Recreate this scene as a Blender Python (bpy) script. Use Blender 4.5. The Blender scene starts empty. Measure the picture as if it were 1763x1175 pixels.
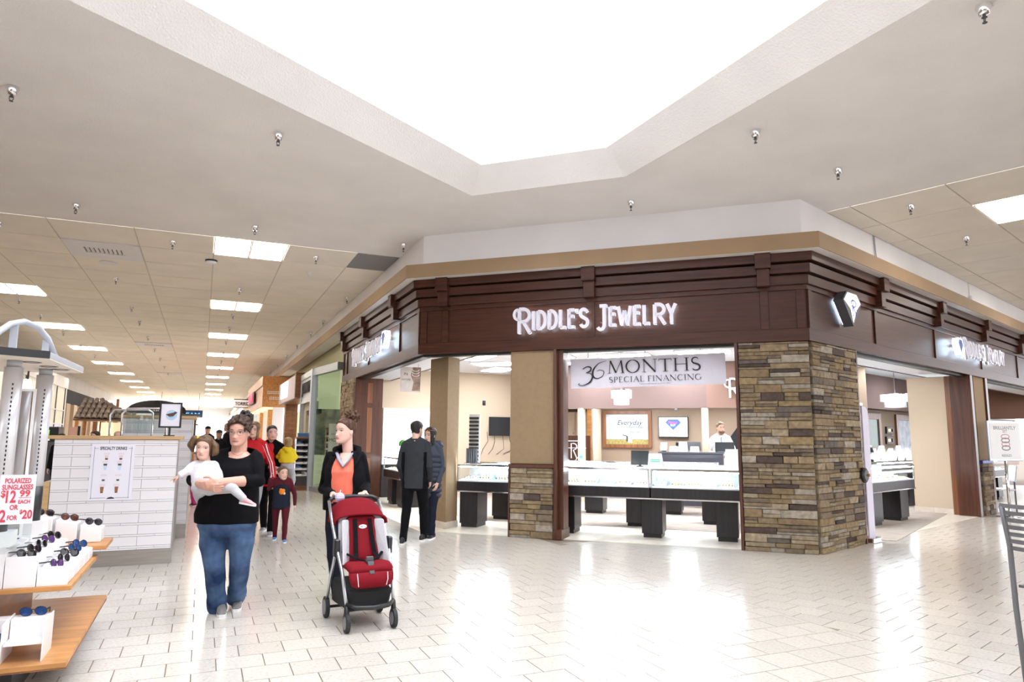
import bpy, bmesh, math, random
import numpy as np
from mathutils import Vector, Matrix, noise

scene = bpy.context.scene
COL = scene.collection
R = math.radians

# ------------------------------------------------------------------ camera
CAM_H, FPX, CX, CY = 1.48, 1200.0, 881.5, 587.5
PITCH, ROLL = math.atan(167 / 1200.0), R(0.46)
_f = np.array([0, math.cos(PITCH), math.sin(PITCH)])
_u0 = np.array([0, -math.sin(PITCH), math.cos(PITCH)])
_r0 = np.array([1.0, 0, 0])
CR = math.cos(ROLL) * _r0 + math.sin(ROLL) * _u0
CU = -math.sin(ROLL) * _r0 + math.cos(ROLL) * _u0
CP = np.array([0, 0, CAM_H])
cam_d = bpy.data.cameras.new('camera')
cam_d.sensor_width = 36.0
cam_d.lens = FPX / 1763 * 36.0
cam_d.clip_end = 400
cam = bpy.data.objects.new('camera', cam_d)
COL.objects.link(cam)
cam.matrix_world = Matrix(((CR[0], CU[0], -_f[0], 0), (CR[1], CU[1], -_f[1], 0), (CR[2], CU[2], -_f[2], CAM_H), (0, 0, 0, 1)))
scene.camera = cam

# ------------------------------------------------------------------ world, exposure
world = bpy.data.worlds.new('sky')  # uniform world added as fill, entering by the open sides to brighten the ceilings
scene.world = world
world.use_nodes = True
bg = world.node_tree.nodes['Background']
bg.inputs[0].default_value = (0.93, 0.95, 1.0, 1)
bg.inputs[1].default_value = 3.0
vs = scene.view_settings
vs.view_transform = 'Standard'
vs.look = 'None'
vs.gamma = 1.0
vs.exposure = 0.30
vs.use_curve_mapping = False
try:
    scene.cycles.use_denoising = True
    scene.cycles.use_adaptive_sampling = True
    scene.cycles.adaptive_threshold = 0.06
    scene.cycles.use_light_tree = False
    scene.cycles.max_bounces = 5
    scene.cycles.diffuse_bounces = 4
    scene.cycles.glossy_bounces = 2
    scene.cycles.transparent_max_bounces = 10
    scene.cycles.sample_clamp_indirect = 6.0
    scene.cycles.caustics_reflective = False
    scene.cycles.caustics_refractive = False
except Exception:
    pass


def area(name, loc, sx, sy, power, color=(1, 1, 1), rot=(0, 0, 0), spread=None):
    d = bpy.data.lights.new(name, 'AREA')
    d.shape = 'RECTANGLE'
    d.size, d.size_y, d.energy, d.color = sx, sy, power, color
    if spread:
        d.spread = spread
    o = bpy.data.objects.new(name, d)
    o.location, o.rotation_euler = loc, rot
    COL.objects.link(o)
    return o


# daylight falling through the skylight over the court
area('skylight_daylight', (0.0, 4.3, 8.6), 5.0, 7.0, 590, (0.93, 0.95, 1.0))
# daylight of the next court at the far end of the left-hand mall
area('far_court_daylight', (-32.5, 74.0, 4.75), 9.0, 16.0, 2600, (0.93, 0.95, 1.0), (0, 0, R(23.7)))

# ------------------------------------------------------------------ from the photograph's pixels to places
def ray(x, y):
    return CR * ((x - CX) / FPX) - CU * ((y - CY) / FPX) + _f


def gnd(x, y, z=0.0):
    d = ray(x, y)
    return CP + d * ((z - CAM_H) / d[2])


def at(x, y, Y):
    d = ray(x, y)
    return CP + d * (Y / d[1])


class Frame:
    """a wall line: x along the wall, y into the shop, z up"""

    def __init__(s, o, deg):
        s.o = np.array(o, float)
        s.deg = deg
        t = R(deg)
        s.th = t
        s.x = np.array([math.cos(t), math.sin(t)])
        s.y = np.array([-math.sin(t), math.cos(t)])

    def w(s, u, v=0.0, z=0.0):
        p = s.o + s.x * u + s.y * v
        return Vector((p[0], p[1], z))

    def uz(s, px, py, v=0.0):
        d = ray(px, py)
        p0 = s.o + s.y * v
        t = np.dot(p0 - CP[:2], s.y) / np.dot(d[:2], s.y)
        p = CP + d * t
        return float((p[:2] - s.o) @ s.x), float(p[2])

    def vz(s, px, py, u=0.0):
        d = ray(px, py)
        p0 = s.o + s.x * u
        t = np.dot(p0 - CP[:2], s.x) / np.dot(d[:2], s.x)
        p = CP + d * t
        return float((p[:2] - s.o) @ s.y), float(p[2])

    def loc(s, p):
        d = np.array([p[0], p[1]]) - s.o
        return float(d @ s.x), float(d @ s.y)


FM = Frame((-1.499, 11.399), -19.6)   # the shop's corner front, from its left corner
FR = Frame((4.031, 9.430), 42.0)      # the shop's face along the right-hand mall
FL = Frame((-1.499, 11.399), -66.3)   # the shop's face along the left-hand mall (far is -x)
FW = 5.87                             # length of the corner front
ZC = 4.84                             # ceiling
ZH = 2.83                             # underside of the shop's fascia


# ------------------------------------------------------------------ materials
MATS = {}


def mat(name, color=(0.8, 0.8, 0.8), rough=0.5, metal=0.0, emit=None, es=0.0, noise_=None, bump=None, spec=0.5, rnd=0.0, sheen=0.0, pos=False, alpha=1.0):
    m = bpy.data.materials.new(name)
    m.use_nodes = True
    nt = m.node_tree
    b = nt.nodes['Principled BSDF']
    b.inputs['Base Color'].default_value = (*color, 1)
    b.inputs['Roughness'].default_value = rough
    b.inputs['Metallic'].default_value = metal
    b.inputs['Specular IOR Level'].default_value = spec
    if sheen:
        b.inputs['Sheen Weight'].default_value = sheen
    if emit:
        b.inputs['Emission Color'].default_value = (*emit, 1)
        b.inputs['Emission Strength'].default_value = es
    if alpha < 1:
        b.inputs['Alpha'].default_value = alpha
    co = None

    def coords():
        if pos:
            return nt.nodes.new('ShaderNodeNewGeometry').outputs['Position']
        return nt.nodes.new('ShaderNodeTexCoord').outputs['Object']
    out = None
    if noise_:
        sc, amt = noise_[0], noise_[1]
        n = nt.nodes.new('ShaderNodeTexNoise')
        n.inputs['Scale'].default_value = 1.0
        n.inputs['Detail'].default_value = 4
        mp = nt.nodes.new('ShaderNodeMapping')
        mp.inputs['Scale'].default_value = sc if isinstance(sc, tuple) else (sc, sc, sc)
        nt.links.new(coords(), mp.inputs['Vector'])
        nt.links.new(mp.outputs[0], n.inputs['Vector'])
        rp = nt.nodes.new('ShaderNodeValToRGB')
        rp.color_ramp.elements[0].position = 0.32
        rp.color_ramp.elements[1].position = 0.68
        c2 = noise_[2] if len(noise_) > 2 else None
        lo = c2 if c2 else tuple(c * (1 - amt) for c in color)
        rp.color_ramp.elements[0].color = (*lo, 1)
        rp.color_ramp.elements[1].color = (*tuple(min(1, c * (1 + amt * (0 if c2 else 1))) for c in color), 1)
        nt.links.new(n.outputs['Fac'], rp.inputs['Fac'])
        out = rp.outputs['Color']
    if rnd:
        oi = nt.nodes.new('ShaderNodeObjectInfo')
        hs = nt.nodes.new('ShaderNodeHueSaturation')
        mr = nt.nodes.new('ShaderNodeMapRange')
        mr.inputs['To Min'].default_value = 1 - rnd
        mr.inputs['To Max'].default_value = 1 + rnd
        nt.links.new(oi.outputs['Random'], mr.inputs['Value'])
        nt.links.new(mr.outputs[0], hs.inputs['Value'])
        if out:
            nt.links.new(out, hs.inputs['Color'])
        else:
            hs.inputs['Color'].default_value = (*color, 1)
        out = hs.outputs['Color']
    if out:
        nt.links.new(out, b.inputs['Base Color'])
    if bump:
        n = nt.nodes.new('ShaderNodeTexNoise')
        n.inputs['Scale'].default_value = 1.0
        n.inputs['Detail'].default_value = 3
        mp = nt.nodes.new('ShaderNodeMapping')
        sc = bump[0]
        mp.inputs['Scale'].default_value = sc if isinstance(sc, tuple) else (sc, sc, sc)
        nt.links.new(coords(), mp.inputs['Vector'])
        nt.links.new(mp.outputs[0], n.inputs['Vector'])
        bp = nt.nodes.new('ShaderNodeBump')
        bp.inputs['Strength'].default_value = bump[1]
        bp.inputs['Distance'].default_value = bump[2] if len(bump) > 2 else 0.01
        nt.links.new(n.outputs['Fac'], bp.inputs['Height'])
        nt.links.new(bp.outputs[0], b.inputs['Normal'])
    if emit and not name.startswith(('light_panel', 'led', 'lit_')):
        m.cycles.emission_sampling = 'NONE'
    MATS[name] = m
    return m


def glass_mat(name, tint=(0.9, 0.97, 0.95), gloss=0.12, rough=0.02):
    m = bpy.data.materials.new(name)
    m.use_nodes = True
    nt = m.node_tree
    nt.nodes.clear()
    o = nt.nodes.new('ShaderNodeOutputMaterial')
    mx = nt.nodes.new('ShaderNodeMixShader')
    tr = nt.nodes.new('ShaderNodeBsdfTransparent')
    tr.inputs[0].default_value = (*tint, 1)
    gl = nt.nodes.new('ShaderNodeBsdfGlossy')
    gl.inputs['Roughness'].default_value = rough
    mx.inputs[0].default_value = gloss
    nt.links.new(tr.outputs[0], mx.inputs[1])
    nt.links.new(gl.outputs[0], mx.inputs[2])
    nt.links.new(mx.outputs[0], o.inputs[0])
    MATS[name] = m
    return m


def attr_mat(name, rough=0.5, spec=0.3, bump=None, sss=0.0):
    """colour comes from the mesh's own colour attribute (skin, lips, prints)"""
    m = mat(name, (1, 1, 1), rough, spec=spec, bump=bump)
    nt = m.node_tree
    a = nt.nodes.new('ShaderNodeVertexColor')
    a.layer_name = 'Col'
    nt.links.new(a.outputs['Color'], nt.nodes['Principled BSDF'].inputs['Base Color'])
    if sss:
        nt.nodes['Principled BSDF'].inputs['Subsurface Weight'].default_value = sss
        nt.nodes['Principled BSDF'].inputs['Subsurface Radius'].default_value = (0.01, 0.004, 0.002)
    return m


# setting
mat('plaster_ceiling', (0.92, 0.89, 0.875), 0.9, noise_=(1.1, 0.035), bump=(55, 0.6, 0.012), pos=True)
mat('well_white', (0.93, 0.93, 0.96), 0.9)
mat('ceiling_tile', (0.92, 0.86, 0.765), 0.9, noise_=(1.6, 0.035), bump=(180, 0.35, 0.004), pos=True, rnd=0.03)
mat('ceiling_grid', (0.66, 0.60, 0.52), 0.6)
mat('soffit_cream', (0.87, 0.845, 0.845), 0.85, noise_=(0.9, 0.04), pos=True)
mat('band_tan', (0.32, 0.21, 0.115), 0.7, noise_=(1.5, 0.06), pos=True)
mat('ledge_white', (0.80, 0.77, 0.74), 0.7)
mat('wall_beige', (0.30, 0.205, 0.115), 0.8, noise_=(14, 0.05), pos=True)
mat('wall_cream', (0.62, 0.50, 0.37), 0.85)
mat('wall_mauve', (0.20, 0.135, 0.12), 0.85)
mat('wall_brown', (0.16, 0.065, 0.03), 0.8)
mat('shop_ceiling', (0.90, 0.90, 0.93), 0.8)
mat('floor_grout', (0.20, 0.155, 0.115), 0.8)
mat('carpet', (0.42, 0.36, 0.31), 0.98, noise_=((3, 22, 3), 0.25), pos=True, bump=(300, 0.5))
mat('sill_tile', (0.74, 0.66, 0.56), 0.35, noise_=(9, 0.08), pos=True)


def floor_tile_mat():
    m = mat('floor_tile', (0.74, 0.665, 0.565), 0.16, spec=0.55)
    nt = m.node_tree
    b = nt.nodes['Principled BSDF']
    g = nt.nodes.new('ShaderNodeNewGeometry')
    n1 = nt.nodes.new('ShaderNodeTexNoise')
    n1.inputs['Scale'].default_value = 48
    n1.inputs['Detail'].default_value = 2
    rp = nt.nodes.new('ShaderNodeValToRGB')
    e = rp.color_ramp.elements
    e[0].position, e[0].color = 0.27, (0.53, 0.43, 0.34, 1)
    e[1].position, e[1].color = 0.40, (0.61, 0.56, 0.50, 1)
    x = e.new(0.72)
    x.color = (0.68, 0.635, 0.575, 1)
    n2 = nt.nodes.new('ShaderNodeTexNoise')
    n2.inputs['Scale'].default_value = 0.7
    mr = nt.nodes.new('ShaderNodeMapRange')
    mr.inputs['To Min'].default_value = 0.93
    mr.inputs['To Max'].default_value = 1.07
    oi = nt.nodes.new('ShaderNodeObjectInfo')
    mr2 = nt.nodes.new('ShaderNodeMapRange')
    mr2.inputs['To Min'].default_value = 0.95
    mr2.inputs['To Max'].default_value = 1.04
    mu = nt.nodes.new('ShaderNodeMath')
    mu.operation = 'MULTIPLY'
    hs = nt.nodes.new('ShaderNodeHueSaturation')
    L = nt.links.new
    L(g.outputs['Position'], n1.inputs['Vector'])
    L(g.outputs['Position'], n2.inputs['Vector'])
    L(n1.outputs['Fac'], rp.inputs['Fac'])
    L(n2.outputs['Fac'], mr.inputs['Value'])
    L(oi.outputs['Random'], mr2.inputs['Value'])
    L(mr.outputs[0], mu.inputs[0])
    L(mr2.outputs[0], mu.inputs[1])
    L(mu.outputs[0], hs.inputs['Value'])
    L(rp.outputs['Color'], hs.inputs['Color'])
    L(hs.outputs['Color'], b.inputs['Base Color'])


floor_tile_mat()


def stone_mat():
    m = mat('ledge_stone', (0.4, 0.3, 0.2), 0.85, bump=(30, 0.8, 0.02))
    nt = m.node_tree
    b = nt.nodes['Principled BSDF']
    oi = nt.nodes.new('ShaderNodeObjectInfo')
    rp = nt.nodes.new('ShaderNodeValToRGB')
    rp.color_ramp.interpolation = 'CONSTANT'
    cols = [(0, (0.34, 0.245, 0.145)), (0.22, (0.285, 0.195, 0.105)), (0.38, (0.40, 0.315, 0.21)), (0.55, (0.44, 0.375, 0.30)),
            (0.66, (0.25, 0.185, 0.125)), (0.78, (0.36, 0.255, 0.13)), (0.87, (0.105, 0.07, 0.055)), (0.94, (0.17, 0.135, 0.11))]
    e = rp.color_ramp.elements
    e[0].position, e[0].color = 0, (*cols[0][1], 1)
    e[1].position, e[1].color = cols[1][0], (*cols[1][1], 1)
    for p, c in cols[2:]:
        k = e.new(p)
        k.color = (*c, 1)
    g = nt.nodes.new('ShaderNodeNewGeometry')
    n = nt.nodes.new('ShaderNodeTexNoise')
    n.inputs['Scale'].default_value = 17
    n.inputs['Detail'].default_value = 5
    mr = nt.nodes.new('ShaderNodeMapRange')
    mr.inputs['From Min'].default_value = 0.25
    mr.inputs['From Max'].default_value = 0.75
    mr.inputs['To Min'].default_value = 0.6
    mr.inputs['To Max'].default_value = 1.4
    hs = nt.nodes.new('ShaderNodeHueSaturation')
    L = nt.links.new
    L(oi.outputs['Random'], rp.inputs['Fac'])
    L(g.outputs['Position'], n.inputs['Vector'])
    L(n.outputs['Fac'], mr.inputs['Value'])
    L(mr.outputs[0], hs.inputs['Value'])
    L(rp.outputs['Color'], hs.inputs['Color'])
    L(hs.outputs['Color'], b.inputs['Base Color'])


stone_mat()
mat('mortar', (0.07, 0.05, 0.035), 0.95)
mat('wood_dark', (0.056, 0.016, 0.007), 0.38, spec=0.3, noise_=((1.2, 1.2, 22), 0.35), bump=((2, 2, 60), 0.05))
mat('wood_dark_h', (0.056, 0.016, 0.007), 0.38, spec=0.3, noise_=((1.5, 1.5, 30), 0.30), bump=((2, 2, 60), 0.05))
mat('wood_post', (0.085, 0.028, 0.014), 0.3, noise_=((18, 18, 1.0), 0.35))
mat('wood_post_light', (0.20, 0.078, 0.032), 0.3, noise_=((18, 18, 1.0), 0.3))
mat('wood_orange', (0.52, 0.24, 0.075), 0.35, noise_=((3, 14, 14), 0.22))
mat('wood_maple', (0.55, 0.35, 0.17), 0.4, noise_=((2, 2, 30), 0.15))
mat('wood_brown', (0.21, 0.085, 0.035), 0.35, noise_=((3, 3, 16), 0.3))
mat('wood_shelf_under', (0.36, 0.20, 0.12), 0.6)
mat('black', (0.012, 0.012, 0.014), 0.4)
mat('black_matte', (0.01, 0.01, 0.012), 0.8)
mat('black_laminate', (0.016, 0.013, 0.015), 0.32, noise_=((30, 30, 2), 0.3))
mat('white', (0.88, 0.88, 0.90), 0.4)
mat('white_acrylic', (0.90, 0.88, 0.90), 0.25)
mat('off_white', (0.82, 0.80, 0.82), 0.5)
mat('chrome', (0.85, 0.85, 0.87), 0.12, 1.0)
mat('brushed_steel', (0.58, 0.56, 0.53), 0.32, 1.0, noise_=((2, 2, 40), 0.1))
mat('aluminium', (0.55, 0.57, 0.60), 0.35, 1.0)
mat('grey_paint', (0.42, 0.43, 0.46), 0.4)
mat('dark_grey', (0.08, 0.08, 0.09), 0.5)
mat('mid_grey', (0.22, 0.22, 0.23), 0.5)
mat('kiosk_tile', (0.80, 0.77, 0.79), 0.12, rnd=0.03)
mat('kiosk_grout', (0.33, 0.30, 0.30), 0.8)
mat('light_panel', (1, 1, 1), 0.5, emit=(1.0, 0.95, 0.88), es=17.0)
mat('light_panel_cool', (1, 1, 1), 0.5, emit=(0.90, 0.94, 1.0), es=20.0)
mat('led_strip', (1, 1, 1), 0.5, emit=(0.85, 0.92, 1.0), es=80.0)
mat('halo', (1, 1, 1), 0.5, emit=(0.62, 0.82, 1.0), es=9.0)
mat('lit_white', (1, 1, 1), 0.5, emit=(0.95, 0.97, 1.0), es=1.6)
mat('silver_face', (0.74, 0.71, 0.78), 0.4, 0.1)
glass_mat('glass', (0.93, 0.97, 0.97), 0.08)
glass_mat('glass_green', (0.90, 0.95, 0.92), 0.06)
glass_mat('mirror', (0, 0, 0), 1.0, 0.01)


# ------------------------------------------------------------------ mesh building
class MB:
    def __init__(s):
        s.v, s.f, s.m = [], [], []
        s.cur = 0

    def add(s, vs_, fs):
        n = len(s.v)
        s.v += [tuple(map(float, p)) for p in vs_]
        s.f += [tuple(i + n for i in f) for f in fs]
        s.m += [s.cur] * len(fs)
        return s

    def box(s, x0, x1, y0, y1, z0, z1):
        x0, x1 = min(x0, x1), max(x0, x1)
        y0, y1 = min(y0, y1), max(y0, y1)
        z0, z1 = min(z0, z1), max(z0, z1)
        return s.add([(x0, y0, z0), (x1, y0, z0), (x1, y1, z0), (x0, y1, z0), (x0, y0, z1), (x1, y0, z1), (x1, y1, z1), (x0, y1, z1)],
                     [(0, 3, 2, 1), (4, 5, 6, 7), (0, 1, 5, 4), (1, 2, 6, 5), (2, 3, 7, 6), (3, 0, 4, 7)])

    def hull8(s, a, b):
        """two quads (each 4 points, same order) joined"""
        return s.add(list(a) + list(b), [(0, 3, 2, 1), (4, 5, 6, 7), (0, 1, 5, 4), (1, 2, 6, 5), (2, 3, 7, 6), (3, 0, 4, 7)])

    def prism(s, poly, z0, z1):
        n = len(poly)
        a = sum(poly[i][0] * poly[(i + 1) % n][1] - poly[(i + 1) % n][0] * poly[i][1] for i in range(n))
        if a < 0:
            poly = poly[::-1]
        return s.add([(p[0], p[1], z0) for p in poly] + [(p[0], p[1], z1) for p in poly],
                     [tuple(range(n))[::-1], tuple(range(n, 2 * n))] + [(i, (i + 1) % n, n + (i + 1) % n, n + i) for i in range(n)])

    def quad(s, a, b, c, d):
        return s.add([a, b, c, d], [(0, 1, 2, 3)])

    def rings(s, rings, cap=True, close=True):
        n = len(rings[0])
        fs = []
        for k in range(len(rings) - 1):
            for i in range(n if close else n - 1):
                j = (i + 1) % n
                fs.append((k * n + i, k * n + j, (k + 1) * n + j, (k + 1) * n + i))
        if cap:
            fs.append(tuple(range(n))[::-1])
            fs.append(tuple(range((len(rings) - 1) * n, len(rings) * n)))
        return s.add([p for r in rings for p in r], fs)

    def tube(s, pts, r, n=8, cap=True, flat=1.0):
        pts = [Vector(p) for p in pts]
        rr = r if isinstance(r, (list, tuple)) else [r] * len(pts)
        t0 = (pts[1] - pts[0]).normalized()
        ref = Vector((0, 0, 1)) if abs(t0.z) < 0.9 else Vector((1, 0, 0))
        nx = t0.cross(ref).normalized()
        out = []
        for i, p in enumerate(pts):
            a = pts[max(0, i - 1)]
            b = pts[min(len(pts) - 1, i + 1)]
            t = (b - a).normalized()
            nx = (nx - t * nx.dot(t)).normalized()
            ny = t.cross(nx)
            out.append([p + (nx * math.cos(2 * math.pi * k / n) + ny * math.sin(2 * math.pi * k / n) * flat) * rr[i] for k in range(n)])
        return s.rings(out, cap)

    def lathe(s, prof, n=16, c=(0, 0, 0), cap=True):
        return s.rings([[(c[0] + r * math.cos(2 * math.pi * k / n), c[1] + r * math.sin(2 * math.pi * k / n), c[2] + z) for k in range(n)] for r, z in prof], cap)

    def ell(s, c, r, nu=16, nv=10):
        rs = []
        for j in range(nv + 1):
            t = math.pi * (j + 0.001) / (nv + 0.002)
            rs.append([(c[0] + r[0] * math.sin(t) * math.cos(2 * math.pi * k / nu), c[1] + r[1] * math.sin(t) * math.sin(2 * math.pi * k / nu), c[2] - r[2] * math.cos(t)) for k in range(nu)])
        return s.rings(rs, True)

    def xf(s, M, start=0):
        for i in range(start, len(s.v)):
            s.v[i] = tuple(M @ Vector(s.v[i]))
        return s

    def mesh(s, name, mats, smooth=False):
        me = bpy.data.meshes.new(name)
        me.from_pydata(s.v, [], s.f)
        for m in (mats if isinstance(mats, (list, tuple)) else [mats]):
            me.materials.append(MATS[m] if isinstance(m, str) else m)
        if any(s.m):
            me.polygons.foreach_set('material_index', s.m)
        if smooth:
            me.polygons.foreach_set('use_smooth', [True] * len(s.f))
        me.update()
        return me

    def build(s, name, mats, parent=None, loc=(0, 0, 0), rz=0.0, smooth=False, bevel=0.0):
        o = place(name, s.mesh(name, mats, smooth), parent, loc, rz)
        if bevel:
            b = o.modifiers.new('bevel', 'BEVEL')
            b.width, b.segments, b.limit_method = bevel, 1, 'ANGLE'
        return o


def place(name, data, parent=None, loc=(0, 0, 0), rz=0.0):
    o = bpy.data.objects.new(name, data)
    COL.objects.link(o)
    o.location = loc
    o.rotation_euler = (0, 0, rz) if not isinstance(rz, (tuple, list)) else rz
    if parent:
        o.parent = parent
    return o


def tag(o, label, cat, group=None, kind=None):
    o['label'], o['category'] = label, cat
    if group:
        o['group'] = group
    if kind:
        o['kind'] = kind
    return o


def thing(name, label, cat, loc=(0, 0, 0), rz=0.0, group=None):
    o = place(name, None, None, loc, rz)
    o.empty_display_size = 0.1
    return tag(o, label, cat, group)


def struct(o, label=None, kind='structure'):
    o['kind'] = kind
    if label:
        o['label'] = label
    return o


def box_part(name, m, parent, x0, x1, y0, y1, z0, z1, bevel=0.0):
    return MB().box(x0, x1, y0, y1, z0, z1).build(name, m, parent, bevel=bevel)


def copy_tree(o, parent=None):
    c = o.copy()
    COL.objects.link(c)
    c.parent = parent
    for ch in list(o.children):
        copy_tree(ch, c)
    return c


def text_mesh(body, size=1.0, ext=0.0, bold=0.0, space=1.0, shear=0.0):
    cu = bpy.data.curves.new('lettering', 'FONT')
    cu.body, cu.size, cu.extrude, cu.offset, cu.space_character, cu.shear = body, size, ext, bold, space, shear
    cu.align_x, cu.align_y = 'CENTER', 'CENTER'
    cu.resolution_u = 3
    o = bpy.data.objects.new('lettering', cu)
    COL.objects.link(o)
    dg = bpy.context.evaluated_depsgraph_get()
    me = bpy.data.meshes.new_from_object(o.evaluated_get(dg))
    bpy.data.objects.remove(o)
    bpy.data.curves.remove(cu)
    return me


def text(body, m, parent, loc, w=None, h=None, ext=0.001, bold=0.0, rz=0.0, space=1.0, shear=0.0, name='lettering', tilt=90):
    """lettering that faces local -y, fitted to the width w and height h"""
    me = text_mesh(body, 1.0, 0.0, bold, space, shear)
    me.materials.clear()
    me.materials.append(MATS[m])
    n = len(me.vertices)
    co = np.empty(n * 3)
    me.vertices.foreach_get('co', co)
    co = co.reshape(-1, 3)
    lo, hi = co.min(0), co.max(0)
    co -= (lo + hi) / 2
    sx = w / (hi[0] - lo[0]) if w else None
    sy = h / (hi[1] - lo[1]) if h else None
    sx = sx or sy
    sy = sy or sx
    co[:, 0] *= sx
    co[:, 1] *= sy
    me.vertices.foreach_set('co', co.ravel())
    if ext:
        bm = bmesh.new()
        bm.from_mesh(me)
        r = bmesh.ops.extrude_face_region(bm, geom=bm.faces[:])
        bmesh.ops.translate(bm, verts=[g for g in r['geom'] if isinstance(g, bmesh.types.BMVert)], vec=(0, 0, ext))
        bm.to_mesh(me)
        bm.free()
    me.update()
    return place(name, me, parent, loc, (R(tilt), 0, rz))


def ribbon(mb, pts, w, y0, y1):
    """a stroke of width w (number or list) drawn in the x-z plane, thick from y0 to y1"""
    ws = w if isinstance(w, (list, tuple)) else [w] * len(pts)
    n = len(pts)
    Lf, Rt = [], []
    for i, p in enumerate(pts):
        a, b = pts[max(0, i - 1)], pts[min(n - 1, i + 1)]
        dx, dz = b[0] - a[0], b[1] - a[1]
        d = math.hypot(dx, dz) or 1
        nx, nz = -dz / d * ws[i] / 2, dx / d * ws[i] / 2
        Lf.append((p[0] + nx, p[1] + nz))
        Rt.append((p[0] - nx, p[1] - nz))
    for i in range(n - 1):
        q = [Lf[i], Rt[i], Rt[i + 1], Lf[i + 1]]
        mb.hull8([(a, y0, c) for a, c in q], [(a, y1, c) for a, c in q])


def arc(cx, cz, rx, rz, a0, a1, n=10):
    return [(cx + rx * math.cos(R(a0 + (a1 - a0) * i / n)), cz + rz * math.sin(R(a0 + (a1 - a0) * i / n))) for i in range(n + 1)]
# ================================================================== the setting
random.seed(4)


def offset_line(pts, d):
    """offset an open plan polyline by d to its right-hand (mall) side, mitred"""
    out = []
    n = len(pts)
    for i in range(n):
        ns = []
        for a, b in ((i - 1, i), (i, i + 1)):
            if a >= 0 and b < n:
                t = np.array(pts[b]) - np.array(pts[a])
                t = t / np.hypot(*t)
                ns.append(np.array([t[1], -t[0]]))
        m = sum(ns)
        m = m / np.hypot(*m)
        out.append(np.array(pts[i]) + m * d / (m @ ns[0]))
    return out


SHOP_LINE = [FL.w(-6.85)[:2], FM.w(0)[:2], FR.w(0)[:2], FR.w(19)[:2]]
FULL_LINE = [FL.w(-84)[:2], FM.w(0)[:2], FR.w(0)[:2], FR.w(26)[:2]]


def strip(mb, line, d0, d1, z0, z1, only=None):
    A, B = offset_line(line, d0), offset_line(line, d1)
    for i in range(len(line) - 1):
        if only is not None and i != only:
            continue
        q = [A[i], B[i], B[i + 1], A[i + 1]]
        mb.hull8([(p[0], p[1], z0) for p in q], [(p[0], p[1], z1) for p in q])
    return mb


def clip_half(poly, n, c):
    """keep the part of a convex polygon where p.n >= c"""
    out = []
    for i in range(len(poly)):
        a, b = poly[i], poly[(i + 1) % len(poly)]
        da, db = a @ n - c, b @ n - c
        if da >= 0:
            out.append(a)
        if da * db < 0:
            out.append(a + (b - a) * (da / (da - db)))
    return out


# ------------------------------------------------------------------ floor
floor = struct(MB().add([(-60, -12, -0.005), (45, -12, -0.005), (45, 110, -0.005), (-60, 110, -0.005)], [(0, 1, 2, 3)]).build('floor', 'floor_grout'), 'pale speckled tile floor of the mall')
TL, TW, GAP = 0.295, 0.268, 0.0034
SEAM = 1.455


def px_of(p):
    v = np.array([p[0], p[1], 0.0]) - CP
    d = v @ _f
    return (CX + FPX * (v @ CR) / d, CY - FPX * (v @ CU) / d, d)


def tile_poly(fr, u, v, lu, lv):
    return [np.array(fr.w(u + a * lu / 2, v + b * lv / 2)[:2]) for a, b in ((-1, -1), (1, -1), (1, 1), (-1, 1))]


tiles = []
nS = FL.y


def zone(fr, u0, u1, v0, v1, left):
    nu = int((u1 - u0) / TW)
    nv = int((v1 - v0) / TL)
    for i in range(nu):
        for j in range(nv):
            u = u0 + i * TW
            v = v0 + j * TL + (TL / 2 if i % 2 else 0)
            c = np.array(fr.w(u, v)[:2])
            if c[1] < 2.3 or abs(c[0]) > 0.80 * c[1] + 0.8 or np.hypot(*c) > 40:
                continue
            if min(FM.loc(c)[1], FL.loc(c)[1], FR.loc(c)[1]) > 0.15:
                continue
            s = FL.loc(c)[1] - SEAM
            poly = tile_poly(fr, u, v, TW - 2 * GAP, TL - 2 * GAP)
            cc = float(FL.o @ nS) + SEAM
            m = abs(s)
            if left:
                if s > 0.25:
                    continue
                if m < 0.25:
                    poly = clip_half(poly, -nS, -(cc - GAP))
            else:
                if s < -0.25:
                    continue
                if m < 0.25:
                    poly = clip_half(poly, nS, cc + GAP)
            if len(poly) < 3:
                continue
            a = 0.5 * abs(sum(poly[k][0] * poly[(k + 1) % len(poly)][1] - poly[(k + 1) % len(poly)][0] * poly[k][1] for k in range(len(poly))))
            if a < 0.004:
                continue
            q = [px_of(p) for p in poly]
            pa = 0.5 * abs(sum(q[k][0] * q[(k + 1) % len(q)][1] - q[(k + 1) % len(q)][0] * q[k][1] for k in range(len(q))))
            qx, qy, _ = px_of(c)
            seen = -20 < qx < 1783 and qy < 1195
            tiles.append((pa if seen else 0, poly, c, fr, m >= 0.25))


zone(FL, -11.0, 11.0, -11.0, 2.0, True)
zone(FR, -9.0, 15.0, -9.0, 3.0, False)
tiles.sort(key=lambda t: -t[0])


def tile_mb(mb, poly, z0=-0.006, z1=0.0):
    n = len(poly)
    mb.add([(p[0], p[1], z1) for p in poly] + [(p[0], p[1], z0) for p in poly],
           [tuple(range(n))] + [(i, n + i, n + (i + 1) % n, (i + 1) % n) for i in range(n)])


def ccw(poly):
    a = sum(poly[i][0] * poly[(i + 1) % len(poly)][1] - poly[(i + 1) % len(poly)][0] * poly[i][1] for i in range(len(poly)))
    return poly if a > 0 else poly[::-1]


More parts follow.
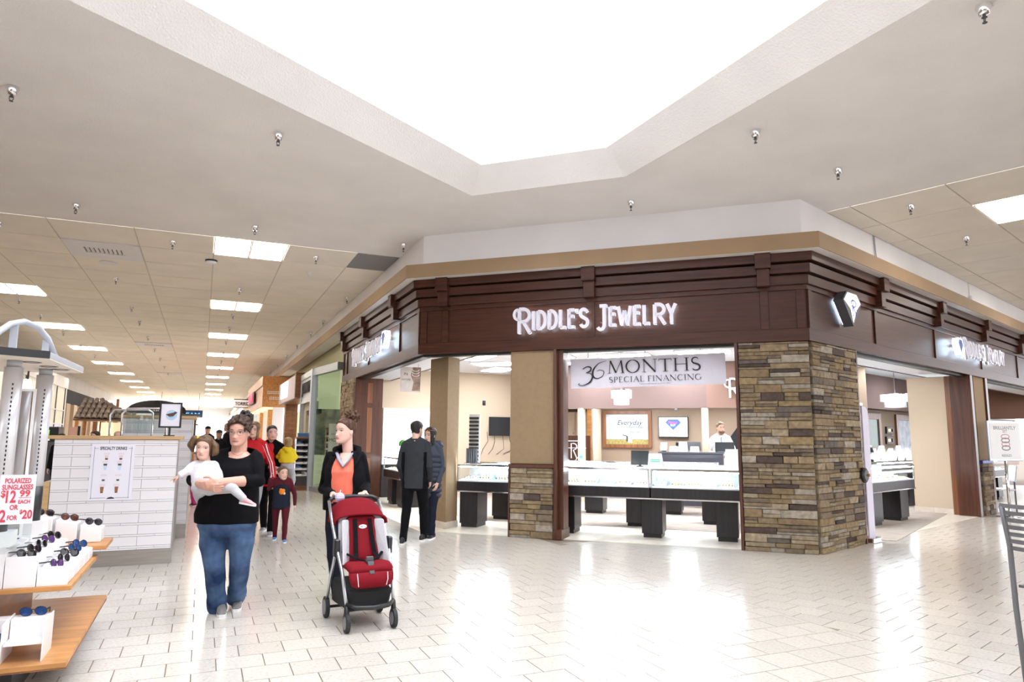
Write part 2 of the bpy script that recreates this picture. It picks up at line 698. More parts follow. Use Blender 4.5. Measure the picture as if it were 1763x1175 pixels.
whole = MB()
tile_mb(whole, ccw([np.array(((TW - 2 * GAP) / 2 * a, (TL - 2 * GAP) / 2 * b)) for a, b in ((-1, -1), (1, -1), (1, 1), (-1, 1))]))
whole = whole.mesh('floor_tile', 'floor_tile')
rest = MB()
for k, (pa, poly, c, fr, full) in enumerate(tiles):
    if k < 300:
        if full:
            place('floor_tile', whole, floor, (c[0], c[1], 0), fr.th)
        else:
            t = MB()
            tile_mb(t, [p - c for p in ccw(poly)])
            t.build('floor_tile', 'floor_tile', floor, (c[0], c[1], 0))
    else:
        tile_mb(rest, ccw(poly))
o = rest.build('floor_tile_field', 'floor_tile', floor)
o['kind'] = 'stuff'
far = MB()
far.add([FL.w(-11, 0.3, -0.002), FL.w(-84, 0.3, -0.002), FL.w(-84, -11.5, -0.002), FL.w(-11, -11.5, -0.002)][::-1], [(0, 1, 2, 3)])
far.add([FR.w(14.5, -9, -0.002), FR.w(26, -9, -0.002), FR.w(26, 0.3, -0.002), FR.w(14.5, 0.3, -0.002)], [(0, 1, 2, 3)])
far.add([(-12, -8, -0.002), (12, -8, -0.002), (6, 2.3, -0.002), (-6, 2.3, -0.002)], [(0, 1, 2, 3)])
o = far.build('floor_far_field', 'floor_tile', floor)
o['kind'] = 'stuff'
# the shop's own floor: pale sill tiles by the openings, carpet farther in
sh = MB().prism([FM.w(0.02, 0.02)[:2], FM.w(FW, 0.02)[:2], FR.w(20, 0.02)[:2], FR.w(20, 9)[:2], FM.w(3, 14)[:2], FL.w(-6.8, 9)[:2], FL.w(-6.8, 0.02)[:2]], -0.01, 0.004)
struct(sh.build('floor_shop_threshold', 'sill_tile'))
cp = MB().prism([FM.w(0.2, 1.75)[:2], FM.w(FW + 1.2, 1.75)[:2], FR.w(20, 2.6)[:2], FR.w(20, 9)[:2], FM.w(3, 14)[:2], FL.w(-6.6, 6)[:2], FL.w(-6.6, 1.3)[:2]], -0.01, 0.009)
struct(cp.build('floor_shop_carpet', 'carpet'))

# ------------------------------------------------------------------ court ceiling with its skylight well
OUT = [np.array(p) for p in ((-0.582, 9.393), (1.45, 8.627), (4.12, 3.03), (2.6, -1.2), (-3.2, -1.2), (-4.79, 3.06))]


def inset(poly, d):
    n = len(poly)
    out = []
    for i in range(n):
        p, a, b = poly[i], poly[i - 1], poly[(i + 1) % n]
        t1, t2 = (p - a) / np.hypot(*(p - a)), (b - p) / np.hypot(*(b - p))
        n1, n2 = np.array([t1[1], -t1[0]]), np.array([t2[1], -t2[0]])
        m = (n1 + n2) / np.hypot(*(n1 + n2))
        out.append(p + m * d / (m @ n1))
    return out


INN = inset(OUT, 0.39)
cl_out = [FL.w(-1.55, 0.05)[:2], FL.w(-1.55, -26)[:2], (-34, -9), (34, -9), FR.w(0.82, -26)[:2], FR.w(0.82, 0.05)[:2], FM.w(FW, 0.05)[:2], FM.w(0, 0.05)[:2]]
bm = bmesh.new()
e = []
for lp in (cl_out, [tuple(p) for p in OUT]):
    vv = [bm.verts.new((p[0], p[1], ZC)) for p in lp]
    e += [bm.edges.new((vv[i], vv[(i + 1) % len(vv)])) for i in range(len(vv))]
bmesh.ops.triangle_fill(bm, use_beauty=True, edges=e)
for f in bm.faces:
    if f.normal.z > 0:
        f.normal_flip()
me = bpy.data.meshes.new('ceiling')
bm.to_mesh(me)
bm.free()
me.materials.append(MATS['plaster_ceiling'])
ceiling = struct(place('ceiling', me), 'textured cream plaster ceiling of the court')
n = len(OUT)
rim = MB().rings([[(p[0], p[1], ZC) for p in OUT], [(p[0], p[1], 5.10) for p in INN]], cap=False)
struct(rim.build('trim_skylight_splay', 'plaster_ceiling'))
for i in range(n):
    a, b = INN[i], INN[(i + 1) % n]
    w = MB().quad((a[0], a[1], 5.10), (b[0], b[1], 5.10), (b[0], b[1], 8.9), (a[0], a[1], 8.9))
    struct(w.build('wall_skylight_well', 'well_white'))
sky = struct(place('window_skylight', None), 'glazed roof of the skylight well')
for k in range(7):
    y0 = -1.6 + k * 1.65
    box_part('glazing_bar', 'white', sky, -4.8, 4.2, y0 - 0.04, y0 + 0.04, 8.86, 8.98)
    if k < 6:
        box_part('pane', 'glass', sky, -4.8, 4.2, y0 + 0.04, y0 + 1.61, 8.90, 8.912)

# ------------------------------------------------------------------ tiled ceilings of the two malls
GRID = 1.22
grid = MB().prism([FL.w(-1.55, 0.3)[:2], FL.w(-1.55, -10.6)[:2], FL.w(-84, -10.6)[:2], FL.w(-84, 0.3)[:2]], ZC + 0.006, ZC + 0.02)
grid = struct(grid.build('ceiling_left_mall', 'ceiling_grid'), 'suspended tile ceiling over the left-hand mall')
gridr = MB().prism([FR.w(0.82, 0.3)[:2], FR.w(0.82, -12)[:2], FR.w(26, -12)[:2], FR.w(26, 0.3)[:2]], ZC + 0.006, ZC + 0.02)
gridr = struct(gridr.build('ceiling_right_mall', 'ceiling_grid'), 'suspended tile ceiling over the right-hand mall')
COLS = [0.05 - 0.84 - GRID * k for k in range(9)]   # right edge of each column of the left mall
LIGHT_CELLS, VENT_CELLS = set(), set()
for r in range(0, 62, 5):
    LIGHT_CELLS |= {(r, 2), (r, 6)}
for r in (1, 13, 24, 36):
    VENT_CELLS.add((r, 4))


def ctile(lu, lv):
    h = 0.011
    return MB().hull8([(a * (lu / 2 - h), b * (lv / 2 - h), 0) for a, b in ((-1, -1), (1, -1), (1, 1), (-1, 1))],
                      [(a * (lu / 2 - h), b * (lv / 2 - h), 0.012) for a, b in ((-1, -1), (1, -1), (1, 1), (-1, 1))])


full_tile = ctile(GRID, GRID).mesh('ceiling_tile', 'ceiling_tile')
edge_tile = ctile(GRID, 0.79).mesh('ceiling_tile', 'ceiling_tile')
cfield = MB()
cnt = 0
for r in range(66):
    u = -1.55 - GRID * (r + 0.5)
    for c in range(-1, 8):
        if c == -1:
            v, lv, me_ = -0.395, 0.79, edge_tile
        else:
            v, lv, me_ = COLS[c] - GRID / 2, GRID, full_tile
        if (r, c + 1) in LIGHT_CELLS or (r, c + 1) in VENT_CELLS:
            continue
        p = FL.w(u, v, ZC - 0.004)
        if cnt < 285:
            t = place('ceiling_tile', me_, grid, p, FL.th)
            if r == 0 and c == -1:
                t.name = 'return_grille'
                t.data = ctile(GRID, 0.79).mesh('return_grille', 'mid_grey')
            cnt += 1
        else:
            s0 = len(cfield.v)
            h = 0.011
            cfield.box(-GRID / 2 + h, GRID / 2 - h, -lv / 2 + h, lv / 2 - h, 0, 0.012)
            cfield.xf(Matrix.Translation(p) @ Matrix.Rotation(FL.th, 4, 'Z'), s0)
o = cfield.build('ceiling_tile_field', 'ceiling_tile', grid)
o['kind'] = 'stuff'
rt_edge = ctile(GRID, 0.35).mesh('ceiling_tile', 'ceiling_tile')
for r in range(14):
    for c in range(-1, 6):
        if (r, c) in ((1, 1), (6, 1)):
            continue
        u = 0.82 + GRID * (r + 0.5)
        if c == -1:
            place('ceiling_tile', rt_edge, gridr, FR.w(u, -0.175, ZC - 0.004), FR.th)
        else:
            place('ceiling_tile', full_tile, gridr, FR.w(u, -0.35 - GRID * (c + 0.5), ZC - 0.004), FR.th)

# ------------------------------------------------------------------ soffit walls and the tan ledge round the shop
o = strip(MB(), FULL_LINE, -0.2, 0.0, 4.20, ZC + 0.01).build('wall_soffit', 'soffit_cream')
struct(o, 'cream soffit wall above the tan ledge')
led = strip(MB(), FULL_LINE, -0.1, 0.31, 4.045, 4.06)
led = struct(led.build('trim_ledge', 'ledge_white'), 'ledge running along the malls above the shop fronts')
for i in range(3):
    strip(MB(), FULL_LINE, 0.28, 0.325, 4.05, 4.27, i).build('band_board', 'band_tan', led)
    strip(MB(), FULL_LINE, 0.0, 0.28, 4.25, 4.265, i).build('ledge_top', 'ledge_white', led)
# shop wall behind the camera
lw = MB()
lw.prism([(-9, -8.9), (9, -8.9), (9, -8.7), (-9, -8.7)], 0, 3.6)
struct(lw.build('wall_rear', 'wall_beige'), 'beige shop wall behind the camera')
# opposite side of the left-hand mall
lw = MB()
lw.prism([FL.w(-9, -10.35)[:2], FL.w(-84, -10.35)[:2], FL.w(-84, -10.6)[:2], FL.w(-9, -10.6)[:2]], 4.0, ZC + 0.01)
struct(lw.build('wall_soffit_left', 'soffit_cream'), 'cream soffit along the far side of the left-hand mall')
lw = MB()
lw.prism([FL.w(-9, -10.6)[:2], FL.w(-84, -10.6)[:2], FL.w(-84, -13)[:2], FL.w(-9, -13)[:2]], 3.9, 4.0)
struct(lw.build('ceiling_left_shops', 'soffit_cream'))
lw = MB()
lw.prism([FL.w(8, -13)[:2], FL.w(-84, -13)[:2], FL.w(-84, -13.3)[:2], FL.w(8, -13.3)[:2]], 0, ZC)
struct(lw.build('wall_left', 'wall_cream'))
lw = MB()
lw.prism([FL.w(-84, 1)[:2], FL.w(-84.3, 1)[:2], FL.w(-84.3, -13)[:2], FL.w(-84, -13)[:2]], 0, ZC)
struct(lw.build('wall_end', 'white'))
# ================================================================== the jewelry shop
rs = random.Random(11)


# ------------------------------------------------------------------ fascia with panels, crown boards and corbels
def fascia(fr, u0, u1, seg, corbels, label, extra_stiles=()):
    t = thing('storefront_fascia', label, 'fascia', fr.w(0, 0, 0), fr.th)
    inv = (Matrix.Translation(fr.w(0, 0, 0)) @ Matrix.Rotation(fr.th, 4, 'Z')).inverted()

    def st(name, m, d0, d1, z0, z1, bevel=0.004):
        b = strip(MB(), SHOP_LINE, d0, d1, z0, z1, seg)
        b.xf(inv)
        return b.build(name, m, t, bevel=bevel)
    st('backing', 'wood_dark_h', -0.26, 0.02, ZH, 4.06, 0)
    st('bottom_rail', 'wood_dark_h', 0.02, 0.055, ZH - 0.005, 3.0)
    st('top_rail', 'wood_dark_h', 0.02, 0.05, 3.54, 3.61)
    st('crown_board', 'wood_dark_h', 0.02, 0.085, 3.61, 3.74)
    st('crown_board', 'wood_dark_h', 0.02, 0.125, 3.765, 3.895)
    st('crown_board', 'wood_dark_h', 0.02, 0.175, 3.92, 4.05)
    xs = sorted([u0 + 0.06] + [c for c in corbels] + list(extra_stiles) + [u1 - 0.06])
    for c in corbels:
        box_part('corbel', 'wood_dark', t, c - 0.085, c + 0.085, -0.185, -0.02, 3.585, 3.83, 0.006)
        box_part('corbel_cap', 'wood_dark', t, c - 0.105, c + 0.105, -0.245, -0.02, 3.83, 4.045, 0.006)
    for x in xs:
        box_part('stile', 'wood_dark', t, x - 0.055, x + 0.055, -0.05, -0.02, 3.0, 3.54, 0.003)
    for a, b in zip(xs, xs[1:]):
        box_part('panel', 'wood_dark_h', t, a + 0.06, b - 0.06, -0.026, -0.02, 3.005, 3.535)
    box_part('gate_track', 'black', t, u0 + 0.02, u1 - 0.02, 0.06, 0.2, ZH - 0.035, ZH + 0.02)
    return t


fascia(FM, 0, FW, 1, [0.45, 2.87, 5.34], 'dark wood fascia of the corner front with stepped crown boards above the large opening')
fascia(FR, 0, 19, 2, [2.35, 5.15, 8.05, 11.0, 14.0, 17.0], 'dark wood fascia running right of the stone corner pillar with the diamond emblem')
fascia(FL, -6.85, 0, 0, [-1.3, -3.9, -6.35], 'dark wood fascia on the shop side facing the long mall')


# ------------------------------------------------------------------ deco channel letters
def deco(ch):
    S = {
        'R': ([[(0.16, 0), (0.16, 1)], [(0.16, 1), (0.34, 1)] + arc(0.34, 0.74, 0.26, 0.26, 80, -90, 10) + [(0.16, 0.48)], [(0.34, 0.48), (0.62, 0)]], 0.66),
        'I': ([[(0.1, 0), (0.1, 1)]], 0.2),
        'D': ([[(0.1, 0), (0.1, 1)], [(0.1, 0.96), (0.22, 0.96)] + arc(0.22, 0.5, 0.26, 0.46, 80, -80, 12) + [(0.1, 0.04)]], 0.54),
        'L': ([[(0.1, 1), (0.1, 0.05)], [(0.1, 0.05), (0.36, 0.05)]], 0.4),
        'E': ([[(0.1, 0), (0.1, 1)], [(0.1, 0.95), (0.38, 0.95)], [(0.1, 0.62), (0.34, 0.62)], [(0.1, 0.05), (0.38, 0.05)]], 0.42),
        "'": ([[(0.06, 1.0), (0.04, 0.78)]], 0.12),
        'S': ([arc(0.22, 0.75, 0.17, 0.21, 20, 230, 9) + arc(0.24, 0.26, 0.18, 0.22, 70, -160, 10)], 0.46),
        'J': ([[(0.26, 1), (0.26, 0.2)] + arc(0.12, 0.2, 0.14, 0.18, 0, -150, 7), [(0.08, 0.95), (0.36, 0.95)]], 0.38),
        'W': ([[(0.04, 1), (0.2, 0.04)], [(0.2, 0.04), (0.34, 0.78)], [(0.34, 0.78), (0.48, 0.04)], [(0.48, 0.04), (0.64, 1)]], 0.68),
        'Y': ([[(0.04, 1), (0.24, 0.5)], [(0.44, 1), (0.24, 0.5)], [(0.24, 0.5), (0.24, 0)]], 0.48),
    }
    return S[ch]


def deco_sign(fr, u0, u1, zb, h, label, out=0.16):
    """stand-off silver letters, each with a lit back"""
    t = thing('channel_letter_sign', label, 'shop sign', fr.w(u0, 0, zb), fr.th)
    word = "RIDDLE'S JEWELRY"
    adv = []
    for k, c in enumerate(word):
        if c == ' ':
            adv.append(0.42)
        else:
            adv.append(deco(c)[1] * (1.25 if c in 'RJ' and k in (0, 9) else 1) + 0.045)
    tot = sum(adv)
    sx = (u1 - u0) / tot
    x = 0
    for k, c in enumerate(word):
        if c != ' ':
            big = k in (0, 9)
            hh = h * (1.32 if big else 1.0)
            z0 = -(hh - h) * 0.55 if big else 0
            strokes, w = deco(c)
            s = 1.25 if big else 1.0
            mb, bk = MB(), MB()
            for st in strokes:
                pts = [((x + p[0] * s) * sx, z0 + p[1] * hh) for p in st]
                ribbon(mb, pts, 0.052, -out, -out + 0.05)
                ribbon(bk, pts, 0.042, -out + 0.05, -out + 0.058)
            if k == 0:
                pts = [((x + p[0]) * sx, z0 + p[1] * hh) for p in arc(0.12, 0.78, 0.19, 0.2, 75, 300, 14)]
                ribbon(mb, pts, 0.042, -out, -out + 0.05)
            L = mb.build('letter', 'silver_face', t)
            bk.build('back_light', 'halo', L)
            MB().box((x + 0.12) * sx, (x + 0.14) * sx, -out + 0.05, -0.02, z0 + hh * 0.3, z0 + hh * 0.34).build('standoff', 'aluminium', L)
        x += adv[k]
    return t


a, b = FM.uz(893, 540)[0], FM.uz(1168, 520)[0]
deco_sign(FM, a, b, 3.13, 0.29, "silver halo-lit letters on the corner fascia above the large opening")
a, b = FR.uz(1640, 590)[0], FR.uz(1712, 600)[0]
deco_sign(FR, a, b, 3.16, 0.30, 'silver halo-lit letters on the fascia at the far right', 0.18)
a, b = FL.uz(619, 620)[0], FL.uz(668, 600)[0]
deco_sign(FL, a, b, 3.12, 0.29, 'silver halo-lit letters on the fascia facing the long mall', 0.18)


# diamond emblem
def diamond(fr, u, z, w, h, label):
    t = thing('diamond_emblem', label, 'emblem', fr.w(u, 0, z), fr.th)
    P = [(-0.5, 0.22), (-0.27, 0.5), (0.27, 0.5), (0.5, 0.22), (0, -0.5)]
    P = [(a * w, b * h) for a, b in P]
    mb = MB()
    mb.add([(a, -0.20, c) for a, c in P] + [(a, -0.06, c) for a, c in P],
           [(4, 3, 2, 1, 0), (5, 6, 7, 8, 9)] + [(i, (i + 1) % 5, 5 + (i + 1) % 5, 5 + i) for i in range(5)])
    mb.build('box', 'dark_grey', t)
    f = MB()
    q = [(-0.44, 0.22), (-0.24, 0.46), (0.24, 0.46), (0.44, 0.22), (0.2, 0.0), (0, -0.4), (-0.12, 0.0)]
    f.add([(a * w, -0.203, c * h) for a, c in q], [tuple(range(7))[::-1]])
    f.build('lit_face', 'lit_white', t)
    k = MB()
    k.add([(a * w * 0.85, -0.045, c * h * 0.85) for a, c in [(-0.5, 0.22), (-0.27, 0.5), (0.27, 0.5), (0.5, 0.22), (0, -0.5)]], [(0, 1, 2, 3, 4)])
    k.build('back_light', 'halo', t)
    g = MB()
    ribbon(g, [(0, -0.2 * h), (0, 0.3 * h)], 0.02, -0.207, -0.203)
    ribbon(g, arc(0.03, 0.17 * h, 0.09, 0.1 * h, 200, -140, 14), 0.02, -0.207, -0.203)
    ribbon(g, [(0.02, 0.05 * h), (0.12, -0.15 * h)], 0.02, -0.207, -0.203)
    g.build('monogram', 'sign_blue', t)
    MB().box(-0.03, 0.03, -0.06, -0.02, -0.05, 0.1).build('standoff', 'aluminium', t)


mat('sign_blue', (0.05, 0.07, 0.45), 0.4)
diamond(FR, 1.08, 3.38, 0.64, 0.5, 'white lit diamond emblem with a monogram on the wood fascia')
for (fr, u, lb) in ((FR, FR.uz(1636, 590)[0] - 0.1, 'small blue lit diamond emblem beside the far right letters'), (FL, FL.uz(672, 598)[0] + 0.25, 'small blue lit diamond emblem beside the letters facing the long mall')):
    t = thing('diamond_emblem', lb, 'emblem', fr.w(u, 0, 3.30), fr.th)
    mb = MB()
    P = [(-0.17, 0.06), (-0.1, 0.16), (0.1, 0.16), (0.17, 0.06), (0, -0.16)]
    mb.add([(a, -0.2, c) for a, c in P] + [(a, -0.1, c) for a, c in P], [(4, 3, 2, 1, 0), (5, 6, 7, 8, 9)] + [(i, (i + 1) % 5, 5 + (i + 1) % 5, 5 + i) for i in range(5)])
    mb.build('box', 'halo', t)
    mb = MB()
    mb.add([(a * 0.85, -0.205, c * 0.85) for a, c in P], [(4, 3, 2, 1, 0)])
    mb.build('face', 'sign_blue', t)
    MB().box(-0.02, 0.02, -0.1, -0.02, 0, 0.05).build('standoff', 'aluminium', t)


# ------------------------------------------------------------------ ledge stone
def rough_box(seed, rough=0.12):
    """a unit stone, front face towards -y, chamfered and uneven"""
    r = random.Random(seed)
    v = []
    for (y, s) in ((0.5, 0.5), (-0.36, 0.5), (-0.5, 0.455)):
        for a, b in ((-1, -1), (1, -1), (1, 1), (-1, 1)):
            v.append((a * s + (r.uniform(-.02, .02) if y < 0 else 0), y + (r.uniform(-rough, rough) if y < -0.4 else 0), b * s * (0.97 if y < -.4 else 1) + (r.uniform(-.03, .03) if y < 0 else 0)))
    f = [(3, 2, 1, 0), (8, 9, 10, 11)]
    for k in (0, 4):
        for i in range(4):
            j = (i + 1) % 4
            f.append((k + i, k + j, k + 4 + j, k + 4 + i))
    m = MB().add(v, f)
    return m.mesh('stone', 'ledge_stone')


STONES = [rough_box(k) for k in range(8)]


def stone_face(parent, fr_off, u0, u1, z0, z1, rowh, stl, seed):
    """ledge stones as children of parent; fr_off maps (u) to parent-local x; the face is at local y = 0"""
    r = random.Random(seed)
    z = z0
    while z < z1 - 0.008:
        h = min(r.choice(rowh), z1 - z)
        if z1 - z - h < 0.025:
            h = z1 - z
        u = u0
        while u < u1 - 0.01:
            w = r.uniform(*stl)
            if u1 - u - w < stl[0] * 0.7:
                w = u1 - u
            w = min(w, u1 - u)
            parts = [(z, h)]
            if h > 0.075 and r.random() < 0.35:
                k = r.uniform(0.4, 0.6)
                parts = [(z, h * k), (z + h * k, h * (1 - k))]
            for zz, hh in parts:
                d = 0.05 + r.uniform(0, 0.03)
                o = place('stone', r.choice(STONES), parent, fr_off(u + w / 2, -d / 2 + 0.01, zz + hh / 2), r.uniform(-0.012, 0.012))
                o.scale = (w - 0.005, d, hh - 0.005)
            u += w
        z += h


# corner pillar
pil = thing('stone_pillar', 'tall ledge-stone pillar at the corner of the jewelry shop', 'pillar', (0, 0, 0))
core = MB().prism([FM.w(FW - 0.92, 0.02)[:2], offset_line(SHOP_LINE, -0.02)[2], FR.w(1.49, 0.02)[:2], FR.w(1.49, 0.5)[:2], FM.w(FW - 0.92, 0.7)[:2]], 0, ZH)
core.build('core', 'mortar', pil)
fa = place('front_face', None, pil, FM.w(0, 0, 0), FM.th)
stone_face(fa, lambda u, y, z: (u, y, z), FW - 0.90, FW + 0.015, 0.0, ZH - 0.01, (0.05, 0.062, 0.08, 0.1, 0.112), (0.17, 0.42), 3)
fb = place('side_face', None, pil, FR.w(0, 0, 0), FR.th)
stone_face(fb, lambda u, y, z: (u, y, z), 0.02, 1.47, 0.0, ZH - 0.01, (0.05, 0.062, 0.08, 0.1), (0.2, 0.46), 5)
for fr, u in ((FM, FW - 0.93), (FR, 1.49)):
    b = MB().box(-0.02, 0.02, -0.05, 0.35, 0, ZH)
    b.build('edge_trim', 'wood_post', pil, fr.w(u, 0, 0), fr.th)

# low stone pier with a beige upper part between the two openings
pier = thing('stone_pier', 'beige pier with a stone lower half beside the banner opening', 'pier', FM.w(0, 0, 0), FM.th)
box_part('core', 'mortar', pier, 1.59, 2.27, 0.02, 0.3, 0, 1.04)
stone_face(pier, lambda u, y, z: (u, y, z), 1.59, 2.275, 0.0, 1.03, (0.055, 0.07, 0.085, 0.1), (0.18, 0.42), 9)
box_part('cap', 'wood_post', pier, 1.56, 2.30, -0.06, 0.32, 1.03, 1.085, 0.008)
box_part('upper_panel', 'wall_beige', pier, 1.575, 2.285, -0.005, 0.3, 1.085, ZH, 0.01)
box_part('edge_trim', 'wood_post', pier, 1.565, 1.588, -0.05, 0.3, 0, 1.03)
box_part('jamb', 'wood_post', pier, 2.29, 2.335, -0.08, 0.34, 0, ZH, 0.004)
box_part('jamb', 'wood_post', pier, 2.335, 2.41, 0.05, 0.34, 0, ZH, 0.004)
box_part('jamb_foot', 'wood_post', pier, 2.285, 2.42, -0.09, 0.36, 0, 0.14, 0.004)

# beige corner column on the left
col = thing('corner_column', 'beige corner column behind the couple with a tiled foot', 'column', FM.w(0, 0, 0), FM.th)
cp_ = [(0.33, 0.367), (-0.173, 0.728), (-0.05, 0.95), (0.375, 0.74)]
MB().prism(cp_, 0, ZH).build('shaft', 'wall_beige', col, bevel=0.006)
MB().prism([(0.33, 0.355), (-0.188, 0.727), (-0.055, 0.965), (0.388, 0.748)], 0, 0.11).build('foot_tile', 'sill_tile', col, bevel=0.004)

# stone and wood at the far end of the side facing the long mall
pl = thing('stone_end_pier', 'stone end pier with a panelled wood jamb behind the stroller woman', 'pier', FL.w(0, 0, 0), FL.th)
box_part('core', 'mortar', pl, -6.84, -5.2, 0.02, 0.3, 0, ZH)
st = MB()
r2 = random.Random(21)
z = 0.0
while z < ZH - 0.03:
    h = r2.choice((0.06, 0.08, 0.1))
    h = min(h, ZH - z)
    u = -6.82
    while u < -5.23:
        w = min(r2.uniform(0.18, 0.4), -5.2 - u)
        st.box(u + 0.003, u + w - 0.003, -0.05 - r2.uniform(0, 0.035), 0.02, z + 0.003, z + h - 0.003)
        u += w
    z += h
mat('ledge_stone_mix', (0.42, 0.31, 0.19), 0.85, noise_=((5, 5, 14), 0.5, (0.16, 0.1, 0.06)), bump=(40, 0.6, 0.02))
o = st.build('stone_cladding', 'ledge_stone_mix', pl)
o['kind'] = 'stuff'
box_part('edge_trim', 'wood_post', pl, -6.88, -6.84, -0.07, 0.2, 0, ZH)
box_part('jamb', 'wood_post', pl, -5.2, -5.1, -0.05, 0.16, 0, ZH, 0.004)
box_part('jamb', 'wood_post', pl, -5.2, -5.14, 0.16, 0.6, 0, ZH, 0.004)
for z0, z1 in ((0.15, 1.0), (1.12, 2.15), (2.25, 2.72)):
    box_part('jamb_panel', 'wood_post_light', pl, -5.14, -5.125, 0.24, 0.36, z0, z1, 0.004)

# right-hand face: wood post, cream return wall, low stone
pr = thing('wood_post_pier', 'tall wood post with a beige return wall right of the white roll-up banner', 'pier', FR.w(0, 0, 0), FR.th)
box_part('post', 'wood_post', pr, 7.08, 7.42, 0.0, 0.34, 0, ZH, 0.006)
box_part('post_board', 'wood_post_light', pr, 7.14, 7.30, 0.34, 0.45, 0, ZH, 0.006)
box_part('post_board', 'wood_post', pr, 7.05, 7.20, -0.05, 0.0, 0, ZH, 0.006)
box_part('return_wall', 'wall_cream', pr, 7.18, 7.45, 0.45, 1.18, 0.115, ZH, 0.006)
for k in range(2):
    box_part('foot_tile', 'sill_tile', pr, 7.165, 7.46, 0.455 + k * 0.37, 0.82 + k * 0.37, 0, 0.115, 0.003)
box_part('upper_panel', 'wall_beige', pr, 7.42, 8.1, -0.01, 0.3, 1.1, ZH, 0.006)
box_part('core', 'mortar', pr, 7.42, 8.1, 0.02, 0.3, 0, 1.04)
box_part('cap', 'sign_blue', pr, 7.42, 8.12, -0.06, 0.3, 1.04, 1.1, 0.004)
stone_face(pr, lambda u, y, z: (u, y, z), 7.43, 8.1, 0, 1.04, (0.07, 0.085, 0.1), (0.2, 0.4), 17)
box_part('jamb', 'wood_post', pr, 8.1, 8.25, -0.05, 0.3, 0, ZH, 0.004)

# ------------------------------------------------------------------ shop shell
ZS = 3.22


def fpoly(*pts):
    return [p[:2] for p in pts]


B1 = FM.w(5.35, 6)
u_b, v_b = FR.loc(B1)
shell = MB().prism(fpoly(FM.w(0, 0.26), FM.w(FW, 0.26), FR.w(20, 0.26), FR.w(20, 9), FM.w(3, 14), FL.w(-6.7, 9), FL.w(-6.7, 0.2)), ZS, ZS + 0.05)
struct(shell.build('ceiling_shop', 'shop_ceiling'), 'white ceiling inside the jewelry shop')
w = MB().prism(fpoly(FL.w(-6.7, 0.3), FL.w(-6.7, 9.5), FL.w(-6.95, 9.5), FL.w(-6.95, 0.3)), 0, ZS)
struct(w.build('wall_shop_side', 'wall_cream'), 'cream side wall inside the jewelry shop')
w = MB().prism(fpoly(FM.w(-1.2, 8), FM.w(7.6, 8), FM.w(7.6, 8.2), FM.w(-1.2, 8.2)), 0, ZS)
mat('wall_cream2', (0.29, 0.215, 0.155), 0.85)
struct(w.build('wall_shop_back', 'wall_cream2'), 'tan back wall behind the sales counters')
w = MB().prism(fpoly(FM.w(0.9, 6), FM.w(4.1, 6), FM.w(4.1, 6.12), FM.w(0.9, 6.12)), 2.18, ZS)
struct(w.build('wall_bulkhead', 'wall_mauve'), 'mauve bulkhead above the back sales area')
w = MB().prism(fpoly(FM.w(4.1, 6), B1, FM.w(5.35, 6.12), FM.w(4.1, 6.12)), 2.18, ZS)
mat('wall_mauve2', (0.25, 0.15, 0.115), 0.85)
struct(w.build('wall_bulkhead_right', 'wall_mauve2'), 'lighter brown bulkhead with white letters')
w = MB().prism(fpoly(FM.w(0.4, 5.2), FM.w(0.9, 6), FM.w(0.8, 6.1), FM.w(0.3, 5.3)), 2.18, ZS)
struct(w.build('wall_bulkhead_left', 'wall_mauve2'))
w = MB().prism(fpoly(FM.w(0.5, 6.05), FM.w(5.4, 6.05), FM.w(7.5, 8), FM.w(-1, 8)), 2.30, 2.36)
struct(w.build('ceiling_back_sales', 'shop_ceiling'))
w = MB().prism(fpoly(FR.w(u_b + 0.2, v_b), FR.w(19, v_b), FR.w(19, v_b + 0.2), FR.w(u_b + 0.2, v_b + 0.2)), 0, ZS)
wr = struct(w.build('wall_shop_right', 'wall_cream2'), 'tan wall with framed pictures seen through the right opening')
w = MB().prism(fpoly(FR.w(u_b + 0.2, v_b - 0.35), FR.w(14.2, v_b - 0.35), FR.w(14.2, v_b + 0.05), FR.w(u_b + 0.2, v_b + 0.05)), 2.32, ZS)
struct(w.build('wall_bulkhead_far', 'wall_mauve'))
w = MB().prism(fpoly(FR.w(14.2, v_b - 0.5), FR.w(19, v_b - 2.2), FR.w(19, v_b), FR.w(14.2, v_b + 0.05)), 2.25, ZS)
struct(w.build('wall_bulkhead_end', 'wall_brown'))
for u in (1.2, 4.05, 5.2):
    b = MB().box(u - 0.07, u + 0.07, 6.0, 6.2, 0, 2.2)
    struct(b.build('wall_column', 'wall_cream', None, FM.w(0, 0, 0), FM.th))
# ceiling soffit inside the openings with its dark trim
for fr, u0, u1 in ((FM, 0.3, FW - 0.2), (FR, 0.6, 19), (FL, -6.7, -0.4)):
    b = MB().box(u0, u1, 0.27, 1.15, 2.93, 2.97)
    struct(b.build('ceiling_soffit', 'shop_ceiling', None, fr.w(0, 0, 0), fr.th))
    b = MB().box(u0, u1, 1.15, 1.20, 2.92, ZS)
    struct(b.build('trim_soffit', 'wood_dark', None, fr.w(0, 0, 0), fr.th))

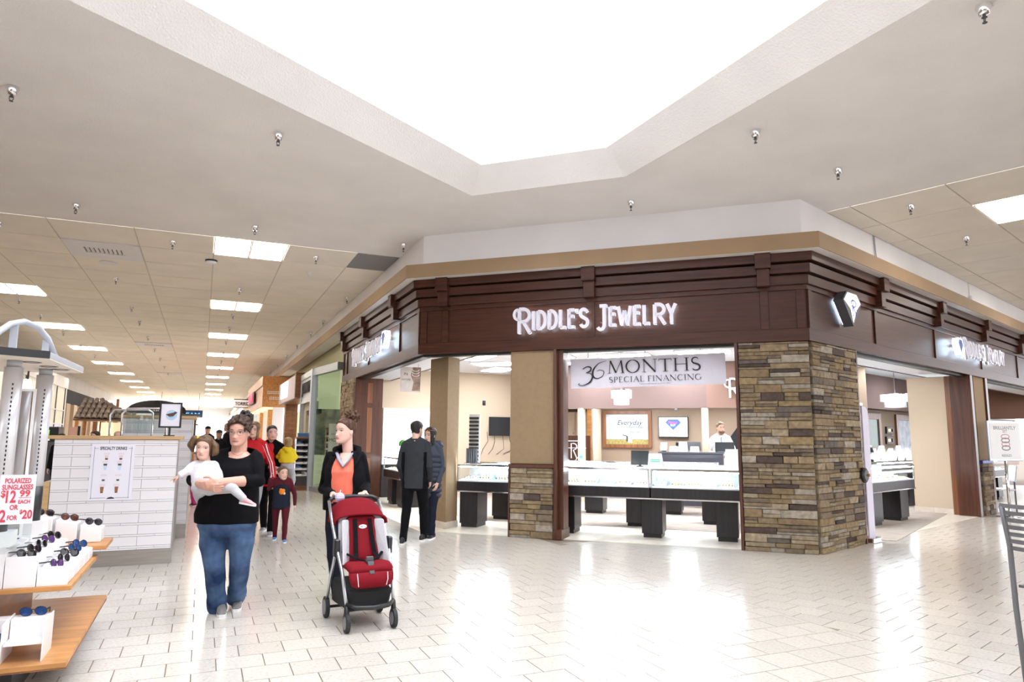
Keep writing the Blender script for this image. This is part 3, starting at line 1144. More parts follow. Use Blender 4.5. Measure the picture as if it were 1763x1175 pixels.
# ceiling lamps inside the shop
SHOPL = [(1.0, 2.2), (2.6, 2.2), (4.2, 2.2), (1.0, 4.0), (2.6, 4.2), (4.2, 4.0), (-0.6, 5.0), (-0.8, 3.4), (5.6, 2.4), (5.5, 4.2), (1.6, 5.5), (3.6, 5.5)]
panel = MB().box(-0.5, 0.5, -0.28, 0.28, -0.012, 0).mesh('diffuser', 'light_panel_cool')
frm = MB().box(-0.54, 0.54, -0.32, 0.32, 0.0, 0.02).mesh('frame', 'white')
spots = [(FM.w(u, v, ZS - 0.02), FM.th) for u, v in SHOPL]
spots += [(FR.w(u, 1.9, ZS - 0.02), FR.th) for u in (3.0, 5.0, 7.6, 10.5)] + [(FL.w(u, v, ZS - 0.02), FL.th) for u, v in ((-5.2, 1.9), (-3.0, 2.1), (-1.4, 2.6), (-5.3, 3.6))]
for p, th in spots:
    t = thing('shop_ceiling_light', 'flat white ceiling light panel inside the jewelry shop', 'ceiling light', p, th, 'light panels inside the jewelry shop')
    place('frame', frm, t)
    place('diffuser', panel, t)
for u, v, zz in ((1.9, 7.0, 2.29), (3.2, 7.0, 2.29), (4.7, 7.0, 2.29)):
    t = thing('shop_ceiling_light', 'flat white ceiling light panel over the back sales area', 'ceiling light', FM.w(u, v, zz), FM.th, 'light panels over the back sales area')
    place('frame', frm, t)
    place('diffuser', panel, t)

# ------------------------------------------------------------------ showcases
mat('jewel_tray', (0.90, 0.91, 0.94), 0.6)
mat('jewel_blue', (0.45, 0.58, 0.68), 0.5)
mat('gold', (0.7, 0.5, 0.2), 0.25, 1.0)


def showcase(fr, u0, u1, v0, label, peds, depth=0.52, top=1.035, seed=0, pv=None):
    t = thing('display_case', label, 'display case', fr.w(u0, v0, 0), fr.th, None)
    L = u1 - u0
    r = random.Random(seed)
    box_part('base_rail', 'black_laminate', t, 0.0, L, 0.0, depth, 0.605, 0.755, 0.003)
    box_part('trim', 'chrome', t, -0.01, L + 0.01, -0.012, depth + 0.012, 0.585, 0.605)
    box_part('deck', 'jewel_tray', t, 0.01, L - 0.01, 0.01, depth - 0.01, 0.755, 0.775)
    box_part('front_glass', 'glass', t, 0.02, L - 0.02, 0.0, 0.006, 0.775, top - 0.02)
    box_part('top_glass', 'glass', t, 0.0, L, 0.0, depth, top - 0.012, top)
    box_part('back_panel', 'white', t, 0.0, L, depth - 0.02, depth, 0.775, top - 0.012)
    for x in (0.0, L - 0.02):
        box_part('frame_post', 'chrome', t, x, x + 0.02, -0.004, 0.02, 0.755, top)
    box_part('top_rail', 'chrome', t, 0.0, L, -0.008, 0.02, top - 0.03, top + 0.002)
    box_part('light_bar', 'led_strip', t, 0.04, L - 0.04, 0.022, 0.04, top - 0.045, top - 0.03)
    n = max(2, int(L / 0.24))
    for k in range(n):
        x = (k + 0.5) * L / n
        w_ = L / n * 0.38
        sl = r.uniform(0.02, 0.10)
        kind = r.random()
        m_ = 'jewel_tray' if kind < 0.6 else 'jewel_blue'
        mb = MB()
        mb.hull8([(x - w_, 0.10, 0.776), (x + w_, 0.10, 0.776), (x + w_, 0.40, 0.776), (x - w_, 0.40, 0.776)],
                 [(x - w_, 0.10, 0.79), (x + w_, 0.10, 0.79), (x + w_, 0.40, 0.79 + sl), (x - w_, 0.40, 0.79 + sl)])
        tr = mb.build('jewelry_tray', m_, t)
        g = MB()
        for q in range(4):
            for s_ in range(2):
                cx_, cy_ = x - w_ * 0.7 + q * w_ * 0.47, 0.16 + s_ * 0.12
                zz = 0.79 + sl * (cy_ - 0.1) / 0.3
                g.lathe([(0.008, 0), (0.014, 0.006), (0.01, 0.02), (0.002, 0.026)], 6, (cx_, cy_, zz))
        g.build('ring_display', 'gold' if k % 3 else 'chrome', tr)
        if r.random() < 0.5:
            b = MB()
            b.lathe([(0.03, 0), (0.03, 0.006), (0.008, 0.012), (0.02, 0.05), (0.045, 0.09), (0.03, 0.12), (0.006, 0.13)], 10, (x + 0.02, 0.43, 0.776))
            b.build('necklace_bust', 'jewel_tray', t)
    for (a, b) in peds:
        w0 = pv if pv is not None else 0.08
        p = MB().box(a - u0, b - u0, w0, depth - 0.02, 0.065, 0.59).build('pedestal', 'black_laminate', t, bevel=0.004)
        MB().box(a - u0 + 0.02, b - u0 - 0.02, w0 + 0.025, depth - 0.04, 0.0, 0.065).build('toe_kick', 'black', p)
    return t


showcase(FM, 2.0, 3.62, 0.50, 'lit glass jewelry case under the left half of the banner', [(2.1, 2.42)], seed=1, depth=0.62, pv=0.16)
showcase(FM, 3.64, 5.1, 0.50, 'lit glass jewelry case beside the stone corner pillar', [(3.47, 3.78), (4.56, 4.87)], seed=2, depth=0.62, pv=0.16)
showcase(FM, 0.40, 1.55, 0.66, 'lit glass jewelry case between the corner column and the stone pier', [(0.42, 0.74)], seed=3, depth=0.55)
showcase(FM, 0.3, 1.7, 1.9, 'second row glass jewelry case seen left of the stone pier', [(0.52, 0.87)], seed=4)
showcase(FM, 2.4, 3.7, 1.85, 'glass jewelry case in the middle of the shop, behind the banner cases', [(3.0, 3.28)], seed=5)
showcase(FM, 4.1, 5.3, 2.6, 'glass jewelry case in the second row near the stone pillar', [(4.2, 4.5)], seed=6)
showcase(FM, 1.4, 2.7, 3.6, 'glass jewelry case in the third row below the picture of the couple', [(1.85, 2.22)], seed=7)
showcase(FM, 3.0, 4.4, 4.0, 'glass jewelry case in front of the clerk', [(3.3, 3.7)], seed=8)
showcase(FR, 3.25, 5.5, 0.6, 'lit glass jewelry case behind the white roll-up banner', [(3.7, 4.1), (4.95, 5.35)], seed=9, depth=0.6)
showcase(FR, 8.6, 10.6, 0.8, 'lit glass jewelry case behind the pedestal sign', [(8.8, 9.2), (10.1, 10.5)], seed=12)
showcase(FR, 10.9, 12.9, 0.8, 'black based jewelry case at the right edge', [(11.1, 11.5), (12.3, 12.7)], seed=13)
showcase(FL, -4.9, -3.5, 0.62, 'low glass jewelry case in front of the bright wall case', [(-4.8, -4.4), (-4.0, -3.6)], seed=14)
# bright tall wall case against the side wall
t = thing('wall_case', 'tall bright white wall case behind the couple', 'wall case', FL.w(-6.7, 0, 0), FL.th)
box_part('back_panel', 'lit_white', t, 0.02, 0.05, 0.92, 2.6, 0.8, 2.15)
box_part('base', 'black_laminate', t, 0.02, 0.42, 0.9, 2.62, 0.0, 0.8, 0.004)
box_part('shelf_top', 'white', t, 0.02, 0.42, 0.9, 2.62, 2.15, 2.2)
for v in (0.9, 1.45, 2.05, 2.6):
    box_part('upright', 'off_white', t, 0.02, 0.40, v, v + 0.02, 0.8, 2.15)
for z in (1.2, 1.6):
    box_part('glass_shelf', 'glass', t, 0.05, 0.4, 0.92, 2.6, z, z + 0.008)
# a vase of green on it
pot = thing('potted_plant', 'small round green plant in a glass vase on the counter behind the man', 'plant', FL.w(-4.2, 0.86, 1.035), 0)
vm = MB().lathe([(0.05, 0), (0.075, 0.08), (0.07, 0.16), (0.04, 0.2), (0.05, 0.22)], 16)
vm.build('vase', 'glass', pot, smooth=True)
mat('leaf_green', (0.06, 0.28, 0.04), 0.6)
gm = MB()
rr = random.Random(3)
for k in range(160):
    a, b = rr.uniform(0, 6.28), rr.uniform(-0.4, 1.5)
    d = Vector((math.cos(a) * math.cos(b), math.sin(a) * math.cos(b), math.sin(b)))
    c = Vector((0, 0, 0.29)) + d * 0.085
    s = d.cross(Vector((0, 0, 1.0))).normalized() * 0.02
    q = d.cross(s).normalized() * 0.024
    gm.add([c - s, c - q + d * .008, c + s, c + q + d * .008], [(0, 1, 2, 3)])
gm.build('foliage', 'leaf_green', pot)
MB().tube([(0, 0, 0.1), (0, 0, 0.28)], 0.012, 6).build('stem', 'leaf_green', pot)

# ------------------------------------------------------------------ banner: 36 MONTHS SPECIAL FINANCING
mat('banner_white', (0.80, 0.77, 0.87), 0.6)
mat('ink', (0.02, 0.02, 0.024), 0.6)
VB = 0.36
(u0, z1), (u1, z0) = FM.uz(983, 620, VB), FM.uz(1251, 665, VB)
bw, bh = u1 - u0, 0.46
zb = 2.25
bn = thing('hanging_banner', 'white banner reading 36 months special financing in the main opening', 'banner', FM.w(u0, VB, zb), FM.th)
bn.rotation_euler = (0, R(-0.9), FM.th)
mb = MB()
N = 24
g = [[(bw * i / N, 0.012 * math.sin(i * 0.9) * (1 - j * 0.5) * 0.5, bh * j) for i in range(N + 1)] for j in (0, 1)]
fr_ = [p for row in g for p in row]
mb.add(fr_ + [(p[0], p[1] + 0.002, p[2]) for p in fr_],
       [(i, i + 1, N + 2 + i, N + 1 + i) for i in range(N)] + [(2 * N + 2 + i + 1, 2 * N + 2 + i, 3 * N + 3 + i, 3 * N + 4 + i) for i in range(N)])
mb.build('cloth', 'banner_white', bn)
for x in (0.12 * bw, 0.5 * bw, 0.85 * bw):
    MB().tube([(x, 0, bh), (x + 0.01, 0, 2.95 - zb)], 0.004, 5).build('hanging_wire', 'dark_grey', bn)


SER = {
    'M': (1.02, [([(0.08, 0), (0.16, 1)], .035), ([(0.16, 1), (0.5, 0.04)], .11), ([(0.5, 0.04), (0.84, 1)], .035), ([(0.84, 1), (0.94, 0)], .11), ([(0, 0.015), (0.18, 0.015)], .03), ([(0.8, 0.015), (1.04, 0.015)], .03)]),
    'O': (1.0, [(arc(0.48, 0.5, 0.4, 0.49, 90, 450, 28), [.035 + .075 * abs(math.cos(R(90 + 360 * i / 28))) for i in range(29)])]),
    'N': (0.95, [([(0.12, 0), (0.12, 1)], .035), ([(0.1, 1), (0.8, 0.0)], .11), ([(0.8, 0), (0.8, 1)], .035), ([(0, 0.015), (0.24, 0.015)], .03), ([(0.68, 0.985), (0.92, 0.985)], .03), ([(0, .985), (.14, .985)], .03)]),
    'T': (0.82, [([(0.4, 0), (0.4, 0.97)], .11), ([(0.02, 0.96), (0.78, 0.96)], .045), ([(0.03, 0.98), (0.01, 0.82)], .03), ([(0.77, 0.98), (0.79, 0.82)], .03), ([(0.24, 0.015), (0.56, 0.015)], .03)]),
    'H': (0.98, [([(0.14, 0), (0.14, 1)], .11), ([(0.8, 0), (0.8, 1)], .11), ([(0.14, 0.52), (0.8, 0.52)], .035), ([(0.0, 0.015), (0.28, 0.015)], .03), ([(0.66, 0.015), (0.94, 0.015)], .03), ([(0.0, 0.985), (0.28, 0.985)], .03), ([(0.66, 0.985), (0.94, 0.985)], .03)]),
    'S': (0.62, [(arc(0.28, 0.75, 0.2, 0.23, 30, 235, 12) + arc(0.3, 0.25, 0.23, 0.24, 60, -155, 14), [.04] + [.05 + .06 * math.sin(math.pi * i / 26) for i in range(26)] + [.04])]),
    'P': (0.66, [([(0.14, 0), (0.14, 1)], .11), ([(0.14, 0.97), (0.3, 0.97)] + arc(0.3, 0.74, 0.25, 0.23, 85, -90, 12) + [(0.14, 0.51)], [.03, .04] + [.04 + .06 * math.sin(math.pi * i / 12) for i in range(13)] + [.03]), ([(0, 0.015), (0.28, 0.015)], .03)]),
    'E': (0.66, [([(0.14, 0), (0.14, 1)], .11), ([(0.05, 0.97), (0.5, 0.97)], .04), ([(0.14, 0.52), (0.42, 0.52)], .035), ([(0.05, 0.02), (0.55, 0.02)], .04), ([(0.5, 1), (0.5, 0.85)], .03), ([(0.55, 0), (0.57, 0.16)], .03)]),
    'C': (0.86, [(arc(0.46, 0.5, 0.38, 0.49, 40, 318, 22), [.05 + .06 * max(0, -math.cos(R(40 + 278 * i / 22))) for i in range(23)])]),
    'I': (0.36, [([(0.15, 0), (0.15, 1)], .11), ([(0.0, 0.015), (0.3, 0.015)], .03), ([(0.0, 0.985), (0.3, 0.985)], .03)]),
    'A': (0.88, [([(0.08, 0), (0.42, 1)], .035), ([(0.42, 1), (0.78, 0)], .11), ([(0.2, 0.33), (0.64, 0.33)], .035), ([(0, 0.015), (0.2, 0.015)], .03), ([(0.64, 0.015), (0.9, 0.015)], .03)]),
    'L': (0.66, [([(0.14, 0), (0.14, 1)], .11), ([(0.02, 0.02), (0.56, 0.02)], .04), ([(0.56, 0), (0.58, 0.18)], .03), ([(0, 0.985), (0.28, 0.985)], .03)]),
    'F': (0.62, [([(0.14, 0), (0.14, 1)], .11), ([(0.05, 0.97), (0.52, 0.97)], .04), ([(0.14, 0.52), (0.42, 0.52)], .035), ([(0.52, 1), (0.52, 0.84)], .03), ([(0, 0.015), (0.28, 0.015)], .03)]),
    'G': (0.92, [(arc(0.46, 0.5, 0.38, 0.49, 42, 345, 22), [.05 + .06 * max(0, -math.cos(R(42 + 303 * i / 22))) for i in range(23)]), ([(0.78, 0.06), (0.78, 0.42)], .09), ([(0.66, 0.42), (0.9, 0.42)], .03)]),
}


def serif(word, parent, x0, x1, z, h, y, m='ink', name='lettering'):
    tot = sum(0.36 if c == ' ' else SER[c][0] + 0.06 for c in word)
    sx = (x1 - x0) / tot
    mb = MB()
    x = 0
    for c in word:
        if c == ' ':
            x += 0.36
            continue
        for pts, w_ in SER[c][1]:
            P_ = [(x0 + (x + p[0]) * sx, z + p[1] * h) for p in pts]
            k_ = (sx + h) / 2
            ribbon(mb, P_, [q * k_ for q in w_] if isinstance(w_, list) else w_ * k_, y, y + 0.003)
        x += SER[c][0] + 0.06
    return mb.build(name, m, parent)


serif('MONTHS', bn, 0.255 * bw, 0.86 * bw, 0.215, 0.195, -0.018)
serif('SPECIAL FINANCING', bn, 0.26 * bw, 0.855 * bw, 0.075, 0.085, -0.018)
mb = MB()


def crom(P_, n=8):
    out = []
    for i in range(len(P_) - 1):
        p0, p1, p2, p3 = P_[max(0, i - 1)], P_[i], P_[i + 1], P_[min(len(P_) - 1, i + 2)]
        for k in range(n):
            t_ = k / n
            out.append(tuple(0.5 * (2 * b_ + (c_ - a_) * t_ + (2 * a_ - 5 * b_ + 4 * c_ - d_) * t_ ** 2 + (3 * b_ - a_ - 3 * c_ + d_) * t_ ** 3) for a_, b_, c_, d_ in zip(p0, p1, p2, p3)))
    return out + [P_[-1]]


sw = bw
for pts in ([(0.085, 0.30, .012), (0.115, 0.335, .014), (0.14, 0.315, .022), (0.135, 0.265, .022), (0.108, 0.24, .008), (0.138, 0.225, .012), (0.15, 0.17, .026), (0.13, 0.09, .022), (0.085, 0.045, .012), (0.055, 0.06, .012), (0.062, 0.085, .006)],
            [(0.245, 0.415, .004), (0.19, 0.37, .010), (0.155, 0.27, .026), (0.155, 0.18, .026), (0.18, 0.145, .016), (0.215, 0.175, .010), (0.228, 0.24, .010), (0.205, 0.275, .008), (0.18, 0.26, .006)]):
    c = crom(pts)
    ribbon(mb, [(p[0] * sw, p[1]) for p in c], [max(0.004, p[2]) for p in c], -0.018, -0.015)
mb.build('numeral', 'ink', bn)
text('*subject to credit approval. see store for details.', 'mid_grey', bn, (0.56 * bw, -0.018, 0.04), w=0.2 * bw, ext=0.001)

# hanging poster on the left side opening
(vv0, zz1) = FL.vz(693, 640, -3.0)
p = thing('hanging_poster', 'small hanging poster with pearls above the couple', 'poster', FL.w(-2.4, 0.5, 2.36), FL.th + R(90))
mat('poster_cream', (0.75, 0.68, 0.63), 0.6, noise_=(6, 0.12))
mat('poster_brown', (0.28, 0.18, 0.13), 0.6, noise_=(9, 0.4))
box_part('sheet', 'poster_cream', p, -0.21, 0.21, -0.004, 0.004, 0.0, 0.5)
mb = MB()
mb.add([(0.04, -0.005, 0.5), (0.0, -0.005, 0.34), (0.06, -0.005, 0.2), (0.03, -0.005, 0.03), (0.2, -0.005, 0.03), (0.21, -0.005, 0.5)], [(0, 1, 2, 3, 4, 5)])
mb.build('portrait_print', 'poster_brown', p)
for k in range(3):
    b = MB()
    for q in range(9):
        a = math.pi + math.pi * q / 8
        b.ell((0.1 + 0.07 * math.cos(a), -0.008, 0.45 - k * 0.05 + 0.03 * math.sin(a)), (0.009, 0.004, 0.009), 6, 5)
    b.build('pearl_print', 'white', p)
text('IN', 'ink', p, (-0.1, -0.006, 0.36), h=0.055)
text('NATURE', 'ink', p, (-0.09, -0.006, 0.25), w=0.18)
for x in (-0.16, 0.16):
    MB().tube([(x, 0, 0.5), (x, 0, 0.57)], 0.003, 5).build('hanging_wire', 'dark_grey', p)


# ------------------------------------------------------------------ chandeliers
mat('crystal', (1, 1, 1), 0.2, emit=(0.92, 0.95, 1.0), es=3.0)
mat('crystal_dim', (0.85, 0.88, 0.93), 0.15)


def chandelier(p, ztop, label, s=1.0):
    t = thing('crystal_chandelier', label, 'chandelier', p)
    for k, (r0, r1, z0, z1) in enumerate(((0.19, 0.19, 0.13, 0.30), (0.14, 0.14, 0.0, 0.15))):
        mb = MB()
        n_ = 30
        for i in range(n_):
            a = 2 * math.pi * i / n_
            nz = int((z1 - z0) / 0.028)
            for j in range(nz):
                c = (r0 * s * math.cos(a), r0 * s * math.sin(a), z0 + 0.014 + 0.028 * j)
                mb.ell(c, (0.017 * s, 0.017 * s, 0.0135), 5, 4)
        mb.build('crystal_tier', 'crystal_dim', t)
        MB().lathe([(r0 * s * 0.85, z0 + 0.01), (r0 * s * 0.85, z1 - 0.01)], 20).build('lamp_glass', 'crystal', t)
        MB().lathe([(r0 * s * 1.03, z1 - 0.008), (r0 * s * 1.03, z1 + 0.008)], 24).build('tier_ring', 'chrome', t)
    MB().tube([(0, 0, 0.28), (0, 0, ztop - p[2] - 0.02)], 0.006, 6).build('rod', 'chrome', t)
    MB().lathe([(0.06, ztop - p[2] - 0.03), (0.06, ztop - p[2])], 16).build('canopy', 'chrome', t)


c = FM.w(2.65, 3.5, 2.14)
chandelier(c, ZS, 'square-tiered crystal chandelier hanging below the banner')
c = FR.w(7.95, 1.7, 2.24)
chandelier(c, ZS, 'crystal chandelier seen through the right opening', 1.5)


# ------------------------------------------------------------------ pictures, screens and desk things at the back
def picture(fr, px0, py0, px1, py1, v, label, mframe, mart, fw=0.09, name='framed_picture'):
    (a, zt), (b, zb_) = fr.uz(px0, py0, v), fr.uz(px1, py1, v)
    t = thing(name, label, 'picture', fr.w((a + b) / 2, v - 0.03, zb_), fr.th)
    w_, h_ = abs(b - a), zt - zb_
    box_part('art', mart, t, -w_ / 2 + fw * .8, w_ / 2 - fw * .8, 0.0, 0.02, fw * .8, h_ - fw * .8)
    for (x0, x1, z0_, z1_) in ((-w_ / 2, -w_ / 2 + fw, 0, h_), (w_ / 2 - fw, w_ / 2, 0, h_), (-w_ / 2 + fw, w_ / 2 - fw, 0, fw), (-w_ / 2 + fw, w_ / 2 - fw, h_ - fw, h_)):
        box_part('frame', mframe, t, x0, x1, -0.03, 0.025, z0_, z1_, 0.004)
    return t, w_, h_


mat('art_sky', (0.38, 0.47, 0.58), 0.6, noise_=((2, 2, 5), 0.2, (0.60, 0.60, 0.64)))
mat('art_field', (0.30, 0.25, 0.08), 0.6, noise_=(20, 0.3))
mat('art_dark', (0.05, 0.09, 0.075), 0.2)
mat('art_pale', (0.62, 0.66, 0.74), 0.6, noise_=(4, 0.25))
t, w_, h_ = picture(FM, 1038, 708, 1123, 772, 8.0, 'large framed picture of a couple in a field inside the shop', 'wood_post_light', 'art_sky')
box_part('field_print', 'art_field', t, -w_ / 2 + 0.09, w_ / 2 - 0.09, -0.003, 0.0, 0.09, 0.22)
text('Everyday', 'ink', t, (0.08, -0.003, h_ * 0.66), w=0.66, ext=0, shear=0.3)
text('FAIRY TALES', 'ink', t, (0.22, -0.003, h_ * 0.55), w=0.40, ext=0)
text("RIDDLE'S", 'ink', t, (0.22, -0.003, h_ * 0.42), w=0.26, ext=0)
mb = MB()
mb.box(-0.02, 0.02, -0.006, -0.003, 0.16, 0.3)
ribbon(mb, [(0.0, 0.3), (-0.12, 0.33)], 0.02, -0.006, -0.003)
mb.build('groom_print', 'ink', t)
MB().add([(0.02, -0.006, 0.14), (0.14, -0.006, 0.14), (0.07, -0.006, 0.3), (0.04, -0.006, 0.3)], [(0, 1, 2, 3)]).build('bride_print', 'white', t)

mat('screen_white', (0.9, 0.9, 0.95), 0.3, emit=(0.93, 0.95, 1.0), es=0.95)
mat('logo_blue', (0.05, 0.1, 0.6), 0.4, emit=(0.05, 0.1, 0.6), es=0.5)
mat('logo_red', (0.75, 0.05, 0.1), 0.4, emit=(0.75, 0.05, 0.1), es=0.5)


def screen(fr, px0, py0, px1, py1, v, label, on):
    (a, zt), (b, zb_) = fr.uz(px0, py0, v), fr.uz(px1, py1, v)
    w_, h_ = abs(b - a), zt - zb_
    t = thing('television', label, 'television', fr.w((a + b) / 2, v - 0.09, zb_), fr.th)
    box_part('body', 'black', t, -w_ / 2, w_ / 2, 0.0, 0.05, 0, h_, 0.006)
    box_part('screen', 'screen_white' if on else 'black', t, -w_ / 2 + 0.02, w_ / 2 - 0.02, -0.003, 0.0, 0.04, h_ - 0.02)
    box_part('bracket', 'dark_grey', t, -0.1, 0.1, 0.05, 0.088, h_ * 0.3, h_ * 0.7)
    return t, w_, h_


t, w_, h_ = screen(FM, 1134, 718, 1186, 755, 8.0, 'wall television showing a blue diamond logo', True)
mb = MB()
mb.add([(-0.2, -0.005, h_ * .72), (-0.12, -0.005, h_ * .88), (0.12, -0.005, h_ * .88), (0.2, -0.005, h_ * .72), (0, -0.005, h_ * .36)], [(4, 3, 2, 1, 0)])
mb.build('diamond_logo', 'logo_blue', t)
text('Power', 'logo_red', t, (0, -0.007, h_ * .73), w=0.22, ext=0, bold=0.02)
text('BUY', 'screen_white', t, (0, -0.007, h_ * .6), w=0.12, ext=0, bold=0.02)
# the black television on the side wall
(v0, zt), (v1, zb_) = FL.vz(843, 718, -6.6), FL.vz(878, 751, -6.6)
t = thing('television', 'switched-off black television on the cream side wall', 'television', FL.w(-6.7, (v0 + v1) / 2, zb_), FL.th + R(90))
w_, h_ = abs(v1 - v0), zt - zb_
box_part('body', 'black', t, -w_ / 2, w_ / 2, -0.10, -0.05, 0, h_, 0.006)
box_part('screen', 'black', t, -w_ / 2 + 0.02, w_ / 2 - 0.02, -0.103, -0.10, 0.03, h_ - 0.02)
box_part('bracket', 'dark_grey', t, -0.1, 0.1, -0.05, -0.001, h_ * 0.3, h_ * 0.7)
for k, x in enumerate((-0.35, -0.15, 0.1, 0.3)):
    MB().tube([(x, -0.04, 0.1), (x + 0.04, -0.02, -0.15), (x - 0.1 + 0.08 * k, -0.015, -0.35), (x - 0.15, -0.012, -0.5)], 0.006, 5).build('cable', 'black', t)
v0, z0_ = FL.vz(833, 698, -6.7)
t = thing('thermostat', 'small dark box on the cream side wall above the television', 'wall box', FL.w(-6.7, v0, z0_), FL.th + R(90))
box_part('case', 'black', t, -0.04, 0.04, -0.03, -0.001, 0, 0.12, 0.004)
box_part('dial', 'dark_grey', t, -0.02, 0.02, -0.034, -0.03, 0.05, 0.1)
# watch rack on the left case
t = thing('watch_rack', 'tall rack of watch straps on the case beside the corner column', 'rack', FM.w(0.5, 1.04, 1.036), FM.th)
box_part('backboard', 'white', t, -0.10, 0.1, 0.1, 0.12, 0, 0.85)
for k in range(12):
    box_part('strap', 'black', t, -0.085 + 0.0, 0.085, 0.06, 0.1, 0.05 + k * 0.065, 0.085 + k * 0.065, 0.003)
for k in range(5):
    box_part('front_strap', 'dark_grey', t, -0.1 + k * 0.042, -0.07 + k * 0.042, -0.02, 0.02, 0.0, 0.26, 0.003)
box_part('foot', 'dark_grey', t, -0.12, 0.12, -0.05, 0.13, 0.0, 0.012)


def bottle(p, label, rzz=0):
    t = thing('sanitizer_bottle', label, 'bottle', p, rzz)
    MB().lathe([(0.035, 0), (0.038, 0.01), (0.038, 0.12), (0.03, 0.14), (0.012, 0.15), (0.012, 0.165)], 14).build('body', 'white', t, smooth=True)
    mb = MB()
    mb.lathe([(0.006, 0.165), (0.006, 0.2)], 8)
    mb.box(-0.045, 0.012, -0.008, 0.008, 0.195, 0.208)
    mb.build('pump', 'white', t)
    MB().lathe([(0.0385, 0.04), (0.0385, 0.1)], 14, cap=False).build('label_wrap', 'label_green', t)


mat('label_green', (0.05, 0.35, 0.2), 0.5)
bottle(FM.w(1.1, 2.1, 1.036), 'white pump bottle on the case left of the stone pier')
bottle(FM.w(1.75, 3.8, 1.036), 'pump bottle with green label on the case below the left bulkhead column')
# printer
t = thing('receipt_printer', 'flat silver machine on the case under the dark television', 'printer', FM.w(1.45, 2.1, 1.036), FM.th)
box_part('body', 'off_white', t, -0.17, 0.17, -0.12, 0.12, 0, 0.1, 0.01)
box_part('slot', 'dark_grey', t, -0.15, 0.15, -0.123, -0.118, 0.05, 0.06)
box_part('tray', 'chrome', t, -0.17, 0.17, -0.15, -0.12, 0.015, 0.025)


def card(p, th, w_, h_, label, m='white', tilt=0.12, lines=0):
    t = thing('counter_card', label, 'sign card', p, th)
    mb = MB().hull8([(-w_ / 2, -0.002, 0), (w_ / 2, -0.002, 0), (w_ / 2, 0.006, 0), (-w_ / 2, 0.006, 0)],
                    [(-w_ / 2 * .86, tilt * h_ - 0.002, h_), (w_ / 2 * .86, tilt * h_ - 0.002, h_), (w_ / 2 * .86, tilt * h_ + 0.006, h_), (-w_ / 2 * .86, tilt * h_ + 0.006, h_)])
    mb.build('face', m, t)
    mb = MB().hull8([(-w_ / 2, 0.16, 0), (w_ / 2, 0.16, 0), (w_ / 2, 0.164, 0), (-w_ / 2, 0.164, 0)],
                    [(-w_ / 2 * .86, tilt * h_ + 0.006, h_ * .98), (w_ / 2 * .86, tilt * h_ + 0.006, h_ * .98), (w_ / 2 * .86, tilt * h_ + 0.010, h_ * .98), (-w_ / 2 * .86, tilt * h_ + 0.01, h_ * .98)])
    mb.build('back_leaf', m, t)
    for k in range(lines):
        zz = h_ * (0.52 - 0.12 * k)
        box_part('print_line', 'label_green', t, -w_ * 0.32, w_ * 0.32, zz * tilt - 0.006, zz * tilt - 0.002, zz, zz + 0.018)
    return t


card(FM.w(3.66, 0.86, 1.037), FM.th, 0.23, 0.22, 'white folded card with green lines on the middle case', lines=2)
card(FM.w(4.83, 0.9, 1.037), FM.th, 0.28, 0.30, 'large white card on the case beside the stone pillar')
t = thing('monitor', 'black monitor seen from behind on the middle case', 'monitor', FM.w(3.40, 1.02, 1.037), FM.th)
box_part('shell', 'black', t, -0.14, 0.14, 0.0, 0.03, 0.04, 0.26, 0.008)
box_part('stand', 'black', t, -0.05, 0.05, -0.03, 0.08, 0.0, 0.02)
box_part('neck', 'black', t, -0.02, 0.02, 0.0, 0.03, 0.0, 0.1)
# back sales desk with its things
(a_, zt_), (b_, _) = FM.uz(1135, 778, 5.6), FM.uz(1290, 778, 5.6)
DW = 1.35
desk = thing('sales_desk', 'dark grey sales desk at the back of the shop', 'desk', FM.w(a_, 5.6, 0), FM.th)
mat('desk_grey', (0.06, 0.06, 0.075), 0.35)
box_part('front', 'desk_grey', desk, 0, DW, 0, 0.03, 0.05, zt_ - 0.04, 0.004)
box_part('top', 'desk_grey', desk, -0.02, DW + 0.02, -0.02, 0.36, zt_ - 0.04, zt_, 0.004)
box_part('trim', 'chrome', desk, 0, DW, -0.006, 0.0, 0.85, 0.87)
for x in (0.0, DW - 0.03):
    box_part('side', 'desk_grey', desk, x, x + 0.03, 0.03, 0.34, 0.0, zt_ - 0.04)
DZ = zt_ + 0.001


def desk_pos(px, d=0.2):
    return FM.w(FM.uz(px, 778, 5.6 + d)[0], 5.6 + d, DZ)


t = thing('card_terminal', 'white card terminal tilted on the sales desk', 'terminal', desk_pos(1143), FM.th)
MB().hull8([(-0.07, -0.06, 0.02), (0.07, -0.06, 0.02), (0.07, 0.06, 0.1), (-0.07, 0.06, 0.1)], [(-0.07, -0.08, 0.06), (0.07, -0.08, 0.06), (0.07, 0.03, 0.2), (-0.07, 0.03, 0.2)]).build('body', 'white', t)
box_part('base', 'dark_grey', t, -0.05, 0.05, -0.05, 0.06, 0, 0.04)
for px, lb, m_ in ((1160, 'low white box of pamphlets on the sales desk', 'white'), (1176, 'upright pink and white flyer on the sales desk', 'art_pale'), (1196, 'white card before the dark monitor on the sales desk', 'white')):
    hgt = 0.22 if px == 1176 else 0.12
    card(desk_pos(px, 0.02), FM.th, 0.2, hgt, lb, m_)
t = thing('monitor', 'dark monitor standing on the sales desk left of the bulkhead column', 'monitor', desk_pos(1194, 0.25), FM.th)
box_part('shell', 'dark_grey', t, -0.16, 0.16, 0, 0.03, 0.03, 0.22, 0.006)
box_part('foot', 'black', t, -0.07, 0.07, -0.03, 0.08, 0, 0.015)
box_part('neck', 'black', t, -0.02, 0.02, 0.005, 0.03, 0.0, 0.1)
t = thing('laptop', 'black laptop open in front of the clerk', 'laptop', desk_pos(1248, 0.1), FM.th)
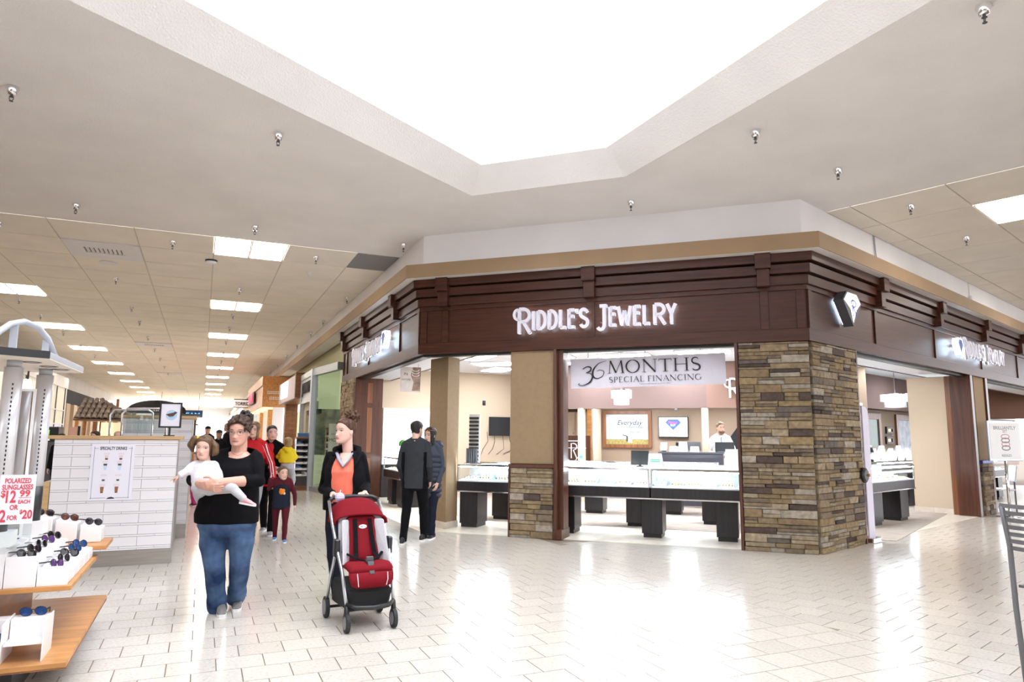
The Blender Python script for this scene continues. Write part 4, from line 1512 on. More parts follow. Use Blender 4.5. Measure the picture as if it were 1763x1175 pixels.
box_part('lid', 'black', t, -0.2, 0.2, 0.0, 0.015, 0.015, 0.22, 0.004)
box_part('keyboard', 'dark_grey', t, -0.2, 0.2, 0.015, 0.22, 0.0, 0.018, 0.004)
box_part('hinge', 'mid_grey', t, -0.15, 0.15, 0.0, 0.02, 0.008, 0.022)
for px in (1166, 1171):
    t = thing('binocular_scope', 'small black %s scope on the sales desk' % ('jeweler' if px == 1166 else 'taller jeweler'), 'scope', desk_pos(px, 0.26), FM.th)
    MB().lathe([(0.045, 0), (0.045, 0.02), (0.015, 0.04), (0.015, 0.12), (0.035, 0.14), (0.03, 0.2 + 0.001 * (px - 1166))], 12).build('body', 'black', t)
    MB().tube([(0, -0.02, 0.17), (0, -0.08, 0.2)], 0.015, 8).build('eyepiece', 'black', t)
# dark wall panel with white lettering behind the clerk
(a_, zt_), (b_, zb_) = FM.uz(1240, 722, 7.9), FM.uz(1300, 775, 7.9)
t = thing('brand_panel', 'black angular panel with white letters behind the clerk', 'panel', FM.w(a_, 7.96, zb_), FM.th)
pw, ph = b_ - a_ + 0.5, zt_ - zb_
mb = MB()
P_ = [(0, 0), (pw, 0), (pw, ph), (pw * 0.42, ph)]
mb.add([(x, -0.03, z) for x, z in P_] + [(x, 0.03, z) for x, z in P_], [(0, 1, 2, 3), (7, 6, 5, 4)] + [(i, 4 + i, 4 + (i + 1) % 4, (i + 1) % 4) for i in range(4)])
mb.build('board', 'black_matte', t)
text('BULOVA', 'white', t, (pw * 0.62, -0.033, ph * 0.5), w=0.62, ext=0)
text('A HISTORY OF FIRSTS', 'white', t, (pw * 0.62, -0.033, ph * 0.36), w=0.42, ext=0)
# RIDDLE'S letters on the bulkhead
t = thing('bulkhead_letters', 'white letters on the brown bulkhead beside the stone pillar', 'shop sign', FM.w(FM.uz(1252, 690, 6.0)[0], 5.98, 2.40), FM.th)
x = 0
for k, ch in enumerate("RIDDL"):
    strokes, wd = deco(ch)
    mb = MB()
    for s_ in strokes:
        ribbon(mb, [((x + p[0] * 0.42), p[1] * 0.42) for p in s_], 0.045, -0.06, 0.0)
    if k == 0:
        ribbon(mb, [(p[0] * 0.42, p[1] * 0.42) for p in arc(0.1, 0.75, 0.2, 0.2, 60, 300, 12)], 0.035, -0.06, 0.0)
    mb.build('letter', 'white', t)
    x += (wd + 0.05) * 0.42
# diamond wire emblem on brown wall at the left of the bay, cupboards behind
b = thing('wall_cabinet', 'cream wall cupboard behind the left bulkhead column', 'cabinet', FM.w(0.42, 7.95, 1.55), FM.th)
for k in range(3):
    d = box_part('door', 'wall_cream', b, -0.6 + k * 0.42, -0.2 + k * 0.42, -0.3, -0.28, 0.0, 0.6, 0.006)
    box_part('knob', 'chrome', d, -0.25 + k * 0.42, -0.23 + k * 0.42, -0.32, -0.30, 0.05, 0.08)
box_part('body', 'wall_cream', b, -0.62, 0.66, -0.28, 0.0, 0.0, 0.62)
b = thing('wire_emblem', 'white diamond outline emblem on brown wood beside the jamb', 'emblem', FM.w(FM.uz(985, 780, 6.6)[0], 6.6, 0.0), FM.th)
box_part('wood_screen', 'wood_post', b, -0.45, 0.45, 0.02, 0.06, 0.0, 1.55)
for ang in (0,):
    mb = MB()
    P_ = [(-0.34, 1.25), (-0.18, 1.42), (0.18, 1.42), (0.34, 1.25), (0, 0.85), (-0.34, 1.25)]
    ribbon(mb, P_, 0.022, -0.02, 0.02)
    ribbon(mb, [(-0.34, 1.25), (0.34, 1.25)], 0.015, -0.02, 0.02)
    ribbon(mb, [(-0.02, 1.0), (-0.02, 1.36)] + arc(0.03, 1.28, 0.09, 0.08, 90, -90, 8) + [(0.12, 1.0)], 0.02, -0.02, 0.02)
    mb.build('outline', 'white', b)
bp = thing('timber_screen', 'orange brown wood screen edge beside the picture of the couple', 'screen', FM.w(FM.uz(1015, 740, 7.0)[0], 7.0, 0), FM.th)
box_part('board', 'wood_orange', bp, -0.06, 0.06, -0.02, 0.02, 0, 2.3, 0.004)
box_part('return', 'wall_cream', bp, 0.06, 0.10, -0.02, 0.9, 0, 2.3)
# small camera
t = thing('security_camera', 'small white dome camera above the lit television', 'camera', FM.w(FM.uz(1164, 712, 7.4)[0], 7.4, 2.16), 0)
MB().lathe([(0.05, 0.14), (0.05, 0.1), (0.02, 0.09)], 12).build('mount', 'white', t)
MB().ell((0, 0, 0.06), (0.045, 0.045, 0.05), 12, 8).build('dome', 'dark_grey', t, smooth=True)
# right opening pictures
picture(FR, 1486, 711, 1517, 781, v_b, 'framed dark mirror beyond the white roll-up banner', 'wood_post_light', 'art_dark', 0.16)
picture(FR, 1539, 714, 1590, 786, v_b, 'framed pale picture left of the cream return wall', 'wood_post_light', 'art_pale', 0.16)
for k, (y0, y1) in enumerate(((735, 747.5), (752, 765))):
    t, w_, h_ = picture(FR, 1523, y0, 1535, y1, v_b, ('upper' if k == 0 else 'lower') + ' of two small dark square plaques between the framed pictures', 'black', 'wood_brown', 0.06)
    box_part('crest', 'gold', t, -w_ * .2, w_ * .2, -0.012, 0.0, h_ * .3, h_ * .7)
mat('art_poster', (0.06, 0.06, 0.11), 0.5, noise_=(1.2, 0.5, (0.05, 0.16, 0.07)))
picture(FR, 1682, 712, 1752, 800, v_b, 'framed dark green poster behind the pedestal sign', 'wood_post_light', 'art_poster', 0.16)
t = thing('coffee_maker', 'small black and white machine on the far counter near the mirror', 'machine', FR.w(6.72, 1.9, 1.036), FR.th)
MB().lathe([(0.12, 0), (0.12, 0.04), (0.05, 0.06), (0.05, 0.16), (0.13, 0.2), (0.1, 0.3)], 14).build('body', 'black', t)
MB().lathe([(0.09, 0.3), (0.1, 0.33), (0.03, 0.36)], 14).build('lid', 'white', t)
cs = thing('display_case', 'glass jewelry case under the framed mirror at the far right wall', 'display case', FR.w(8.9, 1.7, 0), FR.th)
box_part('base', 'black_laminate', cs, -2.2, 1.5, 0, 0.5, 0, 0.75)
box_part('glass', 'glass', cs, -2.2, 1.5, 0, 0.5, 0.75, 1.03)
box_part('deck', 'jewel_tray', cs, -2.18, 1.48, 0.02, 0.48, 0.75, 0.77)
box_part('light_bar', 'led_strip', cs, -2.1, 1.4, 0.03, 0.05, 0.98, 1.0)
for k in range(6):
    card(FR.w(7.0 + k * 0.5, 1.85, 1.036), FR.th, 0.32, 0.28 + 0.06 * (k % 2), ['white card standing leftmost on the far right wall case', 'second white card on the far right wall case', 'third white card on the far right wall case', 'fourth white card on the far right wall case', 'fifth white card on the far right wall case', 'white card standing rightmost on the far right wall case'][k])

# ------------------------------------------------------------------ white roll-up banner beside the pillar
bs = thing('rollup_banner', 'tall white roll-up banner standing edge-on beside the stone pillar', 'banner stand', FR.w(1.60, -0.02, 0), FR.th)
mat('banner_lilac', (0.68, 0.65, 0.78), 0.7, bump=((3, 3, 14), 0.15))
H_ = FR.uz(1480, 700, 0)[1]
prof = [(0.03, 0.06), (0.03, H_ - 0.08)] + [(0.09 - 0.06 * math.cos(R(a_)), H_ - 0.08 + 0.06 * math.sin(R(a_))) for a_ in (30, 60, 90)]
mb = MB()
P_ = [(0.0, 0.07), (0.22, 0.07), (0.22, H_ - 0.15), (0.20, H_ - 0.06), (0.13, H_ - 0.005), (0.0, H_)]
mb.add([(x, -0.02, z) for x, z in P_] + [(x, 0.0, z) for x, z in P_], [tuple(range(6)), tuple(range(6, 12))[::-1]] + [(i, 6 + i, 6 + (i + 1) % 6, (i + 1) % 6) for i in range(6)])
mb.build('sheet', 'banner_lilac', bs)
box_part('base', 'chrome', bs, -0.02, 0.26, -0.09, 0.07, 0.0, 0.075, 0.008)
MB().lathe([(0.02, 0.03), (0.02, 0.05)], 10, (0.24, 0, 0)).build('foot', 'dark_grey', bs)
t = thing('emergency_disc', 'black round disc on the edge of the stone pillar', 'disc', FR.w(1.47, -0.055, 0.98), FR.th)
mb = MB().lathe([(0.11, 0), (0.11, 0.03), (0.08, 0.05)], 20)
mb.xf(Matrix.Rotation(R(90), 4, 'X'))
mb.build('plate', 'black', t)
box_part('latch', 'wood_orange', t, 0.05, 0.08, -0.07, -0.05, -0.02, 0.02)

# pedestal sign at the right
ps = thing('pedestal_sign', 'framed white sign on a chrome pole by the right opening', 'sign', FR.w(7.55, -0.42, 0), 0.25)
MB().lathe([(0.24, 0), (0.24, 0.012), (0.05, 0.03), (0.02, 0.05)], 24).build('base', 'chrome', ps, smooth=True)
MB().tube([(0, 0, 0.03), (0, 0, 1.12)], 0.028, 12).build('pole', 'chrome', ps, smooth=True)
box_part('frame', 'aluminium', ps, -0.42, 0.42, -0.03, 0.02, 1.10, 1.90, 0.008)
box_part('sheet', 'white', ps, -0.38, 0.38, -0.034, -0.03, 1.14, 1.86)
text('BRILLIANTLY', 'mid_grey', ps, (0, -0.036, 1.76), w=0.56, ext=0, bold=0.01)
text('SET', 'mid_grey', ps, (0, -0.036, 1.69), w=0.12, ext=0)
text("RIDDLE'S", 'mid_grey', ps, (0, -0.036, 1.21), w=0.24, ext=0, bold=0.01)
mat('rose_gold', (0.62, 0.33, 0.35), 0.4)
for k in range(4):
    mb = MB()
    ribbon(mb, arc(0, 1.36 + k * 0.075, 0.1, 0.045, 0, 360, 24), 0.018, -0.037, -0.034)
    mb.build('ring_print', 'rose_gold' if k % 2 else 'mid_grey', ps)

# white chair seen behind the pedestal sign
wc = thing('white_chair', 'white plastic chair behind the pedestal sign at the right', 'chair', FR.w(9.1, -0.15, 0), FR.th + 0.5)
MB().hull8([(-0.26, 0.0, 0.62), (0.26, 0.0, 0.62), (0.26, 0.03, 0.62), (-0.26, 0.03, 0.62)], [(-0.24, -0.06, 0.98), (0.24, -0.06, 0.98), (0.24, -0.03, 0.98), (-0.24, -0.03, 0.98)]).build('backrest', 'white', wc, bevel=0.012)
box_part('seat', 'white', wc, -0.24, 0.24, 0.02, 0.46, 0.44, 0.48, 0.012)
for sx in (-0.2, 0.2):
    box_part('back_post', 'dark_grey', wc, sx - 0.012, sx + 0.012, 0.01, 0.034, 0.0, 0.64)
    box_part('leg', 'dark_grey', wc, sx - 0.012, sx + 0.012, 0.40, 0.424, 0.0, 0.44)
# ================================================================== shops along the left-hand mall (right-hand wall line)
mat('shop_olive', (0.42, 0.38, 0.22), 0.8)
mat('sign_silver', (0.55, 0.55, 0.56), 0.3, 0.5)
mat('beige_frame', (0.50, 0.43, 0.32), 0.6)
mat('warm_glow', (0.9, 0.75, 0.5), 0.7, emit=(1.0, 0.78, 0.48), es=0.9)  # warm and cool back walls emit in place of lamps inside the shops
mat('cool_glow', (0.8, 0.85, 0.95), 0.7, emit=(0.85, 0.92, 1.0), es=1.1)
mat('green_glow', (0.55, 0.58, 0.40), 0.8, emit=(0.66, 0.70, 0.45), es=0.35)  # emission on walls and ceiling stands in for the shoe shop's lighting
mat('shop_teal', (0.18, 0.26, 0.26), 0.6, noise_=(5, 0.5, (0.45, 0.5, 0.42)))
mat('neon_red', (0.9, 0.03, 0.05), 0.4, emit=(1.0, 0.05, 0.09), es=2.2)
mat('sign_lilac', (0.6, 0.5, 0.5), 0.5)
mat('shoe_dark', (0.03, 0.035, 0.05), 0.5)
mat('shoe_white', (0.75, 0.75, 0.78), 0.5)
mat('shoe_blue', (0.08, 0.22, 0.5), 0.5)
mat('shoe_sole', (0.8, 0.8, 0.8), 0.6)


def shoe_mesh(s=1.0):
    """a low shoe pointing to -y, sole at z = 0"""
    mb = MB()
    secs = [(-0.14, 0.020, 0.030), (-0.125, 0.036, 0.045), (-0.08, 0.046, 0.058), (-0.02, 0.042, 0.085), (0.04, 0.035, 0.105), (0.09, 0.036, 0.11), (0.13, 0.030, 0.10), (0.142, 0.016, 0.06)]
    rg = []
    for y, w, h in secs:
        rg.append([(w * math.cos(a) * s, y * s, (0.02 + (h - 0.02) * (0.5 + 0.5 * math.sin(a)) if math.sin(a) > -0.5 else 0.02) * s) for a in [2 * math.pi * k / 12 for k in range(12)]])
    mb.rings(rg)
    so = MB()
    so.rings([[(w * 1.08 * math.cos(a) * s, (y * 1.02) * s, (0.0 if math.sin(a) < 0 else 0.026) * s) for a in [2 * math.pi * (k + .5) / 8 for k in range(8)]] for y, w, h in secs])
    return mb, so


def make_shoe(label, m, p, th, s=1.0, group=None, msole='shoe_sole'):
    t = thing('display_shoe', label, 'shoe', p, th, group)
    a, b = shoe_mesh(s)
    a.build('upper', m, t, smooth=True)
    b.build('sole', msole, t)
    return t


# shoe shop: aluminium post, angled glass front, letter panel
sf = thing('glass_storefront', 'glass shoe shop front in a silver aluminium frame next to the jewelry shop', 'storefront', FL.w(0, 0, 0), FL.th)
PU, PV = -9.15, -0.40
HZ0, HZ1 = 3.17, 3.37


def bar(name, m, parent, a, b, w, z0, z1):
    a, b = np.array(a), np.array(b)
    t = (b - a) / np.hypot(*(b - a))
    nn = np.array([-t[1], t[0]]) * w / 2
    q = [a - nn, b - nn, b + nn, a + nn]
    return MB().prism([tuple(p) for p in q], z0, z1).build(name, m, parent)


bar('header', 'aluminium', sf, (-6.92, -0.1), (PU, PV), 0.14, HZ0, HZ1)
bar('header', 'aluminium', sf, (PU, PV), (-11.7, PV), 0.14, 3.20, HZ1)
bar('post', 'aluminium', sf, (PU + 0.1, PV - 0.02), (PU - 0.14, PV - 0.02), 0.16, 0, HZ1)
bar('post', 'aluminium', sf, (-11.6, PV), (-11.72, PV), 0.14, 0, HZ1)
bar('sill', 'aluminium', sf, (-6.92, -0.1), (PU, PV), 0.12, 0, 0.12)
bar('pane', 'glass_green', sf, (-6.95, -0.1), (PU, PV), 0.012, 0.12, HZ0)
bar('sign_panel', 'sign_silver', sf, (PU - 0.14, PV), (-11.6, PV), 0.06, 2.55, 3.2)
bar('sign_rail', 'aluminium', sf, (PU - 0.14, PV), (-11.6, PV), 0.1, 2.47, 2.55)
bar('door_head', 'beige_frame', sf, (PU - 0.14, PV + 0.1), (-11.6, PV + 0.1), 0.1, 2.25, 2.47)
bar('gate_box', 'black', sf, (PU - 0.14, PV + 0.16), (-11.6, PV + 0.16), 0.16, 2.12, 2.25)
bar('jamb', 'beige_frame', sf, (-11.0, PV + 0.1), (-11.6, PV + 0.1), 0.12, 0, 2.25)
text('JOURNEYS', 'ink', sf, (-10.4, PV - 0.05, 2.88), w=1.9, h=0.42, ext=0.03, bold=0.03)
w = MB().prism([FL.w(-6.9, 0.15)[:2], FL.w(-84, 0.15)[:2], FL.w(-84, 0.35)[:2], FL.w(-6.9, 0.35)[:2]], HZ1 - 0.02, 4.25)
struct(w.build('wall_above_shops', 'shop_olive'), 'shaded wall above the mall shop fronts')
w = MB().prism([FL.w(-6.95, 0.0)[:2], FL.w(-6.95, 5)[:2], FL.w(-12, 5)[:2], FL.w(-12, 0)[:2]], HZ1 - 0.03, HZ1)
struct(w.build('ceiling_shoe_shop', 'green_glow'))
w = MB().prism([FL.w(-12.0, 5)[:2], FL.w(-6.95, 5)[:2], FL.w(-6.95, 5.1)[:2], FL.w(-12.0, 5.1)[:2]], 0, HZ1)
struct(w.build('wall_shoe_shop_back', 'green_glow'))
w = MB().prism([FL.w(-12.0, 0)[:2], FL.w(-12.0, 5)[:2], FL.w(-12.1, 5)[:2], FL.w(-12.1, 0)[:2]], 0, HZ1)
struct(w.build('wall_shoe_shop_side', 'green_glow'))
w = MB().prism([FL.w(-11.98, 0)[:2], FL.w(-11.98, 4)[:2], FL.w(-11.9, 4)[:2], FL.w(-11.9, 0)[:2]], 0.9, 2.35)
struct(w.build('trim_shoe_wall', 'shop_teal'))
# racks with shoes
rk = random.Random(8)


def shoe_rack(fr, u, v, th, label, levels, per, z0, dz, group, names, s=1.0):
    t = thing('shoe_rack', label, 'rack', fr.w(u, v, 0), th)
    w_ = 0.17 * per + 0.06
    box_part('base', 'wood_brown', t, -w_ / 2, w_ / 2, -0.2, 0.2, 0, z0 - 0.3, 0.005)
    box_part('back_panel', 'mid_grey', t, -w_ / 2, w_ / 2, 0.16, 0.18, 0, z0 + dz * levels)
    for k in range(2):
        x = -w_ / 2 + 0.01 + k * (w_ - 0.02)
        box_part('upright', 'chrome', t, x - 0.01, x + 0.01, -0.02, 0.16, 0, z0 + dz * levels)
    box_part('top', 'wood_brown', t, -w_ / 2, w_ / 2, -0.2, 0.2, z0 + dz * levels, z0 + dz * levels + 0.05, 0.004)
    for l in range(levels):
        box_part('shelf', 'white_acrylic', t, -w_ / 2, w_ / 2, -0.16, 0.16, z0 + dz * l - 0.03, z0 + dz * l)
        for q in range(per):
            x = (q - (per - 1) / 2) * 0.17
            p = Vector(t.location) + Matrix.Rotation(th, 3, 'Z') @ Vector((x, -0.01, z0 + dz * l + 0.001))
            c = rk.choice(['shoe_dark', 'shoe_dark', 'shoe_white', 'shoe_blue'])
            col = {'shoe_dark': 'dark', 'shoe_white': 'white', 'shoe_blue': 'blue'}[c]
            make_shoe('%s shoe, %s from the left, on shelf %s from the floor of %s' % (col, ['first', 'second', 'third'][q], ['one', 'two', 'three', 'four', 'five', 'six', 'seven'][l], names), c, p, th + 0.5, s, group)


shoe_rack(FL, -9.35, -0.62, 0.42, 'shoe rack with brown top standing outside the shoe shop post', 6, 2, 0.42, 0.165, 'shoes on the outer rack', 'the outer rack')
shoe_rack(FL, -11.55, 0.62, FL.th + R(90), 'shoe rack inside the angled glass front', 7, 3, 0.3, 0.2, 'shoes behind the angled glass', 'the glass rack')
pt = thing('window_poster', 'white poster with black letters inside the angled glass front', 'poster', FL.w(-9.7, 0.30, 0), FL.th + R(90))
box_part('sheet', 'white', pt, -0.17, 0.17, -0.01, 0.0, 0.75, 1.85)
text('Just the', 'ink', pt, (0.0, -0.012, 1.55), w=0.2, ext=0)
text('MOM', 'ink', pt, (-0.0, -0.012, 1.38), w=0.3, ext=0)
box_part('stand', 'dark_grey', pt, -0.18, 0.18, 0.0, 0.05, 0.0, 0.75)
bx = thing('shoe_box', 'blue box on top of the outer shoe rack', 'box', FL.w(-9.35, -0.62, 0.42 + 0.165 * 6 + 0.052), 0.42)
box_part('carton', 'shoe_blue', bx, -0.15, 0.13, -0.1, 0.1, 0, 0.08, 0.004)
box_part('lid', 'shoe_blue', bx, -0.155, 0.135, -0.105, 0.105, 0.08, 0.11, 0.004)

# brown shop with a lit square sign
bs2 = thing('brown_storefront', 'dark wood shop front with a white lit square sign', 'storefront', FL.w(0, 0, 0), FL.th)
box_part('sign_box', 'sign_lilac', bs2, -17.6, -12.2, -0.56, -0.5, 2.7, 3.45)
box_part('box_end', 'wood_brown', bs2, -12.2, -12.0, -0.6, 0.1, 2.7, 3.5)
box_part('box_body', 'wood_brown', bs2, -17.6, -12.2, -0.5, 0.1, 2.68, 3.5)
box_part('lit_panel', 'lit_white', bs2, -16.6, -14.6, -0.6, -0.56, 2.85, 3.4)
box_part('post', 'wood_brown', bs2, -12.55, -12.1, -0.35, 0.1, 0, 2.7)
box_part('post', 'wood_brown', bs2, -17.5, -17.0, -0.35, 0.1, 0, 2.7)
box_part('pane', 'glass', bs2, -17.0, -12.55, -0.1, -0.09, 0.3, 2.7)
box_part('sill', 'wood_brown', bs2, -17.0, -12.55, -0.2, 0.1, 0, 0.3)
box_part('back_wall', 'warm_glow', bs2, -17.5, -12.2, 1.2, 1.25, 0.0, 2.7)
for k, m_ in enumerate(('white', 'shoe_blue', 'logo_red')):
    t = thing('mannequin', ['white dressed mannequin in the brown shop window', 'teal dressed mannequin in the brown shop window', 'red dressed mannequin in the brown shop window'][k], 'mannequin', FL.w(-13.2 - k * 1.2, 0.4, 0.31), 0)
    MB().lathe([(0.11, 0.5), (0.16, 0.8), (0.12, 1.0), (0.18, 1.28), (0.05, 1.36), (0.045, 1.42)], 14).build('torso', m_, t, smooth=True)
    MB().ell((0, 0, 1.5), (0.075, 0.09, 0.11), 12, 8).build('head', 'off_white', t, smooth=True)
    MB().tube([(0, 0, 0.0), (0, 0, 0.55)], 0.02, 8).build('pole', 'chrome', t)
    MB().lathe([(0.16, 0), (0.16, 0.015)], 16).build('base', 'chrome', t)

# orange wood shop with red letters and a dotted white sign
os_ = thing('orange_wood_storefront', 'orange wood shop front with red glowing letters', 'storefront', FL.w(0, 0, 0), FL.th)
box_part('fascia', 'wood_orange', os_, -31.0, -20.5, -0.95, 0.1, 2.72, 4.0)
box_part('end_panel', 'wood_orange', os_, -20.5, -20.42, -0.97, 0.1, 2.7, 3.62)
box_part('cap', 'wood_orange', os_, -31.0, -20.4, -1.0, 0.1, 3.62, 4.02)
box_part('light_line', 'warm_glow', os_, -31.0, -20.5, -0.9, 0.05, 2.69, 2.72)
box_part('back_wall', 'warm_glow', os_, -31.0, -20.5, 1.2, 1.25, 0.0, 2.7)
for k in range(5):
    box_part('post', 'wood_orange' if k % 2 else 'off_white', os_, -30.8 + k * 2.5, -30.4 + k * 2.5, -0.5, -0.1, 0, 2.7)
box_part('pane', 'glass', os_, -30.4, -20.6, -0.3, -0.29, 0.3, 2.7)
box_part('sill', 'wood_orange', os_, -30.4, -20.6, -0.4, 0.1, 0.0, 0.3)
sb = box_part('sign_board', 'black', os_, -28.6, -24.8, -1.06, -1.0, 3.05, 3.6)
text('SUN', 'neon_red', os_, (-26.8, -1.07, 3.33), w=2.6, h=0.42, ext=0.03, bold=0.02)
me_ = MB()
for row, (z, n_) in enumerate(((3.34, 9), (3.27, 9), (3.1, 6), (3.03, 6))):
    for k in range(n_):
        me_.box(-20.42, -20.40, -0.78 + k * 0.07 + (0.1 if row > 1 else 0), -0.78 + k * 0.07 + 0.04 + (0.1 if row > 1 else 0), z, z + 0.04)
o = me_.build('dotted_lettering', 'white', os_)
o['kind'] = 'stuff'
# blade sign
bl = thing('blade_sign', 'white blade sign with black letters hanging on a black post', 'sign', FL.w(-34.0, 0, 0), FL.th + R(90))
box_part('post', 'black', bl, -0.65, -0.45, -0.1, 0.1, 0, 3.9)
box_part('arm', 'black', bl, -1.6, -0.5, -0.03, 0.03, 3.62, 3.67)
box_part('board', 'off_white', bl, -1.62, -0.66, -0.05, 0.05, 3.18, 3.6)
box_part('edge', 'black', bl, -1.64, -0.64, -0.04, 0.04, 3.14, 3.18)
text('TORRID', 'ink', bl, (-1.14, -0.055, 3.39), w=0.8, h=0.2, ext=0.01, bold=0.02)
# plainer shop fronts farther down
for k, (ua, ub, m_, g_) in enumerate(((-33, -41, 'white', 'cool_glow'), (-41, -50, 'wall_cream', 'warm_glow'), (-50, -60, 'off_white', 'cool_glow'), (-60, -72, 'wall_beige', 'cool_glow'), (-72, -83.8, 'white', 'lit_white'))):
    t = thing('far_storefront', ['white shop front just past the blade sign', 'cream shop front far down the mall', 'pale shop front well down the mall', 'beige shop front near the end of the mall', 'white shop front at the very end of the mall'][k], 'storefront', FL.w(0, 0, 0), FL.th)
    box_part('fascia', m_, t, ub + 0.02, ua - 0.02, -0.3, 0.1, 2.7, 3.9)
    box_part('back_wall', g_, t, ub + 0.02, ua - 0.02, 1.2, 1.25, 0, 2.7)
    for q in range(4):
        x = ub + 0.25 + (ua - ub - 0.5) * q / 3
        box_part('post', m_, t, x - 0.2, x + 0.2, -0.3, 0.1, 0, 2.7)
    box_part('pane', 'glass', t, ub + 0.02, ua - 0.02, 0.0, 0.01, 0.2, 2.7)

# ================================================================== far side of the left-hand mall
gw = thing('grid_window_storefront', 'white shop front with a grid of lit panes behind the sunglasses stand', 'storefront', FL.w(0, 0, 0), FL.th + math.pi)
# local x now runs away from the camera, local y towards the mall
for k in range(7):
    x = 14.0 + k * 1.9
    box_part('mullion', 'dark_grey', gw, x - 0.03, x + 0.03, 8.9, 8.98, 0.3, 3.55)
mat('pane_pale', (0.66, 0.64, 0.52), 0.4, emit=(0.7, 0.68, 0.55), es=0.25)
mat('pane_lilac', (0.6, 0.6, 0.75), 0.4, emit=(0.62, 0.62, 0.8), es=0.35)
for k in range(6):
    x = 14.0 + k * 1.9
    for z0, z1, m_ in ((0.4, 1.9, 'pane_lilac'), (1.95, 2.5, 'pane_pale'), (2.55, 3.5, 'pane_pale')):
        box_part('pane', m_, gw, x + 0.05, x + 1.85, 8.93, 8.95, z0, z1)
box_part('header', 'white', gw, 13.9, 25.6, 8.85, 9.1, 3.5, 3.95)
box_part('rail', 'white', gw, 13.9, 25.6, 8.9, 9.0, 1.9, 1.95)
box_part('rail', 'white', gw, 13.9, 25.6, 8.9, 9.0, 2.5, 2.55)
box_part('base', 'wall_cream', gw, 13.9, 25.6, 8.9, 9.1, 0, 0.4)
box_part('end_wall', 'white', gw, 25.5, 25.7, 8.9, 10.5, 0, 3.95)
text('THE', 'mid_grey', gw, (15.2, 9.02, 3.0), h=0.6, ext=0.03, bold=0.02, rz=math.pi)
# dark shop front with pilasters behind the roofed stand
ds = thing('pilaster_storefront', 'cream pilastered shop front with a dark header behind the tiled roof', 'storefront', FL.w(0, 0, 0), FL.th + math.pi)
box_part('header', 'black_matte', ds, 27, 40, 9.6, 9.7, 3.0, 3.75)
box_part('header_stripe', 'off_white', ds, 27, 40, 9.7, 9.75, 3.25, 3.45)
for k in range(6):
    box_part('pilaster', 'wall_cream', ds, 27.2 + k * 2.1, 28.2 + k * 2.1, 9.4, 9.8, 0, 3.0)
box_part('back_wall', 'wood_orange', ds, 27, 40, 10.0, 10.05, 0, 3.0)
for k, (ua, m_, lb) in enumerate(((42, 'wood_brown', 'brown wood shop front far along the opposite side'), (50, 'wall_beige', 'beige shop front far along the opposite side'), (60, 'white', 'white shop front near the end of the opposite side'))):
    t = thing('far_storefront', lb, 'storefront', FL.w(0, 0, 0), FL.th + math.pi)
    box_part('fascia', m_, t, ua, ua + 7.9, 10.0, 10.3, 2.7, 3.9)
    box_part('back_wall', 'warm_glow', t, ua, ua + 8, 11.2, 11.25, 0, 2.7)
    for q in range(3):
        box_part('post', m_, t, ua + q * 3.7, ua + q * 3.7 + 0.4, 10.0, 10.3, 0, 2.7)
bsg = thing('projecting_sign', 'blue and gold projecting sign boards beyond the tiled roof', 'sign', FL.w(-41.5, -9.0, 0), FL.th + R(90))
for k, m_ in enumerate(('wood_orange', 'sign_blue', 'lit_white')):
    box_part('board', m_, bsg, -0.9 + k * 0.45, -0.5 + k * 0.45, -0.05, 0.05, 2.9, 3.7)
box_part('post', 'wood_brown', bsg, 0.5, 0.65, -0.1, 0.1, 0, 3.8)

# hipped barrel-tile roof stand
rt = thing('tile_roof_stand', 'small stand with a hipped grey clay-tile roof behind the coffee counter', 'stand', FL.w(-16, 0, 0), FL.th + R(90))
# local x = along +v (to the right), local y = away from the camera
X0, X1, EZ, RZ_ = -7.15, -5.35, 2.02, 2.62
mat('roof_tile', (0.17, 0.13, 0.105), 0.8, noise_=(12, 0.35), rnd=0.2)
box_part('eave_board', 'wood_brown', rt, X0, X1, 0.0, 2.0, EZ - 0.08, EZ - 0.02)
for sx in (X0 + 0.1, X1 - 0.1):
    for sy in (0.1, 1.9):
        box_part('post', 'wood_orange', rt, sx - 0.05, sx + 0.05, sy - 0.05, sy + 0.05, 0, EZ - 0.08)
box_part('counter', 'wood_brown', rt, X0 + 0.1, X1 - 0.1, 0.15, 1.85, 0.0, 1.0)
box_part('back_board', 'warm_glow', rt, X0 + 0.7, X1 - 0.4, 1.0, 1.05, 1.0, 1.9)
body = MB().hull8([(X0, 0, EZ), (X1, 0, EZ), (X1, 2, EZ), (X0, 2, EZ)], [(X0 + 0.15, 0.9, RZ_), (X1 - 1.1, 0.9, RZ_), (X1 - 1.1, 1.1, RZ_), (X0 + 0.15, 1.1, RZ_)])
body.build('roof_body', 'roof_tile', rt)
tl = MB()
n_ = 8
prof = [(0.075 * math.cos(math.pi * k / n_), 0.06 * math.sin(math.pi * k / n_)) for k in range(n_ + 1)]
tl.add([(x, 0, z) for x, z in prof] + [(x * 0.85, 0.36, z * 0.85) for x, z in prof] + [(x * .8, 0, z * .75) for x, z in prof],
       [(k, n_ + 1 + k, n_ + 2 + k, k + 1) for k in range(n_)] + [(k, k + 1, 2 * n_ + 3 + k, 2 * n_ + 2 + k) for k in range(n_)])
tl = tl.mesh('roof_tile', 'roof_tile')
slope = math.atan2(RZ_ - EZ, 0.9)
for r_ in range(4):
    f = r_ / 3.6
    xr = X1 - 1.1 * f - 0.05
    x = X0 + 0.1 + 0.1 * f
    while x < xr:
        o = place('roof_tile', tl, rt, (x, -0.06 + 0.9 * f, EZ + (RZ_ - EZ) * f - 0.01), (slope, 0, 0))
        x += 0.165
hip = math.atan2(RZ_ - EZ, math.hypot(1.1, 0.9))
